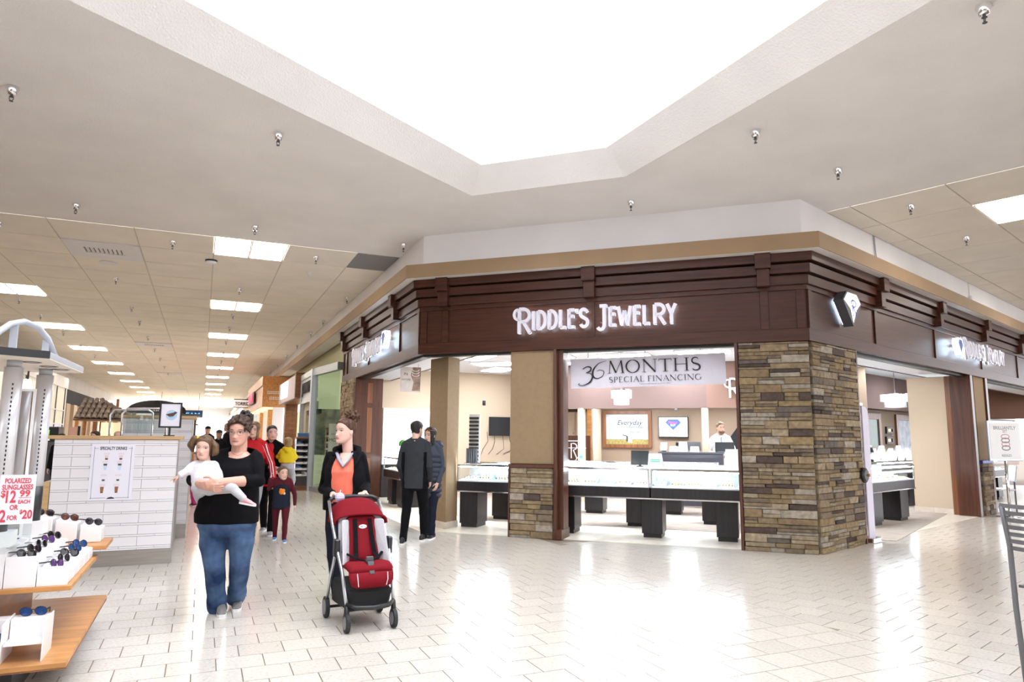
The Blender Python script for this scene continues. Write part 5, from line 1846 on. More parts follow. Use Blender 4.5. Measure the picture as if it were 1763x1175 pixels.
for k in range(6):
    f = k / 6
    place('roof_tile', tl, rt, (X1 - 1.1 * f, 0.9 * f, EZ + (RZ_ - EZ) * f + 0.03), (hip, 0, R(50)))

# drinks cooler
dc = thing('drinks_cooler', 'black drinks cooler with green claw marks behind the coffee counter', 'cooler', FL.w(-9.0, -6.68, 0), FL.th + R(90))
box_part('cabinet', 'black', dc, -0.4, 0.32, -0.3, 0.35, 0, 1.66, 0.01)
box_part('door_glass', 'dark_grey', dc, -0.36, 0.28, -0.31, -0.3, 0.3, 1.3)
mat('neon_green', (0.2, 0.7, 0.1), 0.4, emit=(0.25, 0.8, 0.12), es=0.8)
for k in range(3):
    mb = MB()
    ribbon(mb, [(0.06 + k * 0.035, 1.58), (0.065 + k * 0.035, 1.46)], [0.02, 0.006], -0.312, -0.305)
    mb.build('claw_mark', 'neon_green', dc)
text('ENERGY', 'white', dc, (-0.16, -0.306, 1.51), w=0.28, h=0.07, ext=0.002)
text('drinks', 'cool_glow', dc, (-0.04, -0.32, 1.36), w=0.4, h=0.06, ext=0.002)
sd = thing('standing_board', 'salmon coloured poster board beside the drinks cooler', 'board', FL.w(-8.8, -6.05, 0), FL.th + R(90))
mat('salmon', (0.7, 0.4, 0.32), 0.6)
box_part('panel', 'salmon', sd, -0.11, 0.07, 0, 0.03, 0.6, 1.66)
box_part('frame', 'black', sd, 0.07, 0.12, -0.02, 0.05, 0.0, 1.68)
box_part('foot', 'black', sd, -0.12, 0.12, -0.15, 0.15, 0, 0.02)

# hanging blue sign and black arch sign far down the mall
hs = thing('hanging_sign', 'blue hanging sign with bright blue letters far down the mall', 'sign', FL.w(-50, -4.9, 0), FL.th + R(90))
mat('sign_navy', (0.02, 0.05, 0.16), 0.5, noise_=(3, 0.6))
mat('sign_cyan', (0.1, 0.45, 0.85), 0.4, emit=(0.12, 0.55, 1.0), es=1.0)
box_part('board', 'sign_navy', hs, -1.7, 1.6, -0.05, 0.05, 2.9, 3.45)
text('HOME TEAM', 'sign_cyan', hs, (-0.1, -0.06, 3.1), w=3.0, h=0.32, ext=0.01, bold=0.03)
for x in (-1.4, 1.3):
    MB().tube([(x, 0, 3.45), (x, 0, ZC)], 0.015, 5).build('hanger', 'dark_grey', hs)
ar = thing('arch_sign', 'black arched sign with white lettering far down the mall', 'sign', FL.w(-45, -6.3, 0), FL.th + R(90))
mb = MB()
P_ = [(-1.9, 3.0)] + [(1.9 * math.cos(R(a)), 3.2 + 0.75 * math.sin(R(a))) for a in range(180, -1, -15)] + [(1.9, 3.0)]
nn = len(P_)
mb.add([(x, -0.05, z) for x, z in P_] + [(x, 0.05, z) for x, z in P_], [tuple(range(nn))[::-1], tuple(range(nn, 2 * nn))] + [(i, (i + 1) % nn, nn + (i + 1) % nn, nn + i) for i in range(nn)])
mb.build('board', 'black_matte', ar)
text('Occasions Plus', 'white', ar, (0.3, -0.06, 3.3), w=2.6, h=0.26, ext=0.01)
for x in (-1.7, 1.7):
    box_part('leg', 'black', ar, x - 0.06, x + 0.06, -0.06, 0.06, 0, 3.05)
# far carts along the middle of the mall
for k, (u, v, m_, lb) in enumerate(((-14, -4.0, 'wood_orange', 'wooden sales cart behind the girl in pink leggings'), (-26, -4.6, 'white', 'white sales cart farther down the mall'), (-36, -4.2, 'sign_navy', 'dark blue poster stand far down the mall'))):
    t = thing('sales_cart', lb, 'cart', FL.w(u, v, 0), FL.th + R(90))
    box_part('counter', m_, t, -0.6, 0.6, -0.5, 0.5, 0.0, 0.95, 0.01)
    for x in (-0.55, 0.55):
        box_part('post', 'dark_grey', t, x - 0.03, x + 0.03, -0.03, 0.03, 0.95, 2.1)
    box_part('shelf', 'black', t, -0.62, 0.62, -0.25, 0.25, 1.45, 1.48)
    box_part('roof', 'dark_grey', t, -0.7, 0.7, -0.45, 0.45, 2.1, 2.16)
    for q in range(5):
        box_part('basket', ['wood_brown', 'sign_blue', 'off_white'][q % 3], t, -0.5 + q * 0.21, -0.34 + q * 0.21, -0.3, 0.1, 0.95, 1.12, 0.006)
# ================================================================== coffee counter with white wall tiles
KTH = FL.th + R(90)          # local x to the right across the mall, local y away from the camera


def tile_wall(parent, x0, x1, z0, z1, y, length=0.36, big=0.106, thin=0.0235, seed=0, axis='x'):
    """courses of large tiles with thin courses between, each tile its own object, face towards -y"""
    r = random.Random(seed)
    g = 0.003
    z = z1
    course = 0
    seq = [0.045, thin] + [big, thin] * 20
    for h in seq:
        zb_ = max(z0, z - h)
        if z - zb_ < 0.012:
            break
        off = (0.5 * length if course % 2 else 0.0) + 0.04
        x = x1 - off if off > 0.06 else x1
        edges = [x1]
        xx = x1 - (length * (0.5 if course % 2 else 1.0))
        while xx > x0 + 0.03:
            edges.append(xx)
            xx -= length
        edges.append(x0)
        for a, b in zip(edges[1:], edges):
            lo = (a + g / 2, zb_ + g / 2)
            mb_key = (round(b - a, 3), round(z - zb_, 4))
            if mb_key not in KT:
                w_, h_ = (b - a - g) / 2, (z - zb_ - g) / 2
                c = 0.002
                mb = MB()
                mb.rings([[(-w_, 0.004, -h_), (w_, 0.004, -h_), (w_, 0.004, h_), (-w_, 0.004, h_)], [(-w_, -0.004, -h_), (w_, -0.004, -h_), (w_, -0.004, h_), (-w_, -0.004, h_)],
                          [(-w_ + c, -0.006, -h_ + c), (w_ - c, -0.006, -h_ + c), (w_ - c, -0.006, h_ - c), (-w_ + c, -0.006, h_ - c)]])
                KT[mb_key] = mb.mesh('wall_tile', 'kiosk_tile')
            p = ((a + b) / 2, y, (zb_ + z) / 2)
            if axis == 'x':
                place('wall_tile', KT[mb_key], parent, p)
            else:
                place('wall_tile', KT[mb_key], parent, (y, (a + b) / 2, (zb_ + z) / 2), R(90))
        z = zb_
        course += 1


KT = {}
ck = thing('coffee_counter', 'white tiled coffee counter with a wood top and a drinks poster', 'counter', FL.w(1.725, 0, 0), KTH)
box_part('core', 'kiosk_grout', ck, -4.72, -3.472, 0.004, 0.25, 0.0, 1.425)
box_part('side_core', 'kiosk_grout', ck, -3.6, -3.476, 0.0, 1.9, 0.0, 0.95)
tile_wall(ck, -4.725, -3.465, 0.17, 1.425, -0.002, seed=1)
box_part('kick_plate', 'brushed_steel', ck, -4.73, -3.46, -0.008, 0.0, 0.0, 0.168)
box_part('corner_trim', 'aluminium', ck, -3.468, -3.46, -0.01, 0.26, 0.0, 1.425)
box_part('top', 'wood_maple', ck, -4.80, -3.415, -0.03, 0.36, 1.428, 1.468, 0.003)
box_part('end_wall', 'wood_maple', ck, -4.80, -4.73, 0.0, 1.6, 0.0, 0.95)
mat('poster_white', (0.80, 0.78, 0.86), 0.5)
box_part('poster_sheet', 'poster_white', ck, -4.355, -3.915, -0.014, -0.007, 0.735, 1.375)
mb = MB()
for pts in ([(-4.33, 1.325), (-4.285, 1.325)], [(-3.985, 1.325), (-3.94, 1.325)], [(-4.325, 1.345), (-4.325, 0.755)], [(-3.95, 1.345), (-3.95, 0.755)], [(-4.335, 0.765), (-4.18, 0.765)], [(-4.08, 0.765), (-3.94, 0.765)]):
    ribbon(mb, pts, 0.004, -0.016, -0.014)
mb.build('poster_border', 'mid_grey', ck)
text('SPECIALTY DRINKS', 'ink', ck, (-4.135, -0.016, 1.325), w=0.27, h=0.038, ext=0, bold=0.02)
mat('drink_dark', (0.09, 0.04, 0.03), 0.5)
mat('drink_ice', (0.52, 0.66, 0.85), 0.5)
mat('drink_brown', (0.33, 0.12, 0.04), 0.5)
mat('drink_cream', (0.78, 0.6, 0.55), 0.5)
mat('print_pink', (0.75, 0.45, 0.45), 0.6)
for c_, x in enumerate((-4.205, -4.06)):
    for r_, (z, kind) in enumerate(((1.195, 0), (1.08, 1), (0.955, 2), (0.82, 3))):
        x_ = x + 0.006 - 0.007 * r_
        h_ = (0.05, 0.07, 0.045, 0.07)[kind]
        for k, (a_, b_, m_) in enumerate({0: ((0, .35, 'drink_dark'), (.35, 1, 'drink_cream')), 1: ((.7, 1, 'drink_dark'), (0, .7, 'drink_ice')), 2: ((0, .4, 'drink_dark'), (.4, 1, 'poster_white')), 3: ((0.12, 1, 'drink_brown'), (0, .12, 'drink_dark'))}[kind]):
            q = MB()
            w0, w1 = 0.013 + 0.006 * a_, 0.013 + 0.006 * b_
            q.add([(x_ - w0, -0.0155, z + h_ * a_), (x_ + w0, -0.0155, z + h_ * a_), (x_ + w1, -0.0155, z + h_ * b_), (x_ - w1, -0.0155, z + h_ * b_)], [(0, 1, 2, 3)])
            q.build('drink_print', m_, ck)
        q = MB()
        for j in range(2):
            q.box(x_ - 0.03, x_ + 0.03, -0.0152, -0.0145, z + h_ + 0.012 + 0.012 * j, z + h_ + 0.015 + 0.012 * j)
        q.build('caption_print', 'print_pink', ck)
mb = MB()
mb.add([(-4.17, -0.0155, 0.752), (-4.15, -0.0155, 0.77), (-4.12, -0.0155, 0.776), (-4.09, -0.0155, 0.764), (-4.085, -0.0155, 0.755)], [(0, 4, 3, 2, 1)])
mb.build('poster_mark', 'ink', ck)
# back counter of the same stand
cb = thing('coffee_back_counter', 'taller white tiled counter block standing behind the coffee counter', 'counter', FL.w(-0.45, 0, 0), KTH)
box_part('core', 'kiosk_grout', cb, -4.27, -3.358, 0.004, 0.8, 0.0, 1.72)
tile_wall(cb, -4.275, -3.35, 0.2, 1.72, -0.002, seed=4)
box_part('kick_plate', 'brushed_steel', cb, -4.27, -3.345, -0.008, 0.0, 0.0, 0.2)
box_part('top', 'wood_maple', cb, -4.32, -3.30, -0.03, 0.85, 1.722, 1.765, 0.003)
box_part('corner_trim', 'aluminium', cb, -3.352, -3.345, -0.01, 0.8, 0.0, 1.72)
# rails of the glass guard
for k, (x0_, y_) in enumerate(((-4.12, 0.75), (-4.32, 1.4))):
    t = thing('guard_rail', ('bent chrome rail above the coffee counter', 'second bent chrome rail behind the first one')[k], 'rail', FL.w(1.725 - y_, 0, 0), KTH)
    pts = [(x0_ + 0.12, 0, 0.96), (x0_ + 0.1, 0, 1.3), (x0_ - 0.02, 0, 1.46), (x0_ - 0.03, 0, 1.74), (x0_ + 0.02, 0, 1.81), (x0_ + 0.42, 0, 1.82), (x0_ + 0.48, 0, 1.78), (x0_ + 0.48, 0, 0.96)]
    MB().tube(pts, 0.014, 8).build('tube', 'chrome', t, smooth=True)
    box_part('guard_glass', 'glass', t, x0_ + 0.02, x0_ + 0.46, -0.004, 0.004, 1.5, 1.78)
    box_part('work_top', 'brushed_steel', t, x0_ - 0.1, x0_ + 0.50, -0.15, 0.15, 0.9, 0.96)
    box_part('cupboard', 'dark_grey', t, x0_ - 0.1, x0_ + 0.50, -0.15, 0.15, 0.0, 0.9)
# black-framed bird sign
bsn = thing('framed_bird_sign', 'black framed sign with a bird on a blue disc on the coffee counter', 'sign', FL.w(1.5, -3.58, 1.469), KTH)
for x0_, x1_, z0_, z1_ in ((-0.125, -0.105, 0.10, 0.41), (0.105, 0.125, 0.10, 0.41), (-0.105, 0.105, 0.10, 0.12), (-0.105, 0.105, 0.39, 0.41)):
    box_part('frame', 'black', bsn, x0_, x1_, -0.012, 0.012, z0_, z1_)
box_part('sheet', 'poster_white', bsn, -0.105, 0.105, -0.004, 0.004, 0.12, 0.39)
box_part('pole', 'black', bsn, -0.012, 0.012, -0.01, 0.01, 0.012, 0.1)
box_part('foot', 'black', bsn, -0.06, 0.06, -0.05, 0.05, 0, 0.012)
mat('disc_blue', (0.35, 0.55, 0.75), 0.5)
mb = MB()
ribbon(mb, arc(0.01, 0.255, 0.055, 0.055, 0, 360, 24), 0.012, -0.006, -0.004)
mb.add([(0.01 + 0.045 * math.cos(2 * math.pi * k / 20), -0.0048, 0.255 + 0.045 * math.sin(2 * math.pi * k / 20)) for k in range(20)], [tuple(range(20))[::-1]])
mb.build('disc', 'disc_blue', bsn)
mb = MB()
mb.add([(-0.055, -0.0065, 0.262), (-0.01, -0.0065, 0.235), (0.03, -0.0065, 0.24), (0.06, -0.0065, 0.275), (0.075, -0.0065, 0.285), (0.05, -0.0065, 0.30), (0.03, -0.0065, 0.285), (-0.01, -0.0065, 0.275)], [tuple(range(8))])
mb.build('bird_print', 'drink_dark', bsn)

# ================================================================== sunglasses stand
SG = FL.w(0, 0, 0)
sk = thing('sunglasses_stand', 'sunglasses stand with silver columns, wood shelves and a hexagonal canopy', 'stand', SG, KTH)
box_part('lower_shelf', 'wood_orange', sk, -5.2, -3.81, -6.4, -4.62, 0.222, 0.25, 0.002)
box_part('shelf_edge', 'wood_brown', sk, -5.2, -3.808, -6.402, -4.62, 0.215, 0.222)
box_part('middle_shelf', 'wood_orange', sk, -5.2, -3.86, -6.1, -4.92, 0.572, 0.60, 0.002)
box_part('rear_shelf', 'wood_orange', sk, -5.2, -3.80, -5.05, -4.62, 0.652, 0.68, 0.002)
box_part('cabinet', 'wood_brown', sk, -5.1, -4.25, -6.0, -4.9, 0.25, 0.572)
box_part('plinth', 'black', sk, -5.1, -4.1, -6.15, -4.8, 0.0, 0.215)
box_part('upper_cabinet', 'wood_brown', sk, -5.1, -4.45, -6.35, -4.85, 0.60, 0.86)
box_part('upper_shelf', 'wood_maple', sk, -5.15, -4.36, -6.45, -4.75, 0.86, 0.885, 0.002)
cpos = [FL.loc(at(69, 740, 4.35)), FL.loc(at(13, 740, 3.85))]
mat('column_silver', (0.72, 0.71, 0.74), 0.3, 0.35)
mat('canopy_under', (0.78, 0.70, 0.62), 0.6)
for u, v in cpos:
    x, y = v, -u
    c = MB().lathe([(0.046, 1.165), (0.046, 1.845)], 28, (x, y, 0)).build('column', 'column_silver', sk, smooth=True)
    slot = MB()
    for j in range(22):
        a = R(-75)
        z = 1.24 + j * 0.024
        slot.box(x + 0.0455 * math.cos(a) - 0.003, x + 0.0455 * math.cos(a) + 0.003, y + 0.0455 * math.sin(a) - 0.003, y + 0.0455 * math.sin(a) + 0.002, z, z + 0.012)
    o = slot.build('slot_line', 'black', c)
    MB().lathe([(0.047, 0.96), (0.047, 1.165)], 28, (x, y, 0)).build('column_base', 'black', sk, smooth=True)
    MB().lathe([(0.036, 1.845), (0.036, 1.885)], 24, (x, y, 0)).build('column_neck', 'grey_paint', sk, smooth=True)
    box_part('column_block', 'white_acrylic', sk, x - 0.08, x + 0.08, y - 0.08, y + 0.08, 0.885, 0.96)
CN = [(-3.96, -5.66), (-3.995, -6.585), (-4.5, -6.87), (-5.0, -6.6), (-5.0, -5.8), (-4.5, -5.5)]
MB().prism(CN, 1.884, 1.888).build('canopy_underside', 'canopy_under', sk)
MB().prism(CN, 1.888, 1.925).build('canopy', 'grey_paint', sk, bevel=0.003)
mb = MB()
for (a, b) in zip(CN[1:4], CN[2:4]):
    d = np.array(b) - np.array(a)
    nrm = np.array([d[1], -d[0]]) / np.hypot(*d) * -0.006
    q = [tuple(np.array(a) - nrm), tuple(np.array(b) - nrm), tuple(np.array(b) + nrm), tuple(np.array(a) + nrm)]
    mb.prism(q, 1.886, 1.927)
mb.build('canopy_front_strip', 'black', sk)
for x, y in ((-4.12, -6.35), (-4.08, -6.1), (-4.05, -5.9), (-4.35, -6.55)):
    mb = MB()
    n_ = 24
    ri = [[(x + r_ * math.cos(2 * math.pi * k / n_), y + r_ * math.sin(2 * math.pi * k / n_), z) for k in range(n_)] for r_, z in ((0.05, 1.883), (0.04, 1.881), (0.03, 1.883))]
    mb.rings(ri, cap=False)
    mb.build('downlight_ring', 'black', sk)
pts = []
for px, py, Y in ((98, 611, 4.15), (82, 583, 4.1), (66, 564, 4.02), (42, 554, 3.9), (18, 558, 3.8), (-4, 573, 3.7), (-24, 600, 3.62)):
    u, v = FL.loc(at(px, py, Y))
    pts.append((v, -u, at(px, py, Y)[2]))
pts[0] = (pts[0][0], pts[0][1], 1.926)
MB().tube(pts, 0.017, 10).build('arch', 'grey_paint', sk, smooth=True)
for px, py, Y in ((80, 586, 4.1), (26, 556, 3.84)):
    u, v = FL.loc(at(px, py, Y))
    z = at(px, py, Y)[2]
    box_part('arch_strut', 'grey_paint', sk, v - 0.018, v + 0.018, -u - 0.01, -u + 0.01, 1.925, z)
u, v = FL.loc(at(47, 662, 4.5))
MB().tube([(v, -u, 1.885), (v, -u, 1.82)], 0.006, 6).build('spot_stem', 'black', sk)
mb = MB().lathe([(0.02, 0.03), (0.03, -0.03)], 12)
mb.xf(Matrix.Translation((v, -u, 1.80)) @ Matrix.Rotation(R(25), 4, 'X'))
mb.build('spot_lamp', 'lit_white', sk)
# mirror between the columns
mi = thing('stand_mirror', 'tall narrow white framed mirror between the silver columns', 'mirror', Vector(at(14, 890, 4.12)), R(30))
mi.location.z = 0.886
mh = 0.86
for x0_, x1_, z0_, z1_ in ((-0.075, -0.06, 0, mh), (0.06, 0.075, 0, mh), (-0.06, 0.06, 0, 0.015), (-0.06, 0.06, mh - 0.015, mh)):
    box_part('frame', 'white', mi, x0_, x1_, -0.01, 0.01, z0_, z1_)
box_part('glass', 'mirror', mi, -0.06, 0.06, -0.002, 0.004, 0.015, mh - 0.015)
# price sign
pg = thing('price_sign', 'white price sign with red lettering for polarized sunglasses', 'sign', Vector(at(24, 905, 3.6)), R(28))
pg.location.z = 0.886
zt = at(24, 818, 3.6)[2] - 0.886
sw_, sb_ = 0.15, at(24, 903, 3.6)[2] - 0.886
mat('print_red', (0.62, 0.06, 0.09), 0.5)
box_part('sheet', 'poster_white', pg, -sw_ / 2, sw_ / 2, -0.002, 0.002, sb_, zt)
box_part('holder', 'glass', pg, -sw_ / 2, sw_ / 2, 0.003, 0.006, 0.0, zt)
hh = zt - sb_
for body, fx, fz, w_, h_ in (('POLARIZED', 0, .88, .11, .026), ('SUNGLASSES', 0, .75, .13, .026), ('$', -.38, .61, .02, .04), ('12', -.16, .56, .042, .062), ('99', .22, .62, .045, .034), ('EACH', .22, .45, .05, .02), ('OR', -.05, .34, .036, .026), ('2', -.34, .17, .026, .062), ('FOR', -.07, .13, .042, .024), ('$', .16, .24, .012, .025), ('20', .34, .19, .042, .045)):
    text(body, 'print_red', pg, (fx * sw_, -0.0035, sb_ + fz * hh), w=w_, h=h_, ext=0, bold=0.03)
MB().box(0.008, 0.062, -0.004, -0.003, sb_ + .53 * hh, sb_ + .538 * hh).build('underline', 'print_red', pg)


# sunglasses
mat('lens_dark', (0.015, 0.012, 0.015), 0.05)
mat('lens_brown', (0.10, 0.035, 0.02), 0.05)
mat('lens_blue', (0.03, 0.08, 0.25), 0.05, 0.4)
mat('lens_purple', (0.10, 0.04, 0.16), 0.05)
mat('frame_tortoise', (0.13, 0.05, 0.02), 0.2)
mat('frame_silver', (0.5, 0.5, 0.52), 0.2, 0.8)


def glasses_parts():
    lens = MB()
    n_ = 14
    E_ = [(0.029 * math.cos(2 * math.pi * k / n_), 0.022 * math.sin(2 * math.pi * k / n_) - 0.003 * math.cos(2 * math.pi * k / n_)) for k in range(n_)]
    lens.add([(x, -0.003 - 0.004 * (1 - (x / 0.03) ** 2), z) for x, z in E_] + [(0, -0.009, 0)], [(k, (k + 1) % n_, n_) for k in range(n_)])
    rim = MB().tube([(x * 1.05, -0.002, z * 1.05) for x, z in E_] + [(E_[0][0] * 1.05, -0.002, E_[0][1] * 1.05)], 0.0028, 5, cap=False)
    br = MB().tube([(-0.008, -0.002, 0.008), (0, -0.004, 0.012), (0.008, -0.002, 0.008)], 0.003, 5)
    tm = MB().tube([(0, 0, 0.008), (0.003, 0.07, 0.008), (-0.004, 0.11, 0.0), (-0.008, 0.135, -0.022)], [0.0045, 0.0035, 0.0035, 0.003], 5)
    return lens, rim, br, tm


GL = glasses_parts()
GM = {}


def gmesh(k, m):
    if (k, m) not in GM:
        GM[(k, m)] = GL[k].mesh(('lens', 'rim', 'bridge', 'temple')[k], m, True)
    return GM[(k, m)]


def sunglasses(p, rot, label, ml='lens_dark', mf='black', group='sunglasses on the stand'):
    t = thing('sunglasses', label, 'sunglasses', p, 0, group)
    t.rotation_euler = rot
    for s in (-1, 1):
        place('lens', gmesh(0, ml), t, (s * 0.036, 0, 0.024))
        place('rim', gmesh(1, mf), t, (s * 0.036, 0, 0.024))
        o = place('temple', gmesh(3, mf), t, (s * 0.066, 0, 0.024))
        o.scale.x = s
    place('bridge', gmesh(2, mf), t, (0, 0, 0.024))
    return t


rg = random.Random(6)
slots = []
for r_, (x, h_) in enumerate(((-3.96, 0.10), (-4.12, 0.165), (-4.28, 0.225))):
    tr = thing('acrylic_riser', ['lowest', 'middle', 'highest'][r_] + ' white acrylic riser row on the middle shelf', 'display riser', FL.w(0, 0, 0.601), KTH)
    for k in range(5):
        y = -5.98 + k * 0.215
        mb = MB().hull8([(x - 0.075, y - 0.095, 0), (x + 0.075, y - 0.095, 0), (x + 0.075, y + 0.095, 0), (x - 0.075, y + 0.095, 0)],
                        [(x - 0.075, y - 0.095, h_), (x + 0.075, y - 0.095, h_ - 0.03), (x + 0.075, y + 0.095, h_ - 0.03), (x - 0.075, y + 0.095, h_)])
        mb.build('step', 'white_acrylic', tr, bevel=0.004)
        slots.append((x, y, 0.601 + h_ - 0.012, r_, k))
    box_part('end_plate', 'white_acrylic', tr, x - 0.078, x + 0.078, -6.082, -6.077, 0, h_ + 0.01)
ROWN = ['lowest', 'middle', 'highest']
for x, y, z, r_, k in slots:
    ml, mf = rg.choice([('lens_dark', 'black'), ('lens_dark', 'black'), ('lens_brown', 'frame_tortoise'), ('lens_dark', 'frame_silver'), ('lens_purple', 'black'), ('lens_blue', 'black')])
    nm = {'black': 'black', 'frame_tortoise': 'tortoiseshell', 'frame_silver': 'silver'}[mf]
    sunglasses(FL.w(-y, x, z), (R(-8), R(10), KTH + R(60) + rg.uniform(-0.25, 0.25)), '%s sunglasses, place %s from the front, on the %s white riser row' % (nm, ['one', 'two', 'three', 'four', 'five'][k], ROWN[r_]), ml, mf)
# rear risers
tr = thing('acrylic_riser', 'white acrylic riser on the rear shelf nearest the coffee counter', 'display riser', FL.w(0, 0, 0.681), KTH)
for k in range(3):
    x = -3.93 - k * 0.16
    mb = MB().hull8([(x - 0.07, -4.86, 0), (x + 0.07, -4.86, 0), (x + 0.07, -4.66, 0), (x - 0.07, -4.66, 0)], [(x - 0.07, -4.86, 0.13 + 0.04 * k), (x + 0.07, -4.86, 0.10 + 0.04 * k), (x + 0.07, -4.66, 0.10 + 0.04 * k), (x - 0.07, -4.66, 0.13 + 0.04 * k)])
    mb.build('step', 'white_acrylic', tr, bevel=0.004)
    sunglasses(FL.w(4.76, x, 0.681 + 0.118 + 0.04 * k), (0, R(10), KTH + R(40)), ['black wraparound', 'dark', 'gold rimmed'][k] + ' sunglasses on the rear riser nearest the coffee counter', ['lens_dark', 'lens_brown', 'lens_dark'][k], ['black', 'black', 'frame_tortoise'][k])
# white fins on the upper shelf
tr = thing('acrylic_fin_tray', 'row of white acrylic fins on the pale upper shelf behind the price sign', 'display riser', FL.w(0, 0, 0.886), KTH)
for k in range(6):
    box_part('fin', 'white_acrylic', tr, -4.52, -4.40, -6.25 + k * 0.2, -6.10 + k * 0.2, 0, 0.11, 0.004)
for k in range(2):
    sunglasses(FL.w(4.86 - k * 0.08, -4.44 + 0.05 * k, 0.886), (0, 0, KTH + R(25)), ['thin dark sunglasses lying at the end of the upper shelf', 'round dark sunglasses lying last on the upper shelf'][k])
# white stepped rack on the lower shelf
tr = thing('acrylic_rack', 'white stepped acrylic rack on the lower wood shelf', 'display riser', FL.w(0, 0, 0.251), KTH)
for k in range(3):
    x = -4.03 - k * 0.19
    box_part('step', 'white_acrylic', tr, x - 0.09, x + 0.09, -6.33, -6.20, 0.09, 0.1)
    box_part('riser', 'white_acrylic', tr, x - 0.09, x + 0.09, -6.20, -6.19, 0.09, 0.2)
    box_part('upper_step', 'white_acrylic', tr, x - 0.09, x + 0.09, -6.19, -6.08, 0.19, 0.2)
    box_part('fin', 'white_acrylic', tr, x + 0.088, x + 0.094, -6.34, -6.07, 0.0, 0.21)
box_part('fin', 'white_acrylic', tr, -4.508, -4.502, -6.34, -6.07, 0.0, 0.21)
sunglasses(FL.w(6.13, -4.03, 0.452), (R(-5), 0, KTH), 'black sunglasses with blue lenses on the lower shelf rack', 'lens_blue', 'black')
sunglasses(FL.w(6.27, -4.2, 0.352), (R(-5), 0, KTH + 0.2), 'black sunglasses on the front step of the lower shelf rack', 'lens_blue', 'black')

# ================================================================== grey slatted chair at the right edge
ch = thing('slatted_chair', 'grey slatted cafe chair cut off by the right edge of the picture', 'chair', Vector((3.13, 4.12, 0)), R(-60))
mat('chair_grey', (0.17, 0.17, 0.18), 0.45, 0.5)


def cback(x):
    return 0.05 * (1 - (x / 0.24) ** 2)


for s in (-1, 1):
    MB().tube([(s * 0.24, 0.06, 0.0), (s * 0.235, 0.0, 0.5), (s * 0.23, -0.02, 0.86), (s * 0.22, -0.1, 1.1)], 0.016, 8).build('back_post', 'chair_grey', ch, smooth=True)
    MB().tube([(s * 0.24, 0.5, 0.0), (s * 0.23, 0.42, 0.62)], 0.016, 8).build('front_leg', 'chair_grey', ch, smooth=True)
for k in range(7):
    z = 0.84 + k * 0.042
    mb = MB()
    yy = -0.02 - 0.08 * k / 6
    n_ = 8
    mb.rings([[(x, yy - cback(x), z), (x, yy - cback(x), z + 0.024), (x, yy + 0.008 - cback(x), z + 0.024), (x, yy + 0.008 - cback(x), z)] for x in [-0.23 + 0.46 * j / n_ for j in range(n_ + 1)]])
    mb.build('back_slat', 'chair_grey', ch)
for k in range(7):
    box_part('seat_slat', 'chair_grey', ch, -0.22, 0.22, 0.02 + k * 0.06, 0.065 + k * 0.06, 0.62, 0.635)
box_part('seat_rail', 'chair_grey', ch, -0.24, 0.24, 0.2, 0.23, 0.59, 0.62)
# ================================================================== people
attr_mat('skin', 0.5, 0.35, bump=(220, 0.05))
for nm_, c_, r_ in (('denim_blue', (0.055, 0.10, 0.21), 0.8), ('denim_dark', (0.012, 0.015, 0.028), 0.8), ('cloth_black', (0.0045, 0.0045, 0.006), 0.9), ('cloth_navy', (0.013, 0.017, 0.03), 0.8),
                    ('cloth_coral', (0.90, 0.20, 0.13), 0.75), ('cloth_white', (0.80, 0.78, 0.83), 0.8), ('cloth_legging', (0.50, 0.50, 0.54), 0.8), ('cloth_charcoal', (0.035, 0.038, 0.043), 0.9),
                    ('cloth_slate', (0.055, 0.065, 0.09), 0.6), ('cloth_red', (0.55, 0.02, 0.025), 0.7), ('cloth_maroon', (0.085, 0.010, 0.018), 0.8), ('cloth_yellow', (0.72, 0.52, 0.02), 0.6),
                    ('cloth_grey', (0.42, 0.43, 0.46), 0.85), ('cloth_pink', (0.50, 0.045, 0.22), 0.8), ('cloth_collar', (0.33, 0.34, 0.42), 0.8), ('shirt_white', (0.85, 0.87, 0.92), 0.7), ('tie_blue', (0.03, 0.06, 0.3), 0.6),
                    ('cloth_orange', (0.8, 0.25, 0.03), 0.8), ('stroller_red', (0.19, 0.006, 0.013), 0.8), ('stroller_grey', (0.50, 0.48, 0.51), 0.8)):
    mat(nm_, c_, r_, noise_=(110, 0.06), bump=(420, 0.2, 0.002), spec=0.15)


def jeans_mat():
    m = mat('jeans', (0.05, 0.10, 0.22), 0.85, bump=(500, 0.3, 0.002), spec=0.2)
    nt = m.node_tree
    tc = nt.nodes.new('ShaderNodeTexCoord')
    n = nt.nodes.new('ShaderNodeTexNoise')
    n.inputs['Scale'].default_value = 4.5
    n.inputs['Detail'].default_value = 5
    rp = nt.nodes.new('ShaderNodeValToRGB')
    e = rp.color_ramp.elements
    e[0].position, e[0].color = 0.35, (0.014, 0.032, 0.095, 1)
    e[1].position, e[1].color = 0.70, (0.11, 0.19, 0.34, 1)
    nt.links.new(tc.outputs['Object'], n.inputs['Vector'])
    nt.links.new(n.outputs['Fac'], rp.inputs['Fac'])
    nt.links.new(rp.outputs['Color'], nt.nodes['Principled BSDF'].inputs['Base Color'])


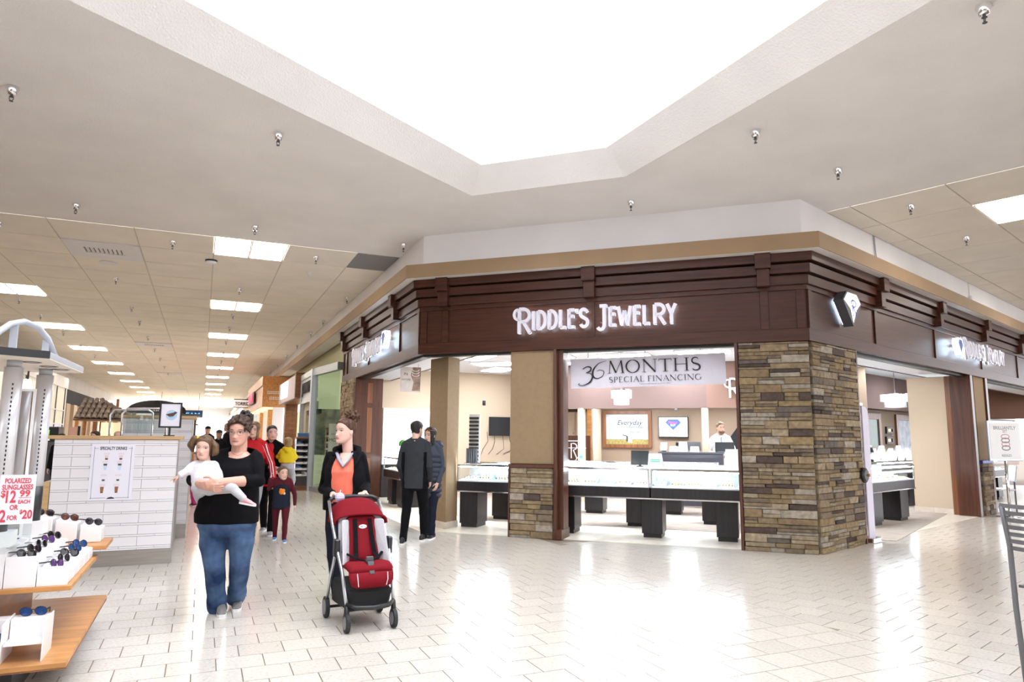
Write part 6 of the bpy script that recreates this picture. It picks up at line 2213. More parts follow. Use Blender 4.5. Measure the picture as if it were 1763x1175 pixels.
jeans_mat()
for nm_, c_, c2 in (('hair_brown', (0.075, 0.030, 0.014), (0.018, 0.007, 0.004)), ('hair_auburn', (0.11, 0.040, 0.018), (0.035, 0.012, 0.006)), ('hair_dark', (0.016, 0.011, 0.009), (0.005, 0.004, 0.004)), ('hair_light', (0.26, 0.15, 0.07), (0.12, 0.06, 0.028)), ('hair_blond', (0.42, 0.27, 0.12), (0.22, 0.13, 0.055)), ('hair_ash', (0.17, 0.095, 0.045), (0.075, 0.038, 0.018))):
    mat(nm_, c_, 0.42, noise_=((55, 55, 18), 0.3, c2), bump=((150, 150, 35), 0.9, 0.006), spec=0.4)
mat('eye_white', (0.75, 0.72, 0.70), 0.2)
mat('iris', (0.03, 0.022, 0.015), 0.1)
mat('lash', (0.015, 0.01, 0.008), 0.6)
mat('sole_white', (0.8, 0.8, 0.8), 0.6)
mat('shoe_grey', (0.21, 0.20, 0.19), 0.8, noise_=(40, 0.2))
mat('shoe_pink', (0.80, 0.36, 0.38), 0.7)
mat('shoe_black', (0.01, 0.01, 0.012), 0.6)
mat('rubber', (0.02, 0.02, 0.022), 0.7)


def fuse(mb, voxel, it=3, fold=0.0, fscale=9.0, seed=0):
    """grow one continuous skin over overlapping volumes"""
    me = mb.mesh('fuse', [])
    o = bpy.data.objects.new('fuse', me)
    COL.objects.link(o)
    r = o.modifiers.new('r', 'REMESH')
    r.mode, r.voxel_size, r.use_smooth_shade = 'VOXEL', voxel, True
    s = o.modifiers.new('s', 'SMOOTH')
    s.factor, s.iterations = 0.5, it
    dg = bpy.context.evaluated_depsgraph_get()
    out = bpy.data.meshes.new_from_object(o.evaluated_get(dg))
    bpy.data.objects.remove(o)
    bpy.data.meshes.remove(me)
    if fold:
        n = len(out.vertices)
        co = np.empty(n * 3)
        no = np.empty(n * 3)
        out.vertices.foreach_get('co', co)
        out.vertices.foreach_get('normal', no)
        co, no = co.reshape(-1, 3), no.reshape(-1, 3)
        X_, Y_, Z_ = co[:, 0] * fscale, co[:, 1] * fscale, co[:, 2] * fscale
        wv = 1.3 * np.sin(1.1 * X_ + 0.7 * Z_ + seed) + 1.1 * np.sin(1.7 * Y_ - 0.9 * Z_ + 2 * seed)
        d = 0.55 * np.sin(3.1 * Z_ + 1.4 * X_ + wv + seed) * np.cos(1.3 * X_ + 1.1 * Y_ + 0.6 * wv) + 0.3 * np.sin(5.3 * Z_ - 2.4 * X_ + 1.9 * wv + 1.7 * seed) * np.cos(2.2 * Y_ + wv)
        co += no * (d * fold)[:, None]
        out.vertices.foreach_set('co', co.ravel())
        out.update()
    out.polygons.foreach_set('use_smooth', [True] * len(out.polygons))
    return out


def smooth_rim(bm, it=10):
    rim = [v for v in bm.verts if any(e.is_boundary for e in v.link_edges)]
    nb = {v: [e.other_vert(v) for e in v.link_edges if e.is_boundary] for v in rim}
    for _ in range(it):
        new = {v: (v.co + sum((w.co for w in nb[v]), Vector()) / len(nb[v])) / 2 for v in rim if nb[v]}
        for v, c in new.items():
            v.co = c


def limb(mb, pts, rr, n=14, flat=1.0):
    pts = [Vector(p) for p in pts]
    mb.tube(pts, list(rr), n, True, flat)
    for p, r in zip(pts, rr):
        mb.ell(p, (r, r, r), 12, 8)


def loft(mb, secs, n=28, e=2.4):
    """secs: (centre, half width, half depth, lateral direction)"""
    rg = []
    for c, a, b, lat in secs:
        c = Vector(c)
        L = Vector((lat[0], lat[1], 0)).normalized()
        F = Vector((-L.y, L.x, 0))
        ring = []
        for k in range(n):
            t = 2 * math.pi * k / n
            cx_, sx_ = math.cos(t), math.sin(t)
            ring.append(c + L * (a * math.copysign(abs(cx_) ** (2 / e), cx_)) + F * (b * math.copysign(abs(sx_) ** (2 / e), sx_)) + Vector((0, 0, (lat[2] if len(lat) > 2 else 0) * cx_)))
        rg.append(ring)
    mb.rings(rg)


HEADP = [(0.00, .09, .35, -.22), (0.03, .16, .395, -.08), (0.10, .225, .405, .08), (0.19, .262, .40, .20), (0.30, .285, .40, .30), (0.41, .305, .395, .38), (0.50, .320, .385, .42),
         (0.60, .332, .40, .445), (0.72, .332, .395, .45), (0.84, .298, .335, .41), (0.93, .215, .235, .30), (0.985, .09, .10, .13), (1.0, .02, .02, .03)]


def headprof(t):
    for (t0, *a), (t1, *b) in zip(HEADP, HEADP[1:]):
        if t <= t1:
            k = (t - t0) / (t1 - t0)
            return [x + (y - x) * k for x, y in zip(a, b)]
    return list(HEADP[-1][1:])


def head_pt(t, az, f=1.0):
    """az 0 = face (towards -y); in head heights, origin at eye level"""
    w, fr, bk = headprof(t)
    cy, hd = (bk - fr) / 2, (bk + fr) / 2
    e = 2.25
    s, c = math.sin(az), -math.cos(az)
    x = w * math.copysign(abs(s) ** (2 / e), s) * f
    y = cy + hd * math.copysign(abs(c) ** (2 / e), c) * f
    g = lambda v, m, q: math.exp(-((v - m) / q) ** 2)
    if y < 0 and f < 1.03:
        y -= 0.030 * g(x, 0, .06) * g(t, .44, .09) + 0.10 * g(x, 0, .055) * g(t, .325, .055) + .02 * g(abs(x), .05, .03) * g(t, .30, .03)
        y += 0.040 * g(abs(x), .15, .075) * g(t, .50, .05)
        y -= 0.018 * g(abs(x), .14, .1) * g(t, .575, .035)
        y -= 0.026 * g(x, 0, .095) * g(t, .20, .035) + 0.02 * g(x, 0, .07) * g(t, .06, .05)
        y += 0.012 * g(x, 0, .10) * g(t, .13, .025) + .008 * g(x, 0, .12) * g(t, .198, .009)
        y -= 0.015 * g(abs(x), .20, .08) * g(t, .36, .08)
    return Vector((x, y, (t - 0.5)))


def head_into(mb, M, h, fine=True):
    nu, nv = (56, 44) if fine else (28, 22)
    rg = []
    for j in range(nv + 1):
        t = j / nv
        rg.append([M @ (head_pt(t, 2 * math.pi * k / nu) * h) for k in range(nu)])
    mb.rings(rg)
    for s in (-1, 1):
        st = len(mb.v)
        mb.ell((s * 0.325, 0.05, -0.04), (0.035, 0.075, 0.115), 10, 8)
        for i in range(st, len(mb.v)):
            mb.v[i] = tuple(M @ (Vector(mb.v[i]) * h))


def hair_cap(M, h, tmin, thick, rough=0.02, seed=0, nu=56, nv=22, lift=0.0):
    """shell of hair from a hairline tmin(azimuth) to the crown"""
    mb = MB()
    rg = []
    for j in range(-1, nv + 1):
        ring = []
        for k in range(nu):
            az = 2 * math.pi * k / nu
            t0 = tmin(az if az <= math.pi else 2 * math.pi - az)
            f = 0.93 if j < 0 else 1.0 + (thick(az, max(j, 0) / nv) if callable(thick) else thick)
            t = t0 + (1.0 - t0) * (max(j, 0) / nv) ** 0.9
            if j < 0:
                t = t0 + 0.01
            p = head_pt(min(max(t, .32), 1.0), az, max(f, 1.035) if j >= 0 else f)
            p.z = min(t, 1.0) - .5
            if j >= 0:
                p = p + Vector((0, 0, (f - 1) * (t ** 2) * 1.0 + lift * t))
                q = p * 9 + Vector((seed, 0, 0))
                d = noise.noise(q) + 0.6 * noise.noise(q * 2.2)
                p = p + Vector((p.x, p.y, p.z * 0.6)).normalized() * d * rough
            ring.append(M @ (p * h))
        rg.append(ring)
    mb.rings(rg)
    return mb


def hand_into(mb, w, d, nrm, side, s=1.0, curl=0.5, point=False, thin=1.0):
    """palm with four fingers and a thumb; d = towards the fingers, nrm = where the palm faces, side = +1/-1 thumb side"""
    d = Vector(d).normalized()
    nrm = Vector(nrm)
    nrm = (nrm - d * nrm.dot(d)).normalized()
    sd = d.cross(nrm) * side
    w = Vector(w)
    k = w + d * 0.085 * s
    rg = []
    for q, hw, ht in ((w - d * 0.01 * s, .024, .020), (w + d * .025 * s, .033, .018), (w + d * .06 * s, .039, .015), (k, .038, .012)):
        rg.append([q + (sd * math.cos(a) * hw + nrm * math.sin(a) * ht) * s for a in [2 * math.pi * i / 12 for i in range(12)]])
    mb.rings(rg)
    for i, (o, L) in enumerate(((0.029, .066), (0.0098, .076), (-0.0098, .071), (-0.028, .056))):
        c = curl * (0.9 + 0.1 * i)
        if point and i == 0:
            c = 0.05
        p = k + sd * o * s - d * 0.006 * s
        dirv = d + sd * o * 1.4
        pts = [p]
        ang = 0.15 * c
        for seg in (0.45, 0.31, 0.24):
            ang += c
            v = (dirv.normalized() * math.cos(ang) + nrm * math.sin(ang))
            p = p + v * L * seg * s
            pts.append(p)
        limb(mb, pts, [0.0088 * s, 0.0082 * s, 0.0075 * s, 0.0066 * s], 8)
    p = w + d * 0.022 * s + sd * 0.026 * s
    t1 = p + (d * 0.55 + sd * 0.7 + nrm * 0.35).normalized() * 0.036 * s
    t2 = t1 + (d * 0.85 + sd * 0.2 + nrm * (0.25 + 0.4 * curl)).normalized() * 0.028 * s
    t3 = t2 + (d * 0.9 - sd * 0.05 + nrm * (0.2 + 0.5 * curl)).normalized() * 0.022 * s
    limb(mb, [p, t1, t2, t3], [0.013 * s, 0.0105 * s, 0.0092 * s, 0.0075 * s], 8)


def shoe(parent, heel, heading, m, msole, L=0.26, pitch=0.0, name='shoe', roll=0.0):
    """heel: point on the ground under the ankle; heading: angle of the toe in plan (0 = towards -y)"""
    up, so = shoe_mesh(L / 0.285)
    M = Matrix.Translation(Vector(heel)) @ Matrix.Rotation(heading, 4, 'Z') @ Matrix.Rotation(roll, 4, 'Y') @ Matrix.Translation((0, 0.07 * L / 0.26, 0)) @ Matrix.Translation((0, -0.12 * L / .26, 0)) @ Matrix.Rotation(pitch, 4, 'X') @ Matrix.Translation((0, 0.04 * L / .26, 0))
    up.xf(M)
    so.xf(M)
    u = up.build(name, m, parent, smooth=True)
    so.build('sole', msole, u)
    return u


def paint(me, Mi, h, skin, lips, hairc, brow=True, eyes=False, blush=None):
    n = len(me.vertices)
    co = np.empty(n * 3)
    me.vertices.foreach_get('co', co)
    co = co.reshape(-1, 3)
    R3 = np.array(Mi.to_3x3())
    T3 = np.array(Mi.translation)
    loc = (co @ R3.T + T3) / h
    x, y, t = loc[:, 0], loc[:, 1], loc[:, 2] + 0.5
    col = np.tile(np.array(skin), (n, 1))
    front = (y < -0.12) & (t > -0.1) & (t < 1.05) & (np.abs(x) < .36)
    bl = np.array(blush if blush else [skin[0] * 1.0, skin[1] * 0.78, skin[2] * 0.74])
    wb = np.exp(-((np.abs(x) - .19) / .09) ** 2 - ((t - .33) / .1) ** 2) * front * 0.7
    wb += np.exp(-(x / .06) ** 2 - ((t - .32) / .05) ** 2) * front * 0.5
    wb = np.clip(wb, 0, 1)[:, None]
    col = col * (1 - wb) + bl * wb
    wl = np.clip(1.6 - (np.abs(x) / .115) ** 2 - ((t - .197) / .030) ** 2, 0, 1) * front
    col = col * (1 - wl[:, None]) + np.array(lips) * wl[:, None]
    ml = np.clip(1.5 - (np.abs(x) / .10) ** 2 - ((t - .197) / .007) ** 2, 0, 1) * front * 0.8
    col = col * (1 - ml[:, None]) + np.array([.10, .03, .03]) * ml[:, None]
    if brow:
        bt = .588 + .02 * np.sin(np.clip((np.abs(x) - .05) / .2, 0, 1) * math.pi) 
        wbr = (np.clip(1.5 - ((np.abs(x) - .15) / .095) ** 2 - ((t - bt) / .017) ** 2, 0, 1)) * front * 0.85
        col = col * (1 - wbr[:, None]) + np.array(hairc) * wbr[:, None]
    if eyes:
        we = np.clip(1.8 - ((np.abs(x) - .15) / .055) ** 2 - ((t - .50) / .024) ** 2, 0, 1) * front
        col = col * (1 - we[:, None]) + np.array([.12, .09, .08]) * we[:, None]
    a = me.color_attributes.new('Col', 'FLOAT_COLOR', 'POINT')
    buf = np.ones((n, 4), dtype=np.float32)
    buf[:, :3] = col
    a.data.foreach_set('color', buf.ravel())


SKIN = (0.66, 0.405, 0.315)


class Person:
    def __init__(s, label, base, group=None, cat='person'):
        s.b = Vector(base)
        s.t = thing('person', label, cat, s.b, 0, group)

    def P(s, px, py, dy=0.0):
        """local point seen at a pixel, dy behind the person's own depth"""
        return Vector(at(px, py, s.b.y + dy)) - s.b

    def head(s, eye, h, yaw=0, pitch=0, roll=0):
        s.h = h
        s.HM = Matrix.Translation(eye) @ Matrix.Rotation(R(yaw), 4, 'Z') @ Matrix.Rotation(R(pitch), 4, 'X') @ Matrix.Rotation(R(roll), 4, 'Y')

    def hp(s, x, y, z):
        return s.HM @ (Vector((x, y, z)) * s.h)

    def face(s, hairc=(0.03, 0.015, 0.01), hairm='hair_brown', lid=True):
        h = s.h
        for sd in (-1, 1):
            c = head_pt(0.50, sd * 0.42)
            c = Vector((sd * 0.148, min(c.y, -0.31) - 0.012, 0.0))
            e = MB().ell((0, 0, 0), (0.056, 0.026, 0.026), 14, 8)
            e.xf(s.HM @ Matrix.Scale(h, 4) @ Matrix.Translation(c))
            eye = e.build('eye', 'eye_white', s.t, smooth=True)
            e = MB().ell((0, -0.014, 0), (0.024, 0.016, 0.025), 12, 8)
            e.xf(s.HM @ Matrix.Scale(h, 4) @ Matrix.Translation(c))
            e.build('iris', 'iris', eye, smooth=True)
            if lid:
                e = MB().tube([s.hp(c.x - .062, c.y + .012, c.z + .004), s.hp(c.x - .03, c.y - .022, c.z + .026), s.hp(c.x + .03, c.y - .022, c.z + .026), s.hp(c.x + .062, c.y + .012, c.z + .004)], 0.009 * h, 6)
                e.build('eyelid', 'lash', eye, smooth=True)

    def body(s, mb, voxel, skin=SKIN, lips=(0.50, 0.20, 0.18), hairc=(0.03, 0.015, 0.01), fine=True, eyes=False):
        head_into(mb, s.HM, s.h, fine)
        me = fuse(mb, voxel, 2)
        paint(me, s.HM.inverted(), s.h, skin, lips, hairc, True, eyes)
        me.materials.append(MATS['skin'])
        return place('body', me, s.t)

    def cloth(s, name, mb, m, voxel=0.009, it=4, fold=0.006, fs=9.0, seed=0):
        me = fuse(mb, voxel, it, fold, fs, seed)
        me.materials.append(MATS[m])
        return place(name, me, s.t)

    def hairmesh(s, mb, m, name='hair', voxel=None, it=1):
        if voxel:
            me = fuse(mb, voxel, it)
            me.materials.append(MATS[m])
            return place(name, me, s.t)
        return mb.build(name, m, s.t, smooth=True)


def curls(c, rad, n, r0, r1, seed):
    """a loose knot of curls round c"""
    r = random.Random(seed)
    mb = MB().ell(c, [x * 0.82 for x in rad], 16, 10)
    for k in range(n):
        a, b = r.uniform(0, 6.283), math.asin(r.uniform(-0.9, 1))
        d = Vector((math.cos(a) * math.cos(b) * rad[0], math.sin(a) * math.cos(b) * rad[1], math.sin(b) * rad[2]))
        p = Vector(c) + d * r.uniform(0.8, 1.02)
        q = p + Vector((r.uniform(-1, 1), r.uniform(-1, 1), r.uniform(-1, 1))) * r1 * 1.8
        mb.tube([p, (p + q) / 2 + d * 0.08, q], [r0, r1, r0 * 0.6], 6)
        mb.ell(p, (r1, r1, r1), 6, 5)
    return mb


LAT = (1, 0)

# ------------------------------------------------------------------ woman carrying a toddler
b = gnd(388, 1058)
w1 = Person('woman in black top and blue jeans with glasses, carrying a toddler', (b[0], 6.06, 0))
P = w1.P
w1.head(P(412, 745), 0.236, 3, 2, 0)
sk_ = MB()
nk = P(411, 787, 0.03)
limb(sk_, [P(411, 800, .04), nk, w1.hp(0, 0.10, -0.45), w1.hp(0, 0.1, -0.2)], [.085, .068, .064, .06])
loft(sk_, [(P(392, 905), .20, .13, LAT), (P(398, 850), .19, .13, LAT), (P(408, 805, .02), .17, .115, LAT), (P(411, 786, .03), .13, .075, LAT)])
shR, elR, wrR = P(440, 790, .02), P(445, 828, -.06), P(373, 831, -.38)
shL, elL, wrL = P(379, 790, .02), P(333, 827, -.14), P(356, 838, -.37)
for sh, el, wr in ((shR, elR, wrR), (shL, elL, wrL)):
    limb(sk_, [sh, el, el.lerp(wr, .4), wr], [.06, .047, .045, .03])
hand_into(sk_, wrR, P(357, 835, -.40) - wrR, Vector((0, .9, .25)), -1, 0.98, 0.32)
hand_into(sk_, wrL, P(373, 842, -.41) - wrL, Vector((0, .9, .3)), 1, 0.98, 0.35)
hpL, knL, anL = P(371, 900), P(371, 975, -.04), P(375, 1048, .10)
hpR, knR, anR = P(414, 900), P(412, 968, .03), P(405, 1036, .28)
for a_ in ((hpL, knL, anL), (hpR, knR, anR)):
    limb(sk_, a_, [.10, .06, .042])
w1.body(sk_, 0.0045, (0.64, 0.36, 0.275), (0.46, 0.17, 0.16), (0.06, 0.03, 0.02))
w1.face()
tp = MB()
loft(tp, [(P(390, 900, .0), .262, .168, LAT), (P(391, 885, .0), .265, .175, LAT), (P(394, 860, .0), .245, .165, LAT), (P(399, 830, .0), .225, .16, LAT), (P(404, 806, .01), .20, .145, LAT), (P(409, 790, .02), .165, .105, LAT), (P(411, 779, .03), .10, .072, LAT)])
limb(tp, [P(423, 778, .04), P(436, 784, .03)], [.042, .055])
limb(tp, [P(398, 778, .04), P(384, 784, .03)], [.042, .055])
for sh, el, wr in ((shR, elR, wrR), (shL, elL, wrL)):
    limb(tp, [sh, sh.lerp(el, .5), el, el.lerp(wr, .3)], [.066, .063, .058, .053])
# scoop neck: the top stops below the skin of the chest
o = w1.cloth('top', tp, 'cloth_black', .008, 4, .006, 8.0, 3)
bm = bmesh.new()
bm.from_mesh(o.data)
kc = P(403, 773, -.16)
kill = [v for v in bm.verts if ((v.co.x - kc.x) / .105) ** 2 + ((v.co.z - kc.z) / .082) ** 2 < 1 and v.co.y < kc.y + .19 and v.co.z > kc.z - .1]
bmesh.ops.delete(bm, geom=kill, context='VERTS')
smooth_rim(bm)
bm.to_mesh(o.data)
bm.free()
ck_ = MB()
loft(ck_, [(P(404, 806, .004), .145, .122, LAT), (P(405, 796, .008), .145, .110, LAT), (P(410, 786, .018), .118, .086, LAT), (P(411, 778, .03), .075, .062, LAT)])
me = fuse(ck_, .007, 3)
paint(me, w1.HM.inverted(), w1.h, (0.66, 0.36, 0.28), (.5, .2, .2), (0.06, .03, .02), False)
me.materials.append(MATS['skin'])
place('chest_skin', me, w1.t)
jm = MB()
loft(jm, [(P(391, 922), .20, .13, LAT), (P(391, 905), .245, .155, LAT), (P(391, 880), .235, .15, LAT)])
limb(jm, [P(368, 905), P(367, 935, -.01), P(369, 975, -.05), P(371, 1010, .02), P(374, 1046, .09)], [.122, .110, .086, .080, .080])
limb(jm, [P(415, 905), P(415, 935, .01), P(413, 968, .03), P(410, 1005, .14), P(406, 1029, .27)], [.120, .106, .085, .078, .078])
w1.cloth('jeans', jm, 'jeans', .009, 3, .009, 7.0, 1)
gl = Vector(gnd(375, 1063)) - w1.b
gr = Vector(gnd(402, 1053)) - w1.b
shoe(w1.t, (gl.x - .015, gl.y + .10, 0), R(24), 'shoe_grey', 'sole_white', .25)
shoe(w1.t, (gr.x - .005, gr.y + .10, 0), R(14), 'shoe_grey', 'sole_white', .25)
hr = hair_cap(w1.HM, w1.h, lambda a: 0.80 - 0.10 * (a / .9) ** 2 if a < .9 else max(.30, 0.70 - (a - .9) * .35), lambda a, f: .13 + .06 * math.sin(a * 5), .055, 2)
rh = random.Random(5)
for k in range(150):
    az, t_ = rh.uniform(0, 6.283), rh.uniform(.55, .98)
    aa = az if az < math.pi else 6.283 - az
    if t_ < (0.84 - .1 * aa if aa < .9 else .5):
        continue
    p = w1.HM @ (head_pt(t_, az, 1.14) * w1.h)
    q = p + Vector((rh.uniform(-1, 1), rh.uniform(-1, 1), rh.uniform(-.6, 1))) * .02
    hr.tube([p, (p + q) / 2 + Vector((0, 0, .006)), q], [.011, .012, .005], 6)
w1.hairmesh(hr, 'hair_brown', 'hair', .006, 1)
w1.hairmesh(curls(w1.hp(.10, .22, .60), (.055, .055, .045), 60, .008, .010, 4), 'hair_dark', 'hair_bun', .0055, 0)
gm_ = MB()
for sd in (-1, 1):
    c = Vector((sd * .155, -.40, -.02))
    gm_.tube([w1.hp(c.x + .10 * math.cos(a), c.y + .03 * (math.cos(a) * sd > .6), c.z + .065 * math.copysign(abs(math.sin(a)) ** .7, math.sin(a))) for a in [2 * math.pi * k / 16 for k in range(17)]], .0013, 5, cap=False)
    gm_.tube([w1.hp(sd * .26, -.36, .02), w1.hp(sd * .345, -.1, .03), w1.hp(sd * .345, .08, .02)], .0016, 5)
gm_.tube([w1.hp(-.055, -.41, 0), w1.hp(0, -.425, .012), w1.hp(.055, -.41, 0)], .0013, 5)
gm_.build('spectacles', 'dark_grey', w1.t)
nl = MB().tube([w1.t.matrix_world.inverted() @ Vector((0, 0, 0)) if False else P(398, 778, -.06), P(403, 783, -.11), P(409, 785, -.125), P(416, 783, -.11), P(421, 777, -.06)], .0018, 5)
nl.build('necklace', 'drink_brown', w1.t)

# ------------------------------------------------------------------ the toddler
td = Person('toddler in a white sweatshirt and pink shoe pointing from the arms of the woman', Vector(at(352, 840, 5.86)))
P = td.P
td.head(P(352, 770, -.02), 0.183, 8, 8, 4)
m_ = MB()
limb(m_, [P(353, 800, .02), td.hp(0, .08, -.35)], [.045, .042])
loft(m_, [(P(352, 848), .075, .065, LAT), (P(353, 825), .08, .065, LAT), (P(353, 800), .062, .045, LAT)])
sL, eL, wL = P(338, 801, .0), P(323, 811, -.05), P(311, 819, -.06)
limb(m_, [sL, eL, wL], [.03, .026, .02])
hand_into(m_, wL, P(300, 824, -.06) - wL, Vector((0, .3, -1)), 1, .60, .45, True)
sR, eR, wR = P(367, 802, .02), P(377, 822, -.02), P(369, 836, -.06)
limb(m_, [sR, eR, wR], [.03, .026, .02])
limb(m_, [P(362, 842), P(401, 842, -.10), P(420, 860, -.10)], [.05, .038, .026])
limb(m_, [P(346, 844), P(342, 850, .10), P(345, 862, .2)], [.05, .04, .03])
td.body(m_, .0045, (0.74, 0.47, 0.385), (0.60, 0.26, 0.24), (.2, .11, .06))
td.face()
m_ = MB()
loft(m_, [(P(353, 838, -.005), .10, .088, LAT), (P(353, 822, -.005), .108, .09, LAT), (P(353, 802, .0), .095, .075, LAT), (P(353, 793, .01), .05, .048, LAT)])
limb(m_, [sL, sL.lerp(eL, .5), eL, eL.lerp(wL, .85)], [.043, .042, .038, .031])
limb(m_, [sR, eR, eR.lerp(wR, .7)], [.043, .038, .032])
td.cloth('sweatshirt', m_, 'cloth_white', .007, 3, .006, 14, 2)
mat('cuff_lilac', (0.55, 0.48, 0.78), 0.8)
limb_ = MB()
limb_.tube([eL.lerp(wL, .8), eL.lerp(wL, 1.08)], [.032, .029], 14)
limb_.build('cuff', 'cuff_lilac', td.t, smooth=True)
m_ = MB()
loft(m_, [(P(351, 850, .0), .08, .075, LAT), (P(352, 842, .0), .105, .092, LAT), (P(353, 834, .0), .10, .088, LAT)])
limb(m_, [P(360, 842, -.02), P(382, 838, -.08), P(402, 842, -.12), P(418, 858, -.12)], [.058, .050, .040, .031])
limb(m_, [P(346, 844), P(342, 850, .10), P(345, 862, .21)], [.058, .048, .038])
td.cloth('leggings', m_, 'cloth_legging', .007, 3, .003, 14, 2)
up, so = shoe_mesh(.145 / .285)
M_ = Matrix.Translation(P(426, 870, -.13)) @ Matrix.Rotation(R(8), 4, 'Y') @ Matrix.Rotation(R(78), 4, 'Z')
up.xf(M_)
so.xf(M_)
u_ = up.build('shoe', 'shoe_pink', td.t, smooth=True)
so.build('sole', 'sole_white', u_)
hr = hair_cap(td.HM, td.h, lambda a: .80 - .12 * (a / .8) ** 2 if a < .8 else max(.12, .68 - (a - .8) * .9), .05, .02, 5)
td.hairmesh(hr, 'hair_ash')
for sd, pts in ((-1, ((-.30, .05, .36), (-.46, .06, .30), (-.58, .05, .05), (-.52, .03, -.22))), (1, ((.30, .1, .25), (.42, .1, .05), (.45, .08, -.2), (.38, .05, -.36)))):
    q = MB()
    limb(q, [td.hp(*p) for p in pts], [.020, .034, .034, .012])
    for k in range(10):
        z = random.Random(k).uniform(-.05, .05)
        q.tube([td.hp(p[0] + z, p[1] + z, p[2]) for p in pts], [.012, .014, .014, .004], 6)
    td.hairmesh(q, 'hair_ash', 'pigtail', .006, 1)
    if sd < 0:
        MB().ell(td.hp(-.32, .0, .38), (.014, .012, .016), 10, 8).build('hair_tie', 'cloth_yellow', td.t, smooth=True)

# ------------------------------------------------------------------ woman behind the stroller
w2 = Person('woman in black hoodie and coral shirt with a bun, pushing a red stroller', (gnd(590, 1034)[0], 6.72, 0))
P = w2.P
w2.head(P(595, 743), 0.232, -38, -2, 0)
m_ = MB()
limb(m_, [P(598, 795, .03), P(599, 780, .03), w2.hp(0, .12, -.45), w2.hp(0, .1, -.2)], [.07, .05, .05, .05])
loft(m_, [(P(592, 870), .15, .11, LAT), (P(592, 835), .14, .105, LAT), (P(595, 805), .15, .10, LAT), (P(597, 787, .02), .12, .07, LAT)])
a_L = (P(569, 788, .02), P(557, 842, .06), P(574, 852, -.26))
a_R = (P(621, 788, .02), P(631, 838, .05), P(628, 850, -.26))
for a_ in (a_L, a_R):
    limb(m_, [a_[0], a_[1], a_[2]], [.05, .04, .026])
hand_into(m_, a_L[2], P(582, 852, -.32) - a_L[2], Vector((0, -.2, -1)), -1, .92, .55)
hand_into(m_, a_R[2], P(622, 850, -.34) - a_R[2], Vector((0, -.1, -1)), 1, .92, .55)
l_L = (P(578, 872), P(574, 950, -.03), P(581, 1030, .06))
l_R = (P(609, 872), P(612, 950, .0), P(612, 1030, .12))
for a_ in (l_L, l_R):
    limb(m_, a_, [.08, .05, .035])
w2.body(m_, .0045, (0.76, 0.48, 0.40), (0.55, 0.22, 0.22), (.09, .04, .025))
w2.face()
m_ = MB()
loft(m_, [(P(592, 880), .165, .125, LAT), (P(592, 862), .165, .125, LAT), (P(592, 838), .158, .125, LAT), (P(594, 812), .168, .135, LAT), (P(596, 797, .01), .165, .11, LAT), (P(597, 788, .02), .13, .075, LAT)])
o = w2.cloth('shirt', m_, 'cloth_coral', .007, 3, .005, 9, 4)
bm = bmesh.new()
bm.from_mesh(o.data)
va, vb = P(597, 779, -.1), P(591, 803, -.12)
kill = [v for v in bm.verts if v.co.y < .03 and v.co.z > vb.z and abs(v.co.x - (vb.x + (va.x - vb.x) * (v.co.z - vb.z) / (va.z - vb.z))) < .078 * (v.co.z - vb.z) / (va.z - vb.z)]
bmesh.ops.delete(bm, geom=kill, context='VERTS')
smooth_rim(bm)
bm.to_mesh(o.data)
bm.free()
me_ck = MB()
loft(me_ck, [(P(593, 816, .003), .13, .125, LAT), (P(595, 800, .008), .13, .108, LAT), (P(597, 788, .02), .105, .078, LAT), (P(598, 780, .03), .06, .055, LAT)])
me = fuse(me_ck, .007, 3)
paint(me, w2.HM.inverted(), w2.h, (0.76, 0.47, 0.39), (.5, .2, .2), (0.06, .03, .02), False)
me.materials.append(MATS['skin'])
place('chest_skin', me, w2.t)
MB().tube([P(580, 780, -.05), P(584, 792, -.105), P(591, 804, -.135), P(600, 794, -.115), P(607, 781, -.06)], [.016, .018, .018, .018, .016], 8, flat=.5).build('collar', 'cloth_collar', w2.t, smooth=True)
m_ = MB()
# open hoodie: a C-shaped shell with sleeves
secs = [(P(593, 878), .205, .165), (P(593, 855), .20, .16), (P(594, 830), .195, .158), (P(595, 805, .01), .19, .158), (P(597, 788, .02), .165, .128), (P(598, 777, .03), .115, .092)]
gapc = [.62, .60, .60, .62, .60, .55]
n_ = 30
ro, ri = [], []
for (c, a, b_), g_ in zip(secs, gapc):
    ro.append([c + Vector((a * math.sin(t), -b_ * math.cos(t), 0)) for t in [g_ + (2 * math.pi - 2 * g_) * k / n_ for k in range(n_ + 1)]])
    ri.append([c + Vector(((a - .028) * math.sin(t), -(b_ - .028) * math.cos(t), 0)) for t in [g_ + (2 * math.pi - 2 * g_) * k / n_ for k in range(n_ + 1)]])
m_.rings([x + y[::-1] for x, y in zip(ro, ri)])
for a_ in (a_L, a_R):
    limb(m_, [a_[0], a_[0].lerp(a_[1], .5), a_[1], a_[1].lerp(a_[2], .88)], [.058, .056, .050, .038])
w2.cloth('hoodie', m_, 'cloth_black', .008, 3, .006, 9, 7)
m_ = MB()
limb(m_, [P(575, 784, -.06), P(578, 775, .07), P(598, 771, .12), P(617, 774, .08), P(619, 784, -.04), P(611, 803, -.13)], [.018, .034, .045, .034, .024, .014])
w2.cloth('hood', m_, 'cloth_black', .008, 3, .004, 9, 7)
m_ = MB()
loft(m_, [(P(593, 900), .15, .11, LAT), (P(593, 880), .175, .13, LAT), (P(593, 862), .165, .125, LAT)])
limb(m_, [l_L[0], P(576, 910, -.02), l_L[1], P(577, 990, .0), l_L[2]], [.095, .085, .062, .055, .048])
limb(m_, [l_R[0], P(611, 910), l_R[1], P(612, 990, .05), l_R[2]], [.095, .085, .062, .055, .048])
w2.cloth('jeans', m_, 'denim_dark', .009, 3, .005, 9, 3)
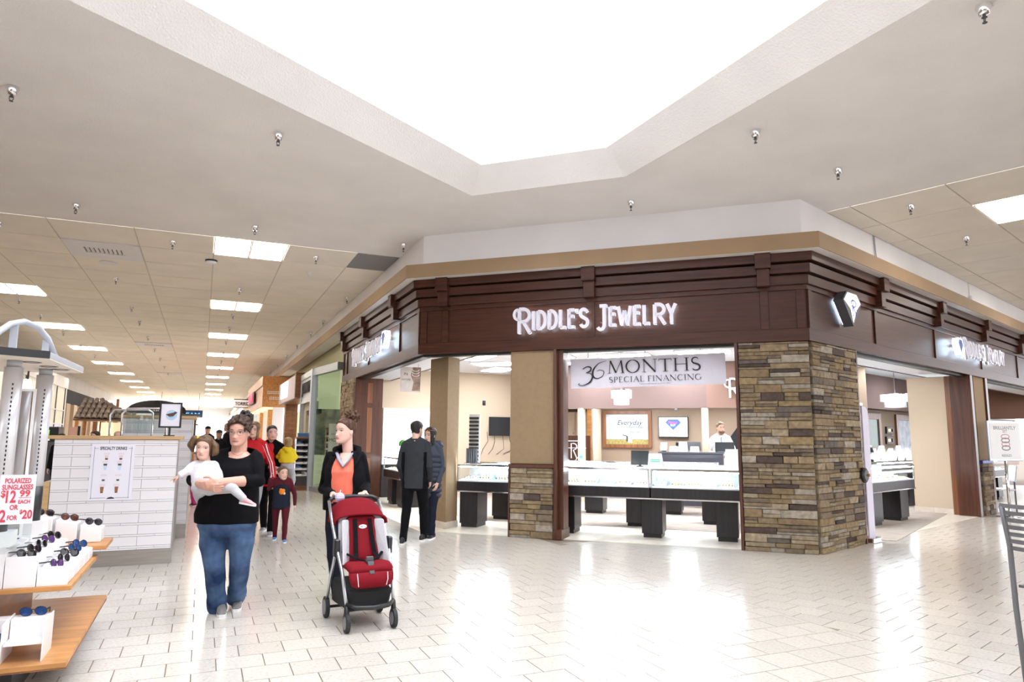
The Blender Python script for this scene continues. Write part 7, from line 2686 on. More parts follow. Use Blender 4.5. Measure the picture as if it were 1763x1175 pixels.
for l_, hd in ((l_L, 6), (l_R, -4)):
    shoe(w2.t, (l_[2].x, l_[2].y, 0), R(hd), 'shoe_black', 'shoe_black', .25)
hr = hair_cap(w2.HM, w2.h, lambda a: .82 - .10 * (a / .9) ** 2 if a < .9 else max(.28, .72 - (a - .9) * .32), .06, .018, 8)
w2.hairmesh(hr, 'hair_auburn', 'hair', .006, 1)
w2.hairmesh(curls(w2.hp(.02, .30, .62), (.066, .066, .056), 70, .008, .011, 9), 'hair_auburn', 'hair_bun', .0055, 0)


# ------------------------------------------------------------------ plainer figures
def figure(label, X, Y, H, yaw, top, legs, hair, skin=SKIN, voxel=.011, lean=(0, 0), step=.12, arms=None, hy=None, width=1.0, shoes=('shoe_black', 'sole_white'), hairkind='short', coat=False, group=None, jkt=None, headyaw=None, long=0, eyes=True, fscale=1.0):
    """a standing or walking person; yaw 0 faces the camera (-y), arms maps L/R to (elbow, wrist) in heights of the figure"""
    p = Person(label, (X, Y, 0), group)
    c, s_ = math.cos(R(yaw)), math.sin(R(yaw))

    def q(x, y, z):
        return Vector((c * x - s_ * y, s_ * x + c * y, z)) * H
    h = H * (.135 if H > 1.3 else .165) * fscale
    lat = (c, s_)
    p.head(q(0, -.012, 1 - (h / H) * .5), h, yaw if headyaw is None else headyaw, 0, 0)
    W = width
    sh = {-1: q(-.092 * W, .005, .792), 1: q(.092 * W, .005, .792)}
    A = {}
    for sd, key in ((-1, 'L'), (1, 'R')):
        if arms and key in arms:
            e_, w_ = arms[key]
            A[sd] = (sh[sd], q(*e_), q(*w_))
        else:
            A[sd] = (sh[sd], q(sd * .122 * W, .02, .63), q(sd * .128 * W, -.03, .485))
    K = {}
    for sd in (-1, 1):
        f = step * sd
        K[sd] = (q(sd * .055 * W, 0, .50), q(sd * .055 * W, -.02 - f * .5, .275), q(sd * .055 * W, .0 - f, .045))
    m = MB()
    limb(m, [q(0, .015, .80), q(0, .012, .86), p.hp(0, .1, -.25)], [.04 * H, .033 * H, .032 * H])
    loft(m, [(q(0, 0, .47), .085 * H * W, .055 * H, lat), (q(0, 0, .62), .08 * H * W, .055 * H, lat), (q(0, 0, .77), .095 * H * W, .055 * H, lat), (q(0, .005, .825), .06 * H, .04 * H, lat)])
    for sd in (-1, 1):
        limb(m, A[sd], [.028 * H, .023 * H, .016 * H])
        d = (A[sd][2] - A[sd][1]).normalized()
        hand_into(m, A[sd][2], d + Vector((0, 0, -.2)), Vector((-sd * c, -sd * s_, 0)), sd if False else -sd, max(.5, H / 1.72), .35)
        limb(m, K[sd], [.045 * H, .03 * H, .02 * H])
    p.body(m, voxel, skin, (skin[0] * .75, skin[1] * .5, skin[2] * .5), {'hair_dark': (.02, .014, .01)}.get(hair, (.1, .06, .03)), False, eyes)
    m = MB()
    hem = .44 if not coat else .36
    loft(m, [(q(0, 0, hem), .105 * H * W, .072 * H, lat), (q(0, 0, .56), .10 * H * W, .07 * H, lat), (q(0, 0, .66), .098 * H * W, .068 * H, lat), (q(0, 0, .76), .105 * H * W, .068 * H, lat), (q(0, .005, .81), .088 * H * W, .052 * H, lat), (q(0, .008, .84), .045 * H, .04 * H, lat)])
    for sd in (-1, 1):
        a, e, w = A[sd]
        limb(m, [q(sd * .028, .008, .842), a + Vector((0, 0, .008 * H))], [.03 * H, .034 * H])
        limb(m, [a, a.lerp(e, .5), e, e.lerp(w, .9)], [.036 * H, .034 * H, .030 * H, .024 * H])
    p.top = p.cloth('jacket' if jkt else 'top', m, top, voxel, 3, .006 * H / 1.7, 9, len(label) % 17)
    m = MB()
    loft(m, [(q(0, 0, .42), .085 * H * W, .06 * H, lat), (q(0, 0, .50), .098 * H * W, .066 * H, lat), (q(0, 0, .54), .093 * H * W, .062 * H, lat)])
    for sd in (-1, 1):
        a, k, n = K[sd]
        limb(m, [a, a.lerp(k, .5), k, k.lerp(n, .5), n], [.056 * H * W, .05 * H, .04 * H, .035 * H, .031 * H])
    p.cloth('trousers', m, legs, voxel, 3, .005, 9, 3)
    for sd in (-1, 1):
        shoe(p.t, (K[sd][2].x, K[sd][2].y, 0), R(yaw + sd * 6), shoes[0], shoes[1], .155 * H)
    if hairkind == 'short':
        hr_ = hair_cap(p.HM, p.h, lambda a: .80 - .1 * (a / .9) ** 2 if a < .9 else max(.22, .70 - (a - .9) * .4), .05, .012, 3, 40, 16)
    elif hairkind == 'long':
        hr_ = hair_cap(p.HM, p.h, lambda a: .82 - .1 * (a / .7) ** 2 if a < .7 else max(-.12 - long, .72 - (a - .7) * 2.0), .09, .02, 3, 40, 20)
    elif hairkind == 'cap':
        hr_ = hair_cap(p.HM, p.h, lambda a: .68, .08, .0, 3, 40, 12)
    else:
        hr_ = None
    if hr_:
        p.hairmesh(hr_, hair, 'hair' if hairkind != 'cap' else 'cap')
    p.q, p.A, p.K, p.H, p.lat = q, A, K, H, lat
    return p


def on_ground(px, py):
    g = gnd(px, py)
    return g[0], g[1]


# the couple by the shop
X, Y = at(712, 930, 10.2)[0], 10.2
mn = figure('man seen from behind in a charcoal fleece jacket and black trousers', X, Y, 1.71, 172, 'cloth_charcoal', 'cloth_black', 'hair_dark', voxel=.008, step=-.11, width=1.04, jkt=True,
            arms={'L': ((-.128, .03, .63), (-.115, -.05, .50)), 'R': ((.128, .03, .63), (.115, -.05, .50))}, headyaw=150)
mn.top.data.materials.append(MATS['cloth_black'])
for pl_ in mn.top.data.polygons:
    c_ = pl_.center
    lx = abs(c_.x * mn.lat[0] + c_.y * mn.lat[1])
    if .138 < lx < .185 and c_.z < 1.27:
        pl_.material_index = 1
m_ = MB()
loft(m_, [(mn.q(0, .004, .825), .078, .075, mn.lat), (mn.q(0, .006, .855), .07, .072, mn.lat)])
mn.cloth('jacket_collar', m_, 'cloth_charcoal', .008, 2, .002)
X, Y = at(738, 926, 10.62)[0], 10.62
lw_ = figure('woman in a slate quilted coat with sunglasses on her dark hair', X, Y, 1.62, -20, 'cloth_slate', 'denim_dark', 'hair_dark', (0.70, .44, .35), .008, step=.05, coat=True, hairkind='long', jkt=True, headyaw=-35, width=.95, arms={'L': ((-.115, .02, .63), (-.10, -.05, .50)), 'R': ((.115, .02, .63), (.10, -.05, .50))})
for k in range(9):
    z = .39 + k * .045
    MB().rings([[lw_.q(.001, 0, z) + Vector((lw_.lat[0] * .186 * math.cos(a) - lw_.lat[1] * .126 * math.sin(a), lw_.lat[1] * .186 * math.cos(a) + lw_.lat[0] * .126 * math.sin(a), dz)) for a in [2 * math.pi * j / 24 for j in range(24)]] for dz in (-.026, 0, .026)][:0] or [[lw_.q(0, 0, z) + Vector((lw_.lat[0] * r_ * 1.0 * math.cos(a) - lw_.lat[1] * r_ * .69 * math.sin(a), lw_.lat[1] * r_ * math.cos(a) + lw_.lat[0] * r_ * .69 * math.sin(a), dz)) for a in [2 * math.pi * j / 24 for j in range(24)]] for r_, dz in ((.165, -.036), (.188, -.015), (.188, .015), (.165, .036))], cap=False).build('quilted_band', 'cloth_slate', lw_.t, smooth=True)
m_ = MB()
limb(m_, [lw_.q(-.09, .03, .83), lw_.q(-.05, .08, .85), lw_.q(.05, .08, .85), lw_.q(.09, .03, .83)], [.04, .06, .06, .04])
lw_.cloth('hood', m_, 'cloth_slate', .01, 3, .004)
q_ = MB()
for sd in (-1, 1):
    q_.tube([lw_.hp(sd * .15 + .11 * math.cos(a), -.36, .34 + .07 * math.sin(a)) for a in [2 * math.pi * k / 12 for k in range(13)]], .004, 5, cap=False)
    q_.tube([lw_.hp(sd * .27, -.32, .34), lw_.hp(sd * .37, 0, .30)], .004, 5)
q_.build('hair_sunglasses', 'drink_brown', lw_.t)

# family behind the woman with the toddler
rj = figure('person in a red track jacket with white sleeve stripes behind the woman in jeans', at(429, 900, 10.55)[0], 10.55, 1.68, 4, 'cloth_red', 'cloth_grey', 'hair_light', step=.08, jkt=True, hairkind='long',
            arms={'R': ((.165, .0, .64), (.205, -.05, .497))}, voxel=.009)
a, e, w = rj.A[1]
m_ = MB()
off = Vector((.025, -.045, .01))
m_.tube([a + off + Vector((.01, 0, .02)), a.lerp(e, .5) + off, e + off * .9, e.lerp(w, .85) + off * .7], .014, 6, flat=.5)
m_.build('sleeve_stripe', 'cloth_white', rj.t, smooth=True)
m_ = MB()
m_.tube([p_ + Vector((-.032, -.006, 0)) for p_ in (a + off, a.lerp(e, .5) + off, e + off * .9, e.lerp(w, .85) + off * .7)], .010, 6, flat=.5)
m_.build('sleeve_stripe', 'cloth_white', rj.t, smooth=True)
X7 = at(460, 900, 11.0)[0]
mo = figure('woman in black jacket over a red shirt holding a child in yellow', X7, 11.0, 1.64, 10, 'cloth_black', 'cloth_black', 'hair_dark', (.70, .44, .36), .009, step=.16, jkt=True, shoes=('cloth_grey', 'sole_white'), headyaw=32,
            arms={'R': ((.16, -.02, .64), (.12, -.15, .60)), 'L': ((-.15, -.02, .63), (.02, -.16, .62))})
m_ = MB()
loft(m_, [(mo.q(.0, -.03, .60), .085, .10, mo.lat), (mo.q(0, -.03, .72), .08, .10, mo.lat), (mo.q(0, -.02, .80), .06, .075, mo.lat), (mo.q(0, -.005, .835), .05, .055, mo.lat)])
mo.cloth('shirt', m_, 'cloth_red', .009, 3, .003)
m_ = MB()
loft(m_, [(mo.q(0, 0, .435), .178, .125, mo.lat), (mo.q(0, 0, .455), .178, .125, mo.lat)])
mo.cloth('shirt_hem', m_, 'cloth_red', .01, 3, .002)
# child in yellow on her arm
yb = at(494, 810, 10.78)
yc = Person('small child with fair hair in a yellow jacket carried on the arm', Vector(yb))
P = yc.P
yc.head(P(496, 764), .175, 205, 0, 0)
m_ = MB()
limb(m_, [P(495, 780), yc.hp(0, .1, -.3)], [.04, .04])
loft(m_, [(P(494, 806), .09, .08, LAT), (P(495, 785), .085, .07, LAT)])
limb(m_, [P(486, 779, .0), P(480, 788, .05), P(478, 787, .12)], [.035, .03, .025])
limb(m_, [P(503, 779, .0), P(508, 790, .05), P(504, 794, .12)], [.035, .03, .025])
limb(m_, [P(490, 806), P(487, 818, .10), P(486, 830, .08)], [.05, .04, .03])
limb(m_, [P(500, 806), P(504, 818, .08), P(505, 830, .06)], [.05, .04, .03])
yc.body(m_, .009, (.74, .48, .4), fine=False)
m_ = MB()
loft(m_, [(P(494, 797), .115, .105, LAT), (P(494, 790), .12, .11, LAT), (P(495, 778), .10, .085, LAT), (P(495, 773), .06, .06, LAT)])
limb(m_, [P(487, 778, .0), P(480, 787, .05), P(479, 787, .12)], [.05, .045, .035])
limb(m_, [P(503, 778, .0), P(508, 788, .04), P(505, 792, .1)], [.05, .045, .035])
limb(m_, [P(490, 773, -.04), P(495, 776, -.075), P(500, 773, -.04)], [.035, .045, .035])
yc.cloth('jacket', m_, 'cloth_yellow', .008, 2, .008, 16)
m_ = MB()
loft(m_, [(P(495, 808), .09, .08, LAT), (P(495, 799), .10, .09, LAT)])
limb(m_, [P(490, 806), P(487, 818, .10), P(486, 828, .08)], [.055, .045, .035])
limb(m_, [P(500, 806), P(504, 818, .08), P(505, 828, .06)], [.055, .045, .035])
yc.cloth('trousers', m_, 'cloth_grey', .009, 2, .003)
yc.hairmesh(hair_cap(yc.HM, yc.h, lambda a: .78 if a < .8 else max(.2, .7 - (a - .8) * .4), .07, .02, 4, 40, 16), 'hair_blond')
# boy in maroon
X8, Y8 = on_ground(479, 933)
by = figure('boy in a navy and maroon hoodie with an orange print, held by the hand', X8, Y8 + .04, 1.05, 18, 'cloth_maroon', 'cloth_maroon', 'hair_ash', (.72, .46, .37), .007, step=.14, shoes=('shoe_blue', 'sole_white'), headyaw=42, jkt=True, fscale=1.1,
            arms={'L': ((-.17, .0, .70), (-.155, .03, .84)), 'R': ((.17, .0, .62), (.18, -.03, .47))}, width=1.12)
m_ = MB()
loft(m_, [(by.q(0, -.004, .435), .125, .085, by.lat), (by.q(0, -.004, .58), .122, .085, by.lat), (by.q(0, -.004, .72), .112, .078, by.lat), (by.q(0, -.002, .78), .09, .065, by.lat)])
by.cloth('hoodie_front', m_, 'cloth_navy', .008, 3, .003)
fwd_ = Vector((math.sin(R(18)), -math.cos(R(18)), 0))
latv = Vector((math.cos(R(18)), math.sin(R(18)), 0))
m_ = MB()
c0 = by.q(0, 0, .66) + fwd_ * .094
for (sx, sz, r_) in ((0, 0, .04), (.022, .018, .026), (-.012, .03, .022)):
    m_.ell(c0 + latv * sx + Vector((0, 0, sz)), (r_, .010, r_ * .95), 12, 8)
m_.build('print', 'cloth_orange', by.t, smooth=True)
m_ = MB()
m_.ell(c0 + latv * .035 + Vector((0, 0, -.02)) + fwd_ * .003, (.016, .009, .02), 8, 6)
m_.build('print_patch', 'cloth_white', by.t, smooth=True)
# girl in pink leggings
gx, gy = on_ground(333, 871)
figure('girl in pink leggings and dark shoes walking behind the coffee counter corner', gx, gy, 1.12, -8, 'cloth_coral', 'cloth_pink', 'hair_light', step=.06, voxel=.012, shoes=('shoe_black', 'shoe_pink'), hairkind='long', headyaw=-10)
# people farther down the mall
figure('man with cap in a black and white jacket far down the mall', at(377, 760, 19)[0], 19.0, 1.62, 5, 'cloth_black', 'cloth_black', 'cloth_charcoal', (.40, .23, .16), .014, hairkind='cap', step=.1)
figure('tall bald man in black beyond the capped man', at(392, 760, 21)[0], 21.0, 1.86, -40, 'cloth_black', 'cloth_navy', 'hair_dark', (.36, .19, .12), .014, hairkind='none', step=.08)
figure('person with dark cap and pale face far down the mall', at(357, 760, 24)[0], 24.0, 1.78, 0, 'cloth_navy', 'cloth_navy', 'cloth_black', voxel=.015, hairkind='cap', step=.08)
figure('person in a blue top standing past the red jacket', at(472, 757, 15)[0] - .02, 15.0, 1.58, 30, 'tie_blue', 'cloth_black', 'hair_dark', voxel=.014, step=.08)
figure('dark haired person behind the coffee counter near the drinks cooler', at(131, 750, 16)[0], 15.5, 1.50, 20, 'cloth_black', 'cloth_black', 'hair_dark', voxel=.015)
figure('person with brown hair behind the coffee counter under the tiled roof', at(165, 750, 14)[0], 14.0, 1.55, -20, 'cloth_white', 'cloth_black', 'hair_brown', voxel=.015)
figure('grey balding person behind the coffee counter beside its back block', at(203, 750, 13)[0], 13.0, 1.55, 30, 'cloth_black', 'cloth_black', 'hair_light', voxel=.015, hairkind='none')
# shop clerk behind the sales desk
cu, cz = FM.uz(1240, 738, 6.5)
cp0 = FM.w(cu, 6.5)
ckk = figure('bearded clerk in a white shirt and blue tie looking down at a laptop', cp0.x, cp0.y, cz + .14, -10, 'shirt_white', 'cloth_black', 'hair_light', (.66, .42, .33), .010, step=.02, arms={'L': ((-.16, -.03, .64), (-.06, -.15, .61)), 'R': ((.16, -.03, .64), (.06, -.15, .61))}, headyaw=15)
f_ = Vector((math.sin(R(-10)), -math.cos(R(-10)), 0))
m_ = MB()
m_.tube([ckk.q(0, 0, .82) + f_ * .085, ckk.q(0, 0, .74) + f_ * .128, ckk.q(0, 0, .62) + f_ * .128], [.018, .024, .03], 6, flat=.4)
m_.build('tie', 'tie_blue', ckk.t)
bd = hair_cap(ckk.HM, ckk.h, lambda a: .0, .04, .01, 3, 40, 16)
m_ = MB()
for az in np.linspace(-1.5, 1.5, 15):
    for t_ in (.02, .08, .14):
        p_ = ckk.HM @ (head_pt(t_, az) * ckk.h)
        m_.ell(p_, (.022, .018, .02), 6, 5)
ckk.hairmesh(m_, 'hair_light', 'beard', .008, 1)

# ================================================================== the red stroller
st_ = thing('baby_stroller', 'red and grey baby stroller with black wheels pushed by the woman in coral', 'stroller', Vector((-1.20, 5.88, 0)), R(27))
for sx in (-1, 1):
    for nm_, y, r_, x in (('front_wheel', -.27, .072, .185), ('rear_wheel', .26, .085, .225)):
        wh = MB()
        rr_ = [[(sx * x + dx, y + rad * math.cos(2 * math.pi * k / 24), r_ + rad * math.sin(2 * math.pi * k / 24)) for k in range(24)] for dx, rad in ((-.016, r_ * .86), (-.014, r_), (.014, r_), (.016, r_ * .86))]
        wh.rings(rr_)
        wo = wh.build(nm_, 'rubber', st_, smooth=False)
        hb = MB()
        hb.rings([[(sx * x + dx, y + rad * math.cos(2 * math.pi * k / 20), r_ + rad * math.sin(2 * math.pi * k / 20)) for k in range(20)] for dx, rad in ((-.020, r_ * .3), (-.018, r_ * .68), (.018, r_ * .68), (.020, r_ * .3))])
        hb.build('hub', 'mid_grey', wo)
    MB().tube([(sx * .185, -.27, .075), (sx * .185, -.262, .13), (sx * .185, -.25, .20)], [.018, .022, .018], 8).build('fork', 'black', st_, smooth=True)
    MB().tube([(sx * .185, -.25, .19), (sx * .20, -.13, .42), (sx * .215, .03, .60), (sx * .22, .2, .78), (sx * .215, .36, .93)], .014, 10).build('side_tube', 'aluminium', st_, smooth=True)
    MB().tube([(sx * .218, .02, .585), (sx * .225, .16, .33), (sx * .225, .255, .10)], .013, 10).build('rear_leg', 'aluminium', st_, smooth=True)
    box_part('joint', 'black', st_, sx * .218 - .022, sx * .218 + .022, -.02, .06, .52, .66, .01)
    # grey side wings of the seat
    mb = MB()
    mb.hull8([(sx * .10, .10, .80), (sx * .175, .04, .80), (sx * .175, .06, .80), (sx * .10, .13, .80)], [(sx * .12, -.04, .47), (sx * .19, -.12, .47), (sx * .195, -.10, .47), (sx * .12, -.01, .47)])
    mb.build('seat_wing', 'stroller_grey', st_, bevel=.01)
    mb = MB()
    for a_, b_ in (((.062, .068, .80), (.066, .010, .68)), ((.066, .010, .68), (.076, -.060, .55)), ((.076, -.060, .55), (.09, -.13, .512))):
        mb.hull8([(sx * a_[0] - .017, a_[1], a_[2]), (sx * a_[0] + .017, a_[1], a_[2]), (sx * a_[0] + .017, a_[1] + .008, a_[2] + .004), (sx * a_[0] - .017, a_[1] + .008, a_[2] + .004)], [(sx * b_[0] - .017, b_[1], b_[2]), (sx * b_[0] + .017, b_[1], b_[2]), (sx * b_[0] + .017, b_[1] + .008, b_[2] + .004), (sx * b_[0] - .017, b_[1] + .008, b_[2] + .004)])
    mb.build('shoulder_strap', 'cloth_black', st_)
    MB().tube([(sx * .17, .0, .56), (sx * .10, -.10, .52), (sx * .02, -.17, .50)], .014, 6, flat=.5).build('waist_strap', 'cloth_black', st_)
    # canopy side panels
MB().tube([(-.215, .36, .93), (-.17, .41, .955), (0, .425, .96), (.17, .41, .955), (.215, .36, .93)], .019, 10).build('handle', 'black', st_, smooth=True)
MB().tube([(-.185, -.25, .20), (-.13, -.31, .185), (0, -.335, .18), (.13, -.31, .185), (.185, -.25, .20)], .018, 10).build('front_bar', 'black', st_, smooth=True)
MB().tube([(-.225, .26, .085), (.225, .26, .085)], .012, 8).build('rear_axle', 'black', st_, smooth=True)
# seat pad: back, seat and leg panel, padded
def pad(name, secs, m):
    mb = MB()
    rg_ = []
    for y, z, hw, th, ny, nz in secs:
        ring = []
        for k in range(20):
            a = 2 * math.pi * k / 20
            cx_, sx_ = math.cos(a), math.sin(a)
            ox = hw * math.copysign(abs(cx_) ** .5, cx_)
            oo = th * math.copysign(abs(sx_) ** .7, sx_)
            ring.append((ox, y + oo * ny, z + oo * nz))
        rg_.append(ring)
    mb.rings(rg_)
    return mb.build(name, m, st_, smooth=True)


pad('seat_back', [(.125, .83, .10, .012, -.9, .4), (.115, .80, .125, .03, -.9, .4), (.09, .74, .11, .028, -.9, .4), (.075, .70, .115, .036, -.9, .4), (.045, .63, .11, .028, -.9, .4), (.025, .58, .12, .036, -.9, .4), (-.01, .51, .13, .028, -.9, .5), (-.03, .47, .14, .02, -.8, .6)], 'stroller_red')
pad('seat_base', [(.0, .445, .17, .02, 0, 1), (-.05, .46, .18, .035, 0, 1), (-.16, .465, .185, .038, -.1, 1), (-.235, .45, .18, .03, -.6, .8), (-.25, .43, .17, .02, -.9, .3)], 'stroller_red')
pad('leg_panel', [(-.225, .455, .175, .02, -.9, .3), (-.255, .41, .178, .032, -1, .1), (-.272, .37, .172, .034, -1, .1), (-.268, .335, .155, .025, -1, -.1), (-.25, .315, .12, .012, -.9, -.4)], 'stroller_red')
pad('back_shell', [(.16, .86, .15, .012, -.9, .4), (.14, .80, .185, .02, -.9, .4), (.05, .60, .195, .02, -.9, .4), (.01, .47, .19, .02, -.9, .4)], 'stroller_grey')
for sx in (-1, 1):
    MB().tube([(sx * .12, -.286, .43), (sx * .118, -.306, .38), (sx * .11, -.297, .335)], .003, 5).build('piping', 'cloth_white', st_)
MB().hull8([(-.022, -.285, .42), (.022, -.285, .42), (.022, -.27, .42), (-.022, -.27, .42)], [(-.028, -.21, .51), (.028, -.21, .51), (.028, -.19, .51), (-.028, -.19, .51)]).build('crotch_pad', 'black', st_, bevel=.004)
box_part('buckle', 'dark_grey', st_, -.03, .03, -.20, -.175, .495, .54, .005)
# canopy, half folded
mb = MB()
rg_ = []
for j in range(9):
    f = j / 8
    yy = .06 + .27 * f
    zt = .845 + .12 * math.sin(f * 2.2) - .012 * (j % 2)
    rg_.append([(.215 * math.cos(math.pi * k / 16) * (1.0 - .03 * (j % 2)), yy + .05 * abs(math.cos(math.pi * k / 16)) , .76 + (zt - .76) * math.sin(math.pi * k / 16) ** .6) for k in range(17)])
n_ = 17
mb.add([p_ for r_ in rg_ for p_ in r_] + [(p_[0] * .96, p_[1], p_[2] - .008) for r_ in rg_ for p_ in r_],
       [(j * n_ + k, j * n_ + k + 1, (j + 1) * n_ + k + 1, (j + 1) * n_ + k) for j in range(8) for k in range(16)] + [(9 * n_ + j * n_ + k, 9 * n_ + (j + 1) * n_ + k, 9 * n_ + (j + 1) * n_ + k + 1, 9 * n_ + j * n_ + k + 1) for j in range(8) for k in range(16)] +
       [(k + 1, k, 9 * n_ + k, 9 * n_ + k + 1) for k in range(16)])
mb.build('canopy', 'stroller_red', st_, smooth=True)
MB().tube([(.218 * math.cos(math.pi * k / 16), .058 + .05 * abs(math.cos(math.pi * k / 16)), .76 + .085 * math.sin(math.pi * k / 16) ** .6) for k in range(17)], .011, 8).build('canopy_rim', 'stroller_red', st_, smooth=True)
# basket
mb = MB().hull8([(-.16, -.20, .13), (.16, -.20, .13), (.19, .22, .13), (-.19, .22, .13)], [(-.18, -.24, .30), (.18, -.24, .30), (.21, .18, .34), (-.21, .18, .34)])
mb.build('basket', 'black_matte', st_, bevel=.02)
# brand badge
q_ = MB()
q_.add([(.033 * math.cos(2 * math.pi * k / 20), .038 + .0, .745 + .016 * math.sin(2 * math.pi * k / 20)) for k in range(20)], [tuple(range(20))[::-1]])
q_.xf(Matrix.Translation((0, 0, 0)))
bo = q_.build('badge', 'chrome', st_)
bo.location = (0, .008, 0)
text('chicco', 'black', bo, (0, .036, .745), w=.05, h=.016, ext=0, bold=.02)
# lilac ball on the handle
t = thing('lilac_ball', 'small lilac patterned ball hanging by the stroller handle', 'ball', Vector(at(585, 857, 6.16)))
MB().ell((0, 0, 0), (.042, .042, .042), 20, 14).build('sphere', 'cuff_lilac', t, smooth=True)
MB().rings([[(.0425 * math.cos(a), .0425 * math.sin(a), z) for a in [2 * math.pi * k / 24 for k in range(24)]] for z in (-.004, .004)], cap=False).build('band', 'cloth_white', t)
MB().tube([(0, 0, .04), (0, .02, .06)], .004, 5).build('loop', 'cloth_white', t)
# ================================================================== ceiling fixtures
panel2 = MB().box(-0.595, 0.595, -0.285, 0.285, -0.010, -0.002).mesh('diffuser', 'light_panel')
frame2 = MB()
for x0, x1, y0, y1 in ((-0.61, 0.61, -0.303, -0.283), (-0.61, 0.61, 0.283, 0.303), (-0.61, -0.592, -0.283, 0.283), (0.592, 0.61, -0.283, 0.283)):
    frame2.box(x0, x1, y0, y1, -0.014, 0.0)
frame2 = frame2.mesh('frame', 'white')
ORD = ['first', 'second', 'third', 'fourth', 'fifth', 'sixth', 'seventh', 'eighth', 'ninth', 'tenth', 'eleventh', 'twelfth', 'thirteenth']
for r_ in range(0, 62, 5):
    u = -1.55 - GRID * (r_ + 0.5)
    for row, c in (('row nearer the jewelry shop', 1), ('row on the far side of the mall', 5)):
        if row.startswith('row on') and r_ == 0:
            continue
        for k, s in ((0, 'right'), (1, 'left')):
            v = COLS[c] - GRID * (0.25 + 0.5 * k)
            t = thing('ceiling_light', '%s half of the %s light pair, %s' % (s, ORD[r_ // 5], row), 'ceiling light', FL.w(u, v, ZC - 0.004), FL.th, 'paired light panels in the left-hand mall ceiling')
            place('frame', frame2, t)
            place('diffuser', panel2, t)
for k, (r_, c) in enumerate(((1, 1), (6, 1))):
    u, v0 = 0.82 + GRID * (r_ + 0.5), -0.35 - GRID * c
    for q in range(2):
        t = thing('ceiling_light', '%s light panel in the right-hand mall ceiling, %s half' % (('near', 'far')[k], ('inner', 'outer')[q]), 'ceiling light', FR.w(u, v0 - GRID * (0.25 + 0.5 * q), ZC - 0.004), FR.th, 'light panels in the right-hand mall ceiling')
        place('frame', frame2, t)
        place('diffuser', panel2, t)
# sprinklers
cup = MB().lathe([(0.055, 0.0), (0.056, -0.012), (0.042, -0.05), (0.036, -0.075), (0.012, -0.078)], 16, cap=False).mesh('cup', 'chrome', True)
noz = MB()
noz.lathe([(0.012, -0.06), (0.012, -0.095)], 8)
noz.lathe([(0.02, -0.095), (0.021, -0.10)], 10)
noz.tube([(0.014, 0, -0.095), (0.018, 0, -0.12), (0.004, 0, -0.14)], 0.004, 5)
noz.tube([(-0.014, 0, -0.095), (-0.018, 0, -0.12), (-0.004, 0, -0.14)], 0.004, 5)
noz.lathe([(0.018, -0.14), (0.018, -0.144)], 10)
noz = noz.mesh('nozzle', 'dark_grey')
# (place on the ceiling, what tells it apart)
SPR = []
SU = [3.2, -0.6, -5.85, -9.55, -12.1, -15.65, -19.3, -23.0, -27.0, -31.0]
for u in SU:
    for v, col in ((-0.19, 'counted down the line beside the shops'), (-2.64, 'counted down the second line from the shops'), (-5.12, 'counted down the middle line of the mall'), (-7.6, 'counted down the line farthest from the shops')):
        if u == 3.2 and v in (-0.19, -7.6) or u == -0.6 and v == -7.6:
            continue
        SPR.append((FL.w(u, v, ZC - 0.003), '%s ceiling sprinkler %s' % (ORD[SU.index(u)], col)))
for v, d in ((-6.4, 'left'), (-3.89, 'middle'), (-1.46, 'right')):
    SPR.append((FL.w(-2.15, v, ZC - 0.003), 'ceiling sprinkler in the first tile row of the mall, %s of three' % d))
for px, lb in (((1300, 225), 'ceiling sprinkler on plaster above the shop name'), ((1693, 10), 'ceiling sprinkler at the top right of the plaster'), ((1442, 290), 'ceiling sprinkler on plaster above the stone pillar'),
               ((1086, 346), 'ceiling sprinkler on plaster below the skylight corner'), ((1567, 353), 'ceiling sprinkler in the first right-hand ceiling tile'), ((1663, 408), 'ceiling sprinkler in the third right-hand ceiling tile')):
    p = gnd(px[0], px[1], ZC)
    SPR.append((Vector((p[0], p[1], ZC)), lb))
for p, lb in SPR:
    t = thing('ceiling_sprinkler', lb, 'sprinkler', p, random.uniform(0, 3), 'chrome ceiling sprinklers')
    place('cup', cup, t)
    place('nozzle', noz, t)

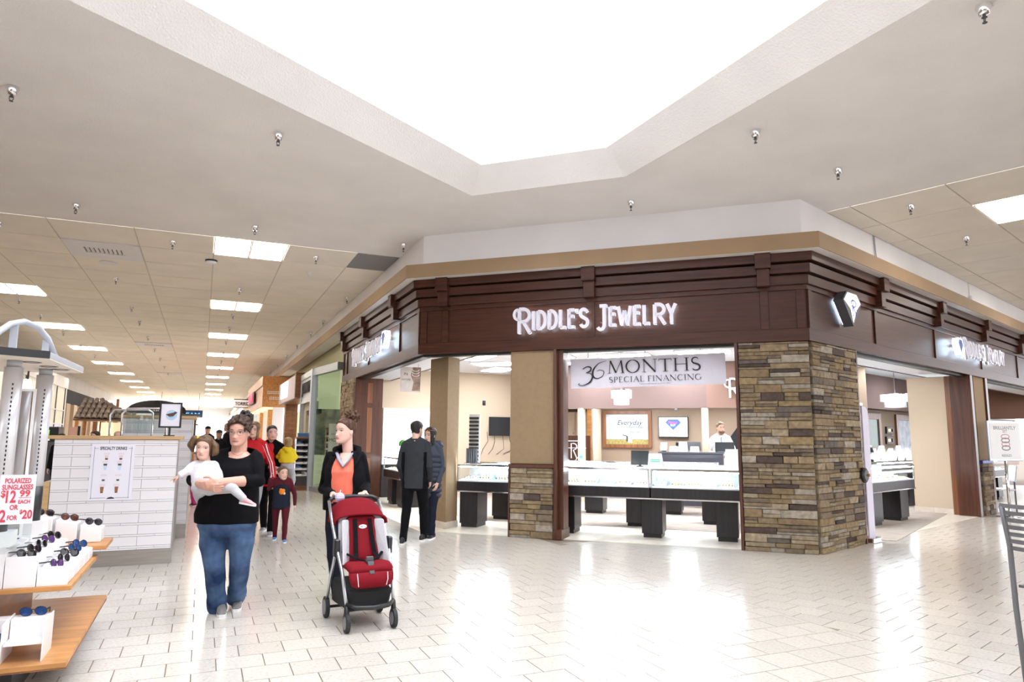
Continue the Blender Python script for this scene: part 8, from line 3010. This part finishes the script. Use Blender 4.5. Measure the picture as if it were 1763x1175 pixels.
# air vents
for k, r_ in enumerate((1, 13, 24, 36)):
    u, v = -1.55 - GRID * (r_ + 0.5), COLS[3] - GRID / 2
    t = thing('air_vent', 'white square air vent with dark louvres, %s from the camera' % ORD[k], 'vent', FL.w(u, v, ZC - 0.004), FL.th, 'ceiling air vents')
    mb = MB()
    for x0, x1, y0, y1 in ((-0.6, 0.6, -0.6, -0.32), (-0.6, 0.6, 0.32, 0.6), (-0.6, -0.2, -0.32, 0.32), (0.2, 0.6, -0.32, 0.32)):
        mb.box(x0, x1, y0, y1, -0.02, 0.0)
    mb.build('plate', 'off_white', t)
    box_part('duct', 'black', t, -0.2, 0.2, -0.32, 0.32, 0.0, 0.008)
    for q in range(9):
        y = -0.29 + q * 0.072
        MB().hull8([(-0.19, y, -0.02), (0.19, y, -0.02), (0.19, y + 0.008, -0.02), (-0.19, y + 0.008, -0.02)],
                   [(-0.19, y + 0.035, -0.001), (0.19, y + 0.035, -0.001), (0.19, y + 0.043, -0.001), (-0.19, y + 0.043, -0.001)]).build('louvre', 'off_white', t)
# detector and speaker
p = gnd(364, 448, ZC)
t = thing('smoke_detector', 'round white detector with a dark rim beside the first ceiling lights', 'detector', (p[0], p[1], ZC - 0.004))
MB().lathe([(0.11, 0.0), (0.11, -0.03)], 20).build('rim', 'black', t)
MB().lathe([(0.105, -0.03), (0.09, -0.06), (0.02, -0.07)], 20).build('dome', 'white', t, smooth=True)
p = gnd(187, 452, ZC)
t = thing('ceiling_speaker', 'flat round speaker below the first air vent', 'speaker', (p[0], p[1], ZC - 0.004))
MB().lathe([(0.16, 0.0), (0.16, -0.012), (0.14, -0.018)], 24).build('ring', 'off_white', t)
MB().lathe([(0.13, -0.018), (0.12, -0.022)], 24).build('grille', 'off_white', t)
p = gnd(533, 468, ZC)
t = thing('motion_sensor', 'small white sensor in the ceiling tile right of the first lights', 'sensor', (p[0], p[1], ZC - 0.004))
MB().lathe([(0.07, 0.0), (0.07, -0.015)], 16).build('ring', 'white', t)
MB().lathe([(0.045, -0.015), (0.04, -0.06), (0.01, -0.07)], 16).build('dome', 'white', t, smooth=True)
# loose wires on the soffit
for k, (px, lb) in enumerate((((1500, 388, 1506, 436), 'pair of thin dark wires hanging down the soffit above the diamond emblem'), ((1663, 468, 1672, 500), 'tangle of pale wires with a box on the soffit at the right'))):
    (a, z1), (b, z0) = FR.uz(px[0], px[1]), FR.uz(px[2], px[3])
    t = thing('loose_wire', lb, 'wire', FR.w(a, 0, 0), FR.th)
    for q in range(2):
        MB().tube([(q * 0.05, -0.015, ZC - 0.01), (q * 0.04 + 0.02, -0.02, (ZC + 4.27) / 2), (q * 0.12 + 0.02, -0.02, 4.28)], 0.006, 5).build('strand', 'mid_grey' if k == 0 else 'off_white', t)
    if k == 1:
        MB().ell((0.06, -0.04, 4.5), (0.05, 0.03, 0.06), 8, 6).build('junction', 'off_white', t)
